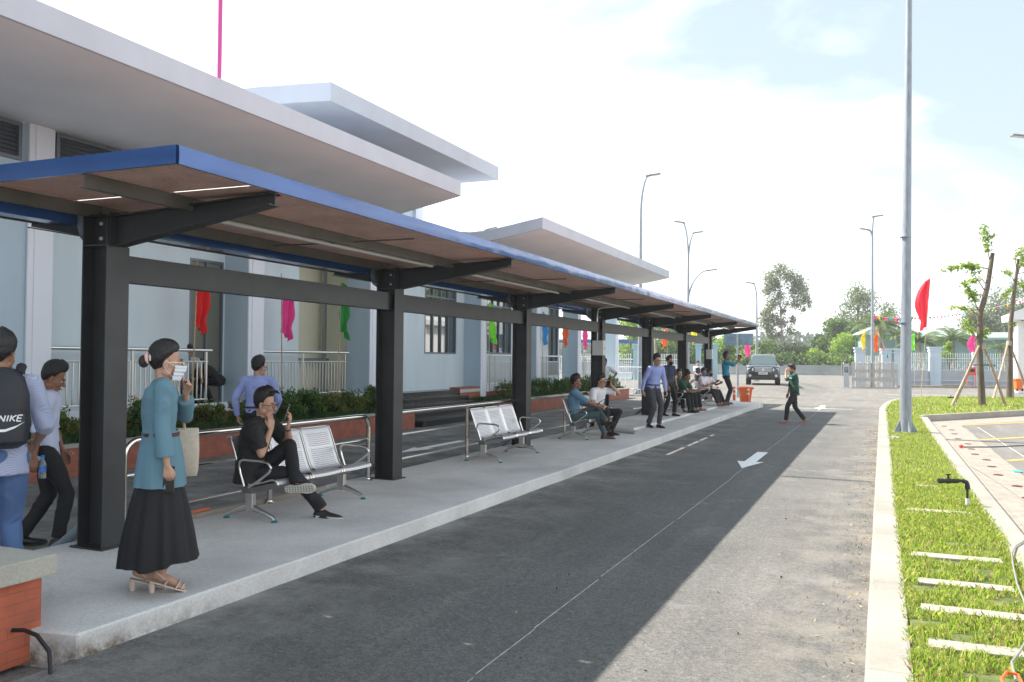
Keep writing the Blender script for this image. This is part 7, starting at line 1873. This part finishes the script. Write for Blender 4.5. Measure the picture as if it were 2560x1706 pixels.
o = fl.build('tunic_hem', M_tunic, B['root'], smooth=True, fix=False)
for p in o.data.polygons: p.use_smooth = True
fl = flare([(1.052, .150, .113, 0, .1), (1.050, .1545, .118, 0, .1), (1.028, .1555, .119, 0, .1), (1.026, .151, .115, 0, .1)]); fl.build('belt', mat('belt_brown', (0.05, 0.022, 0.018), 0.4), B['root'], smooth=True)
MB().cbox((0.155, 0.02, 1.038), (0.012, 0.045, 0.034)).build('buckle', mat('buckle', (0.25, 0.16, 0.1), 0.3, 0.7), B['root'], bevel=0.004)
fl = flare([(0.78, .160, .125, 0, .2), (0.68, .190, .155, 0, .5), (0.55, .225, .185, 0, .8), (0.40, .262, .215, 0, 1), (0.28, .285, .235, 0, 1.1), (0.205, .295, .245, 0, 1.15)], n=120, folds=11, amp=0.05, ph=0.7)
for i, v_ in enumerate(fl.v): 
    if v_[2] < 0.25: fl.v[i] = (v_[0], v_[1], v_[2] + 0.035 * (v_[1] / 0.24) * 0.7 + 0.012 * math.sin(math.atan2(v_[1], v_[0]) * 5))
o = fl.build('skirt', M_skirt, B['root'], fix=False)
for p in o.data.polygons: p.use_smooth = True
h = B['h']
hb = MB().ball(h(0, -.130, .0), (.042 * s, .036 * s, .046 * s)); hb.ball(h(0, -.105, .01), (.03 * s, .03 * s, .03 * s)); hb.build('hair_bun', mat('hair_brown', (0.035, 0.015, 0.012), 0.5, nscale=50, namt=0.4, bscale=120, bstr=0.5), B['root'], smooth=True)
cl = MB()
for q_ in (-1, 1):
    cl.tube([h(q_ * .012, -.115, .052), h(q_ * .035, -.122, .035), h(q_ * .042, -.118, .008), h(q_ * .035, -.108, -.012)], [.010, .012, .010, .005], 8)
    cl.tube([h(q_ * .012, -.095, .055), h(q_ * .038, -.100, .03), h(q_ * .042, -.098, .005)], [.009, .010, .005], 8)
cl.build('hair_clip', mat('clip_pink', (0.72, 0.50, 0.48), 0.4), B['root'], smooth=True)
phone(B, 'HR', 'black phone in the lowered right hand of the woman', off=(0, 0, -0.02), size=(0.07, 0.012, 0.17), up=(0, 0.02, 1))
# tote bag on her left arm
bagm = mat('canvas_beige', (0.50, 0.44, 0.36), 0.85, nscale=30, namt=0.08, bscale=120, bstr=0.15)
W = B['W']; t = thing('tote_bag', 'beige canvas tote bag hanging at the far side of the woman', 'bag', W @ V((-0.235, 0.10, 0.72)), B['rz'])
vs = []; n_ = 20
mb = MB()
secs = [(0.0, .020, .155), (0.04, .045, .165), (0.18, .050, .170), (0.33, .030, .165), (0.335, .024, .160), (0.20, .042, .160)]
rings(mb, [((0, 0, z), V((1, 0, 0)), V((0, 1, 0)), a, b_) for z, a, b_ in secs], 24, 3.2); mb.build('pouch', bagm, t, smooth=True)
for q_ in (-1, 1): MB().tube([(q_ * .025, -.08, .32), (q_ * .02, -.06, .50), (0.0, 0.0, .68), (q_ * .02, .05, .50), (q_ * .025, .07, .32)], .009, 6).build('strap', bagm, t, smooth=True)

# -- 3 backpack man at the left edge
def chk():
    m = cloth('check_blue', (0.5, 0.5, 0.6)); n, l, b = nodes_of(m)
    t_ = n.new('ShaderNodeTexCoord'); w1 = n.new('ShaderNodeTexChecker'); w1.inputs['Scale'].default_value = 150; w1.inputs['Color1'].default_value = (0.48, 0.52, 0.68, 1); w1.inputs['Color2'].default_value = (0.25, 0.29, 0.46, 1)
    mp_ = n.new('ShaderNodeMapping'); mp_.inputs['Rotation'].default_value = (0.2, 0.1, 0.5)
    l.new(t_.outputs['Object'], mp_.inputs[0]); l.new(mp_.outputs[0], w1.inputs[0]); l.new(w1.outputs[0], b.inputs['Base Color']); return m
C = person('man in blue checked shirt and jeans with a black backpack, cut by the left edge', (-5.13, 3.79, 0.21), (-0.84, 0.54), 1.69, SK2, 0.007, wrR=(0.24, 0.22, 0.98), wrL=(-0.24, 0.2, 0.95), shirt_m=chk(), sleeve='half', trouser='jeans', shoe='black', tuck=False, look=(0.5, 1, -0.1))
t = thing('backpack', 'black backpack with white lettering worn by the man at the left edge', 'backpack', C['W'] @ V((0.0, -0.135, 0.98)), C['rz'])
bpm = mat('nylon_black', (0.014, 0.015, 0.022), 0.55, nscale=6, namt=0.3, bscale=90, bstr=0.2)
mb = MB(); rings(mb, [((0, -.03, z), V((1, 0, 0)), V((0, 1, 0)), a, b_) for z, a, b_ in [(0, .10, .05), (0.03, .15, .095), (0.15, .165, .115), (0.33, .16, .10), (0.44, .13, .075), (0.49, .08, .045), (0.50, .03, .02)]], 28, 3.0); mb.build('bag', bpm, t, smooth=True)
mb = MB(); rings(mb, [((0, -.125, z), V((1, 0, 0)), V((0, 1, 0)), a, b_) for z, a, b_ in [(0.03, .10, .02), (0.05, .13, .04), (0.20, .135, .045), (0.24, .11, .02)]], 24, 3.0); mb.build('front_pocket', bpm, t, smooth=True)
for q_ in (-1, 1): MB().tube([(q_ * .10, -.03, .46), (q_ * .12, .03, .50), (q_ * .12, .12, .50), (q_ * .13, .22, .44)], [.02, .028, .028, .024], 8).build('strap', bpm, t, smooth=True)
# lettering and swoosh on the right half of the pocket
lm = mat('print_white', (0.8, 0.8, 0.82), 0.5)
def glyph(mb, ch, x, z, hgt=0.036, w=0.026, y=-.172, sl=0.25):
    B_ = {'N': [((0, 0), (0, 1)), ((0, 1), (1, 0)), ((1, 0), (1, 1))], 'I': [((.5, 0), (.5, 1))], 'K': [((0, 0), (0, 1)), ((0, .45), (1, 1)), ((.2, .55), (1, 0))], 'E': [((0, 0), (0, 1)), ((0, 0), (1, 0)), ((0, .5), (.85, .5)), ((0, 1), (1, 1))]}[ch]
    for (a, b2), (c, d) in B_:
        pa = (x + a * w + b2 * hgt * sl, y, z + b2 * hgt); pb = (x + c * w + d * hgt * sl, y, z + d * hgt); mb.bar(pa, pb, 0.007, 0.003, up=(0, 1, 0))
mb = MB(); x = -.055
for ch, w in (('N', .026), ('I', .012), ('K', .026), ('E', .024)): glyph(mb, ch, x, .155, w=w); x += w + .010
pts_u = [(-.07, .118), (-.055, .108), (-.02, .108), (.04, .128), (.085, .152)]; pts_l = [(.085, .152), (.03, .112), (-.02, .092), (-.06, .092), (-.082, .106)]
pl_ = pts_u + pts_l[1:]
mb.add([(px_, -.1725, pz) for px_, pz in pl_], [tuple(range(len(pl_)))])
o = mb.build('lettering', lm, t, fix=False); o.location = (0.04, 0.0, 0.02)

# -- 4 man in pale shirt left of the first post
D_ = person('man in pale blue shirt and black trousers looking down, left of the first post', (-7.10, 5.72, 0.0), (0.62, 0.78), 1.70, SK3, 0.008, spine=(0, 0.06, 1), wrR=(0.25, -0.10, 0.80), wrL=(-0.22, 0.15, 0.85), anR=(.1, .12, .09), anL=(-.1, -.18, .11), shirt='pale', sleeve='half', trouser='black', shoe='black', look=(0.1, 1, -0.45), tuck=False)
t = thing('shoulder_bag', 'black and lime shoulder bag behind the man in the pale shirt', 'bag', D_['W'] @ V((0.10, -0.22, 0.90)), D_['rz'])
mb = MB(); rings(mb, [((0, 0, z), V((1, 0, 0)), V((0, 1, 0)), a, b_) for z, a, b_ in [(0, .06, .05), (0.04, .10, .07), (0.22, .10, .07), (0.30, .06, .04)]], 20, 3.0); mb.build('bag', bpm, t, smooth=True)
MB().cbox((0.085, 0.0, 0.20), (0.05, 0.06, 0.13)).build('patch', mat('lime_patch', (0.35, 0.8, 0.05), .5), t, bevel=0.01)
MB().tube([(0, 0, .28), (-.02, .1, .45), (-.03, .2, .52)], .014, 6).build('strap', bpm, t)
t = thing('water_bottle', 'small clear water bottle with blue cap at the pale shirt man\'s hip', 'bottle', D_['W'] @ V((0.215, -0.02, 0.66)), D_['rz'])
MB().lathe([(0.0, 0), (.03, 0), (.032, .02), (.032, .13), (.016, .165), (.013, .18)], n=16).build('bottle_body', mat('pet_clear', (.75, .85, .9), .08, transmission=.85), t, smooth=True)
MB().lathe([(.032, .06), (.0325, .06), (.0325, .11), (.032, .11)], n=16).build('label_band', mat('label_blue', (.05, .2, .6), .5), t); MB().lathe([(.015, .178), (.016, .18), (.016, .205), (.0, .207)], n=14).build('cap', mat('cap_blue', (.02, .25, .75), .4), t)

# -- 5 man in periwinkle shirt, back view
person('man in periwinkle blue shirt seen from behind, walking towards the porch', (-8.35, 10.2, 0.0), (-0.50, 0.87), 1.75, SK1, 0.009, wrR=(0.20, 0.16, 0.92), wrL=(-0.27, 0.02, 0.88), elR=(1, -0.6, 0), elL=(-1, -0.8, 0), anR=(.1, -.22, .12), anL=(-.1, .12, .09), shirt='peri', sleeve='long', trouser='black', shoe='black', look=(0.75, 1, -.05), glasses=True)

# -- 6,7 two people behind the porch railing
person('man in grey shirt bending low behind the porch railing beside the woman\'s head', (*at(433, 17.3)[:2], 0.80), (0.75, -0.5), 1.66, SK2, 0.012, pelvis=(0, -.15, 0.46), spine=(0, .22, 1), wrR=(.2, .35, .5), wrL=(-.2, .35, .5), anR=(.15, .05, .09), anL=(-.15, .0, .09), shirt='grey', sleeve='short', trouser='black', shoe='black', look=(0, 1, -.5))
person('person in dark clothes crouching behind the porch railing right of the grey shirt man', (*at(480, 17.6)[:2], 0.80), (-0.9, -0.2), 1.62, SK2, 0.014, pelvis=(0, -.25, 0.50), spine=(0, .9, .6), wrR=(.15, .55, .3), wrL=(-.15, .55, .3), anR=(.12, 0, .09), anL=(-.12, .0, .09), shirt='black', sleeve='short', trouser='black', shoe='black', look=(0, 1, -.5))

# -- 8 man in denim shirt, ankle over knee, boots
E_ = person('man in denim shirt and brown boots sitting with crossed legs on the third bench', (-5.60, 16.33, 0.21), (0.96, 0.25), 1.72, SK3, 0.009,
    pelvis=(0, 0.02, 0.45), spine=(0, -0.10, 1), bend=0.05, wrR=(0.14, 0.52, 0.60), wrL=(-0.14, 0.36, 0.62), elR=(0.5, -0.3, -1), elL=(-0.6, 0, -1), handR=(0, 1, -.25), handL=(.3, 1, .2), nR=(0, 0, -1), nL=(0.2, 0, 1), curl=(0.3, 0.4),
    anR=(-0.02, 0.60, 0.09), anL=(0.16, 0.62, 0.36), knR=(0, .5, 1), knL=(-1, .3, 1), ftR=(0, 1, -.05), ftL=(0.2, 1, .05), ftLd=(0.8, 0, -.6), look=(0.15, 1, -.05), shirt='denim', trouser='slate', shoe='boot', sleeve='half')
phone(E_, 'HL', 'black tablet in the hands of the man in the denim shirt', off=(0.03, .05, .04), size=(.15, .012, .22), up=(0.3, 1, .55), nm='tablet')
# -- 9 man in white shirt with phone at his ear
F_ = person('man in white short sleeved shirt talking on a phone on the third bench', (-5.52, 17.42, 0.21), (0.90, -0.42), 1.72, SK1, 0.009,
    pelvis=(0, 0.03, 0.45), spine=(0, 0.14, 1), bend=0.05, wrR=(0.17, 0.42, 0.60), wrL=(-0.16, 0.30, 1.02), elR=(0.6, -.2, -.6), elL=(-1, .5, -1), handR=(0, .5, -1), handL=(0.35, -0.1, 1), nR=(0, -.6, -.4), nL=(1, -.2, 0), curl=(0.3, 0.5),
    anR=(0.10, 0.42, 0.09), anL=(-0.16, 0.30, 0.09), knR=(0.2, 1, .6), knL=(-0.6, 1, .6), look=(-0.05, 1, -.05), shirt='white', trouser='black', shoe='black', sleeve='short', glasses=True)
phone(F_, 'HL', 'black phone held to the ear of the man in the white shirt', off=(0.0, 0, 0.0), up=(0.1, 0.3, 1))
MB().tube([F_['wR'].lerp(F_['eR'], .08), F_['wR'].lerp(F_['eR'], .15)], [.033, .033], 12).build('watch', M_chrome, F_['root'])
# -- 10 walking man in periwinkle shirt
G_ = person('man in periwinkle shirt and grey trousers with glasses stepping forward on the platform', (-4.85, 19.85, 0.21), (0.78, -0.62), 1.70, SK1, 0.009,
    pelvis=(0, -0.04, 0.905), spine=(0, 0.10, 1), bend=0.05, wrR=(0.30, -0.10, 0.80), wrL=(-0.22, 0.16, 0.76), elR=(1, -1.2, 0), elL=(-0.8, -1, 0), handR=(-.1, .3, -1), handL=(0, .3, -1), curl=(0.5, 0.8), anR=(0.10, -0.08, .10), anL=(-0.04, 0.12, .09), ftR=(.2, 1, 0), ftL=(0, 1, 0), look=(-0.05, 1, -.1),
    shirt='peri', sleeve='long', trouser='grey', shoe='black', glasses=True)
mb = MB(); pk = [G_['spc'](t_) + G_['fw'] * ((0.1215 if t_ < .5 else .123) * G_['s']) for t_ in (0.15, .3, .45, .6, .76, .86)]
phone(G_, 'HL', 'dark phone in the lowered left hand of the walking man', off=(0, 0, 0), size=(.07, .01, .14))
# -- 11 masked person half hidden behind him
person('person in black with dark face mask, half hidden behind the walking man', (-5.30, 23.3, 0.268), (0.8, -0.5), 1.60, SK2, 0.012, wrR=(.2, .15, .85), wrL=(-.22, .1, .85), anR=(.1, -.1, .09), anL=(-.08, .14, .09), shirt='navy', trouser='black', shoe='black', mask=mat('mask_black', (.015, .016, .02), .8))
# -- bench 4: three men
P1 = person('man in dark green polo leaning forward with clasped hands on the fourth bench', (-5.52, 25.12, 0.268), (0.96, -0.20), 1.72, SK3, 0.011, pelvis=(0, 0, .45), spine=(0, .55, 1), bend=0.06, wrR=(.08, .66, .62), wrL=(-.06, .66, .62), elR=(.5, -.3, -1), elL=(-.5, -.3, -1), handR=(-.5, 1, .1), handL=(.5, 1, .1), anR=(.14, .50, .09), anL=(-.14, .46, .09), knR=(0, .5, 1), knL=(0, .5, 1), look=(0.1, 1, -.25), shirt='green', trouser='black', shoe='black', tuck=False)
P2 = person('young man in dark green polo sitting upright behind the leaning man, facing the camera', (-5.55, 25.67, 0.268), (0.65, -0.75), 1.70, SK1, 0.011, pelvis=(0, 0, .45), spine=(0, .05, 1), wrR=(.15, .35, .55), wrL=(-.15, .35, .55), handR=(0, 1, -.3), handL=(0, 1, -.3), nR=(0, 0, -1), nL=(0, 0, -1), anR=(.12, .5, .09), anL=(-.12, .5, .09), knR=(0, .5, 1), knL=(0, .5, 1), shirt='green', trouser='black', shoe='black', look=(0, 1, 0))
def redwhite():
    m = cloth('polo_redwhite', (0.7, 0.66, 0.68)); n, l, b = nodes_of(m)
    t_ = n.new('ShaderNodeTexCoord'); w1 = n.new('ShaderNodeTexVoronoi'); w1.inputs['Scale'].default_value = 8; r_ = n.new('ShaderNodeValToRGB')
    r_.color_ramp.elements[0].position = .19; r_.color_ramp.elements[0].color = (.75, .06, .06, 1); r_.color_ramp.elements[1].position = .22; r_.color_ramp.elements[1].color = (.74, .68, .72, 1)
    l.new(t_.outputs['Object'], w1.inputs['Vector']); l.new(w1.outputs['Distance'], r_.inputs[0]); l.new(r_.outputs[0], b.inputs['Base Color']); return m
M_rw = redwhite()
P3 = person('person in white and red polo holding a cup, hidden behind the leaning man', (-5.50, 26.25, 0.268), (0.9, -0.3), 1.66, SK1, 0.012, pelvis=(0, 0, .45), spine=(0, .12, 1), wrR=(.1, .3, .85), wrL=(-.15, .35, .6), anR=(.12, .5, .09), anL=(-.12, .5, .09), elR=(.4, 0, -1), knR=(0, .5, 1), knL=(0, .5, 1), shirt_m=M_rw, trouser='black', shoe='sandal')
# -- bench 5: two men in white and red polos
P4 = person('man in white and red polo with blue face mask, arms folded, on the fifth bench', (-5.55, 29.27, 0.268), (0.93, -0.25), 1.70, SK2, 0.011, pelvis=(0, 0, .45), spine=(0, .05, 1), bend=.03, wrR=(-.02, .28, .68), wrL=(.05, .30, .66), elR=(.8, 0, -1), elL=(-.8, 0, -1), handR=(-1, .2, 0), handL=(1, .2, 0), nR=(0, -1, 0), nL=(0, -1, 0), anR=(.06, .62, .09), anL=(-.14, .55, .09), knR=(0, .5, 1), knL=(0, .5, 1), look=(.55, 1, -.05), shirt_m=M_rw, trouser='black', shoe='sandal', mask=mat('mask_blue', (.06, .25, .55), .8), tuck=False)
P5 = person('man in white and red polo with black face mask, gesturing, on the fifth bench', (-5.50, 29.85, 0.268), (0.93, -0.3), 1.68, SK3, 0.011, pelvis=(0, 0, .45), spine=(0, .10, 1), bend=.04, wrR=(.12, .42, .78), wrL=(-.12, .44, .74), elR=(.6, 0, -1), elL=(-.6, 0, -1), handR=(0, 1, .5), handL=(0, 1, .4), nR=(-1, 0, 0), nL=(1, 0, 0), anR=(.10, .60, .09), anL=(-.10, .62, .09), knR=(0, .5, 1), knL=(0, .5, 1), shirt_m=M_rw, trouser='black', shoe='sandal', mask=mat('mask_black', (.015, .016, .02)), tuck=False)
# -- photographing man in teal
Q = person('man in bright teal shirt standing and photographing with a phone beyond the fifth bench', (-4.95, 30.55, 0.268), (0.93, 0.15), 1.78, SK3, 0.010, spine=(0, -.03, 1), wrR=(.06, .38, 1.46), wrL=(-.08, .40, 1.42), elR=(.8, .1, -1), elL=(-.8, .2, -1), handR=(0, .25, 1), handL=(0, .25, 1), nR=(-1, .2, 0), nL=(1, .2, 0), curl=.6, anR=(.09, 0, .09), anL=(-.09, .04, .09), look=(0, 1, .02), shirt='teal', sleeve='half', trouser='black', shoe='sandal')
phone(Q, 'HR', 'phone raised by the man in the bright teal shirt', off=(-.04, .02, .05), up=(0, 0, 1), size=(.14, .008, .075))
MB().cbox(Q['spc'](.55) + Q['fw'] * .125 + Q['sd'] * .07, (.055, .004, .08)).build('name_badge', M_white, Q['root'])
# -- security man far behind
U = person('man in white shirt and dark vest standing far behind the sixth post', (*at(1604, 46.5)[:2], 0.0), (0.25, -0.95), 1.72, SK2, 0.018, wrR=(.08, .28, 1.02), wrL=(-.08, .28, 1.02), shirt='white', trouser='navy', shoe='black')
mb = MB(); rings(mb, [(U['spc'](q_), U['sd'], U['fw'], a * 1.09, b_ * 1.12) for q_, a, b_ in [(-.02, .166, .118), (.34, .155, .108), (.76, .150, .120), (.9, .11, .105)]], 20); mb.build('vest', cloth('vest', (.02, .025, .06)), U['root'], smooth=True)
# -- man behind the fourth post
person('man in white shirt with hands on hips, mostly hidden by the fourth post', (*at(1389, 31.0)[:2], 0.0), (0.35, -0.9), 1.80, SK3, 0.013, wrR=(.27, .05, 1.02), wrL=(-.27, .05, 1.02), elR=(1, -.3, .2), elL=(-1, -.3, .2), shirt='white', sleeve='short', trouser='navy', shoe='black')
# -- man in green on the lane
Z = person('man in dark green shirt walking across the lane with a hand at his face', (-2.30, 26.0, 0.0), (-0.82, -0.35), 1.70, SK2, 0.011, pelvis=(0, 0, .905), spine=(0, .08, 1), wrL=(-.03, .26, 1.44), wrR=(.23, .12, .76), elL=(-.7, .4, -1), elR=(.2, -1, 0), handL=(.2, -.15, 1), nL=(.3, -1, 0), curl=(.6, .4), anR=(.06, -.30, .12), anL=(-.06, .26, .09), knR=(0, 1, .1), ftR=(0, 1, -.35), look=(.15, 1, -.3), shirt='green', trouser='black', shoe='red', sleeve='half', tuck=False)
MB().cbox(Z['shL'].lerp(Z['eL'], .6) + V((-.062, 0, 0)), (.008, .07, .05)).build('arm_patch', M_white, Z['root'])
for k, (lab, inf) in enumerate((('a', P1), ('b', Z))): pass

# ================================================================== HAZE
hz = MB().box(-420, 320, -70, 900, -4, 45).build('haze', None) if False else None
me = MB().box(-420, 320, -70, 640, -4, 45).mesh('haze')
hm = bpy.data.materials.new('haze_air'); hm.use_nodes = True
for q_ in list(hm.node_tree.nodes):
    if q_.type != 'OUTPUT_MATERIAL': hm.node_tree.nodes.remove(q_)
pv = hm.node_tree.nodes.new('ShaderNodeVolumePrincipled'); pv.inputs['Density'].default_value = 0.0007; pv.inputs['Color'].default_value = (0.92, 0.96, 1.0, 1); pv.inputs['Anisotropy'].default_value = 0.3
hm.node_tree.links.new(pv.outputs[0], hm.node_tree.nodes['Material Output'].inputs['Volume'])
o = link_mesh('haze', me, hm); tag(o, 'thin pale haze filling the air over the site', 'haze', kind='stuff')
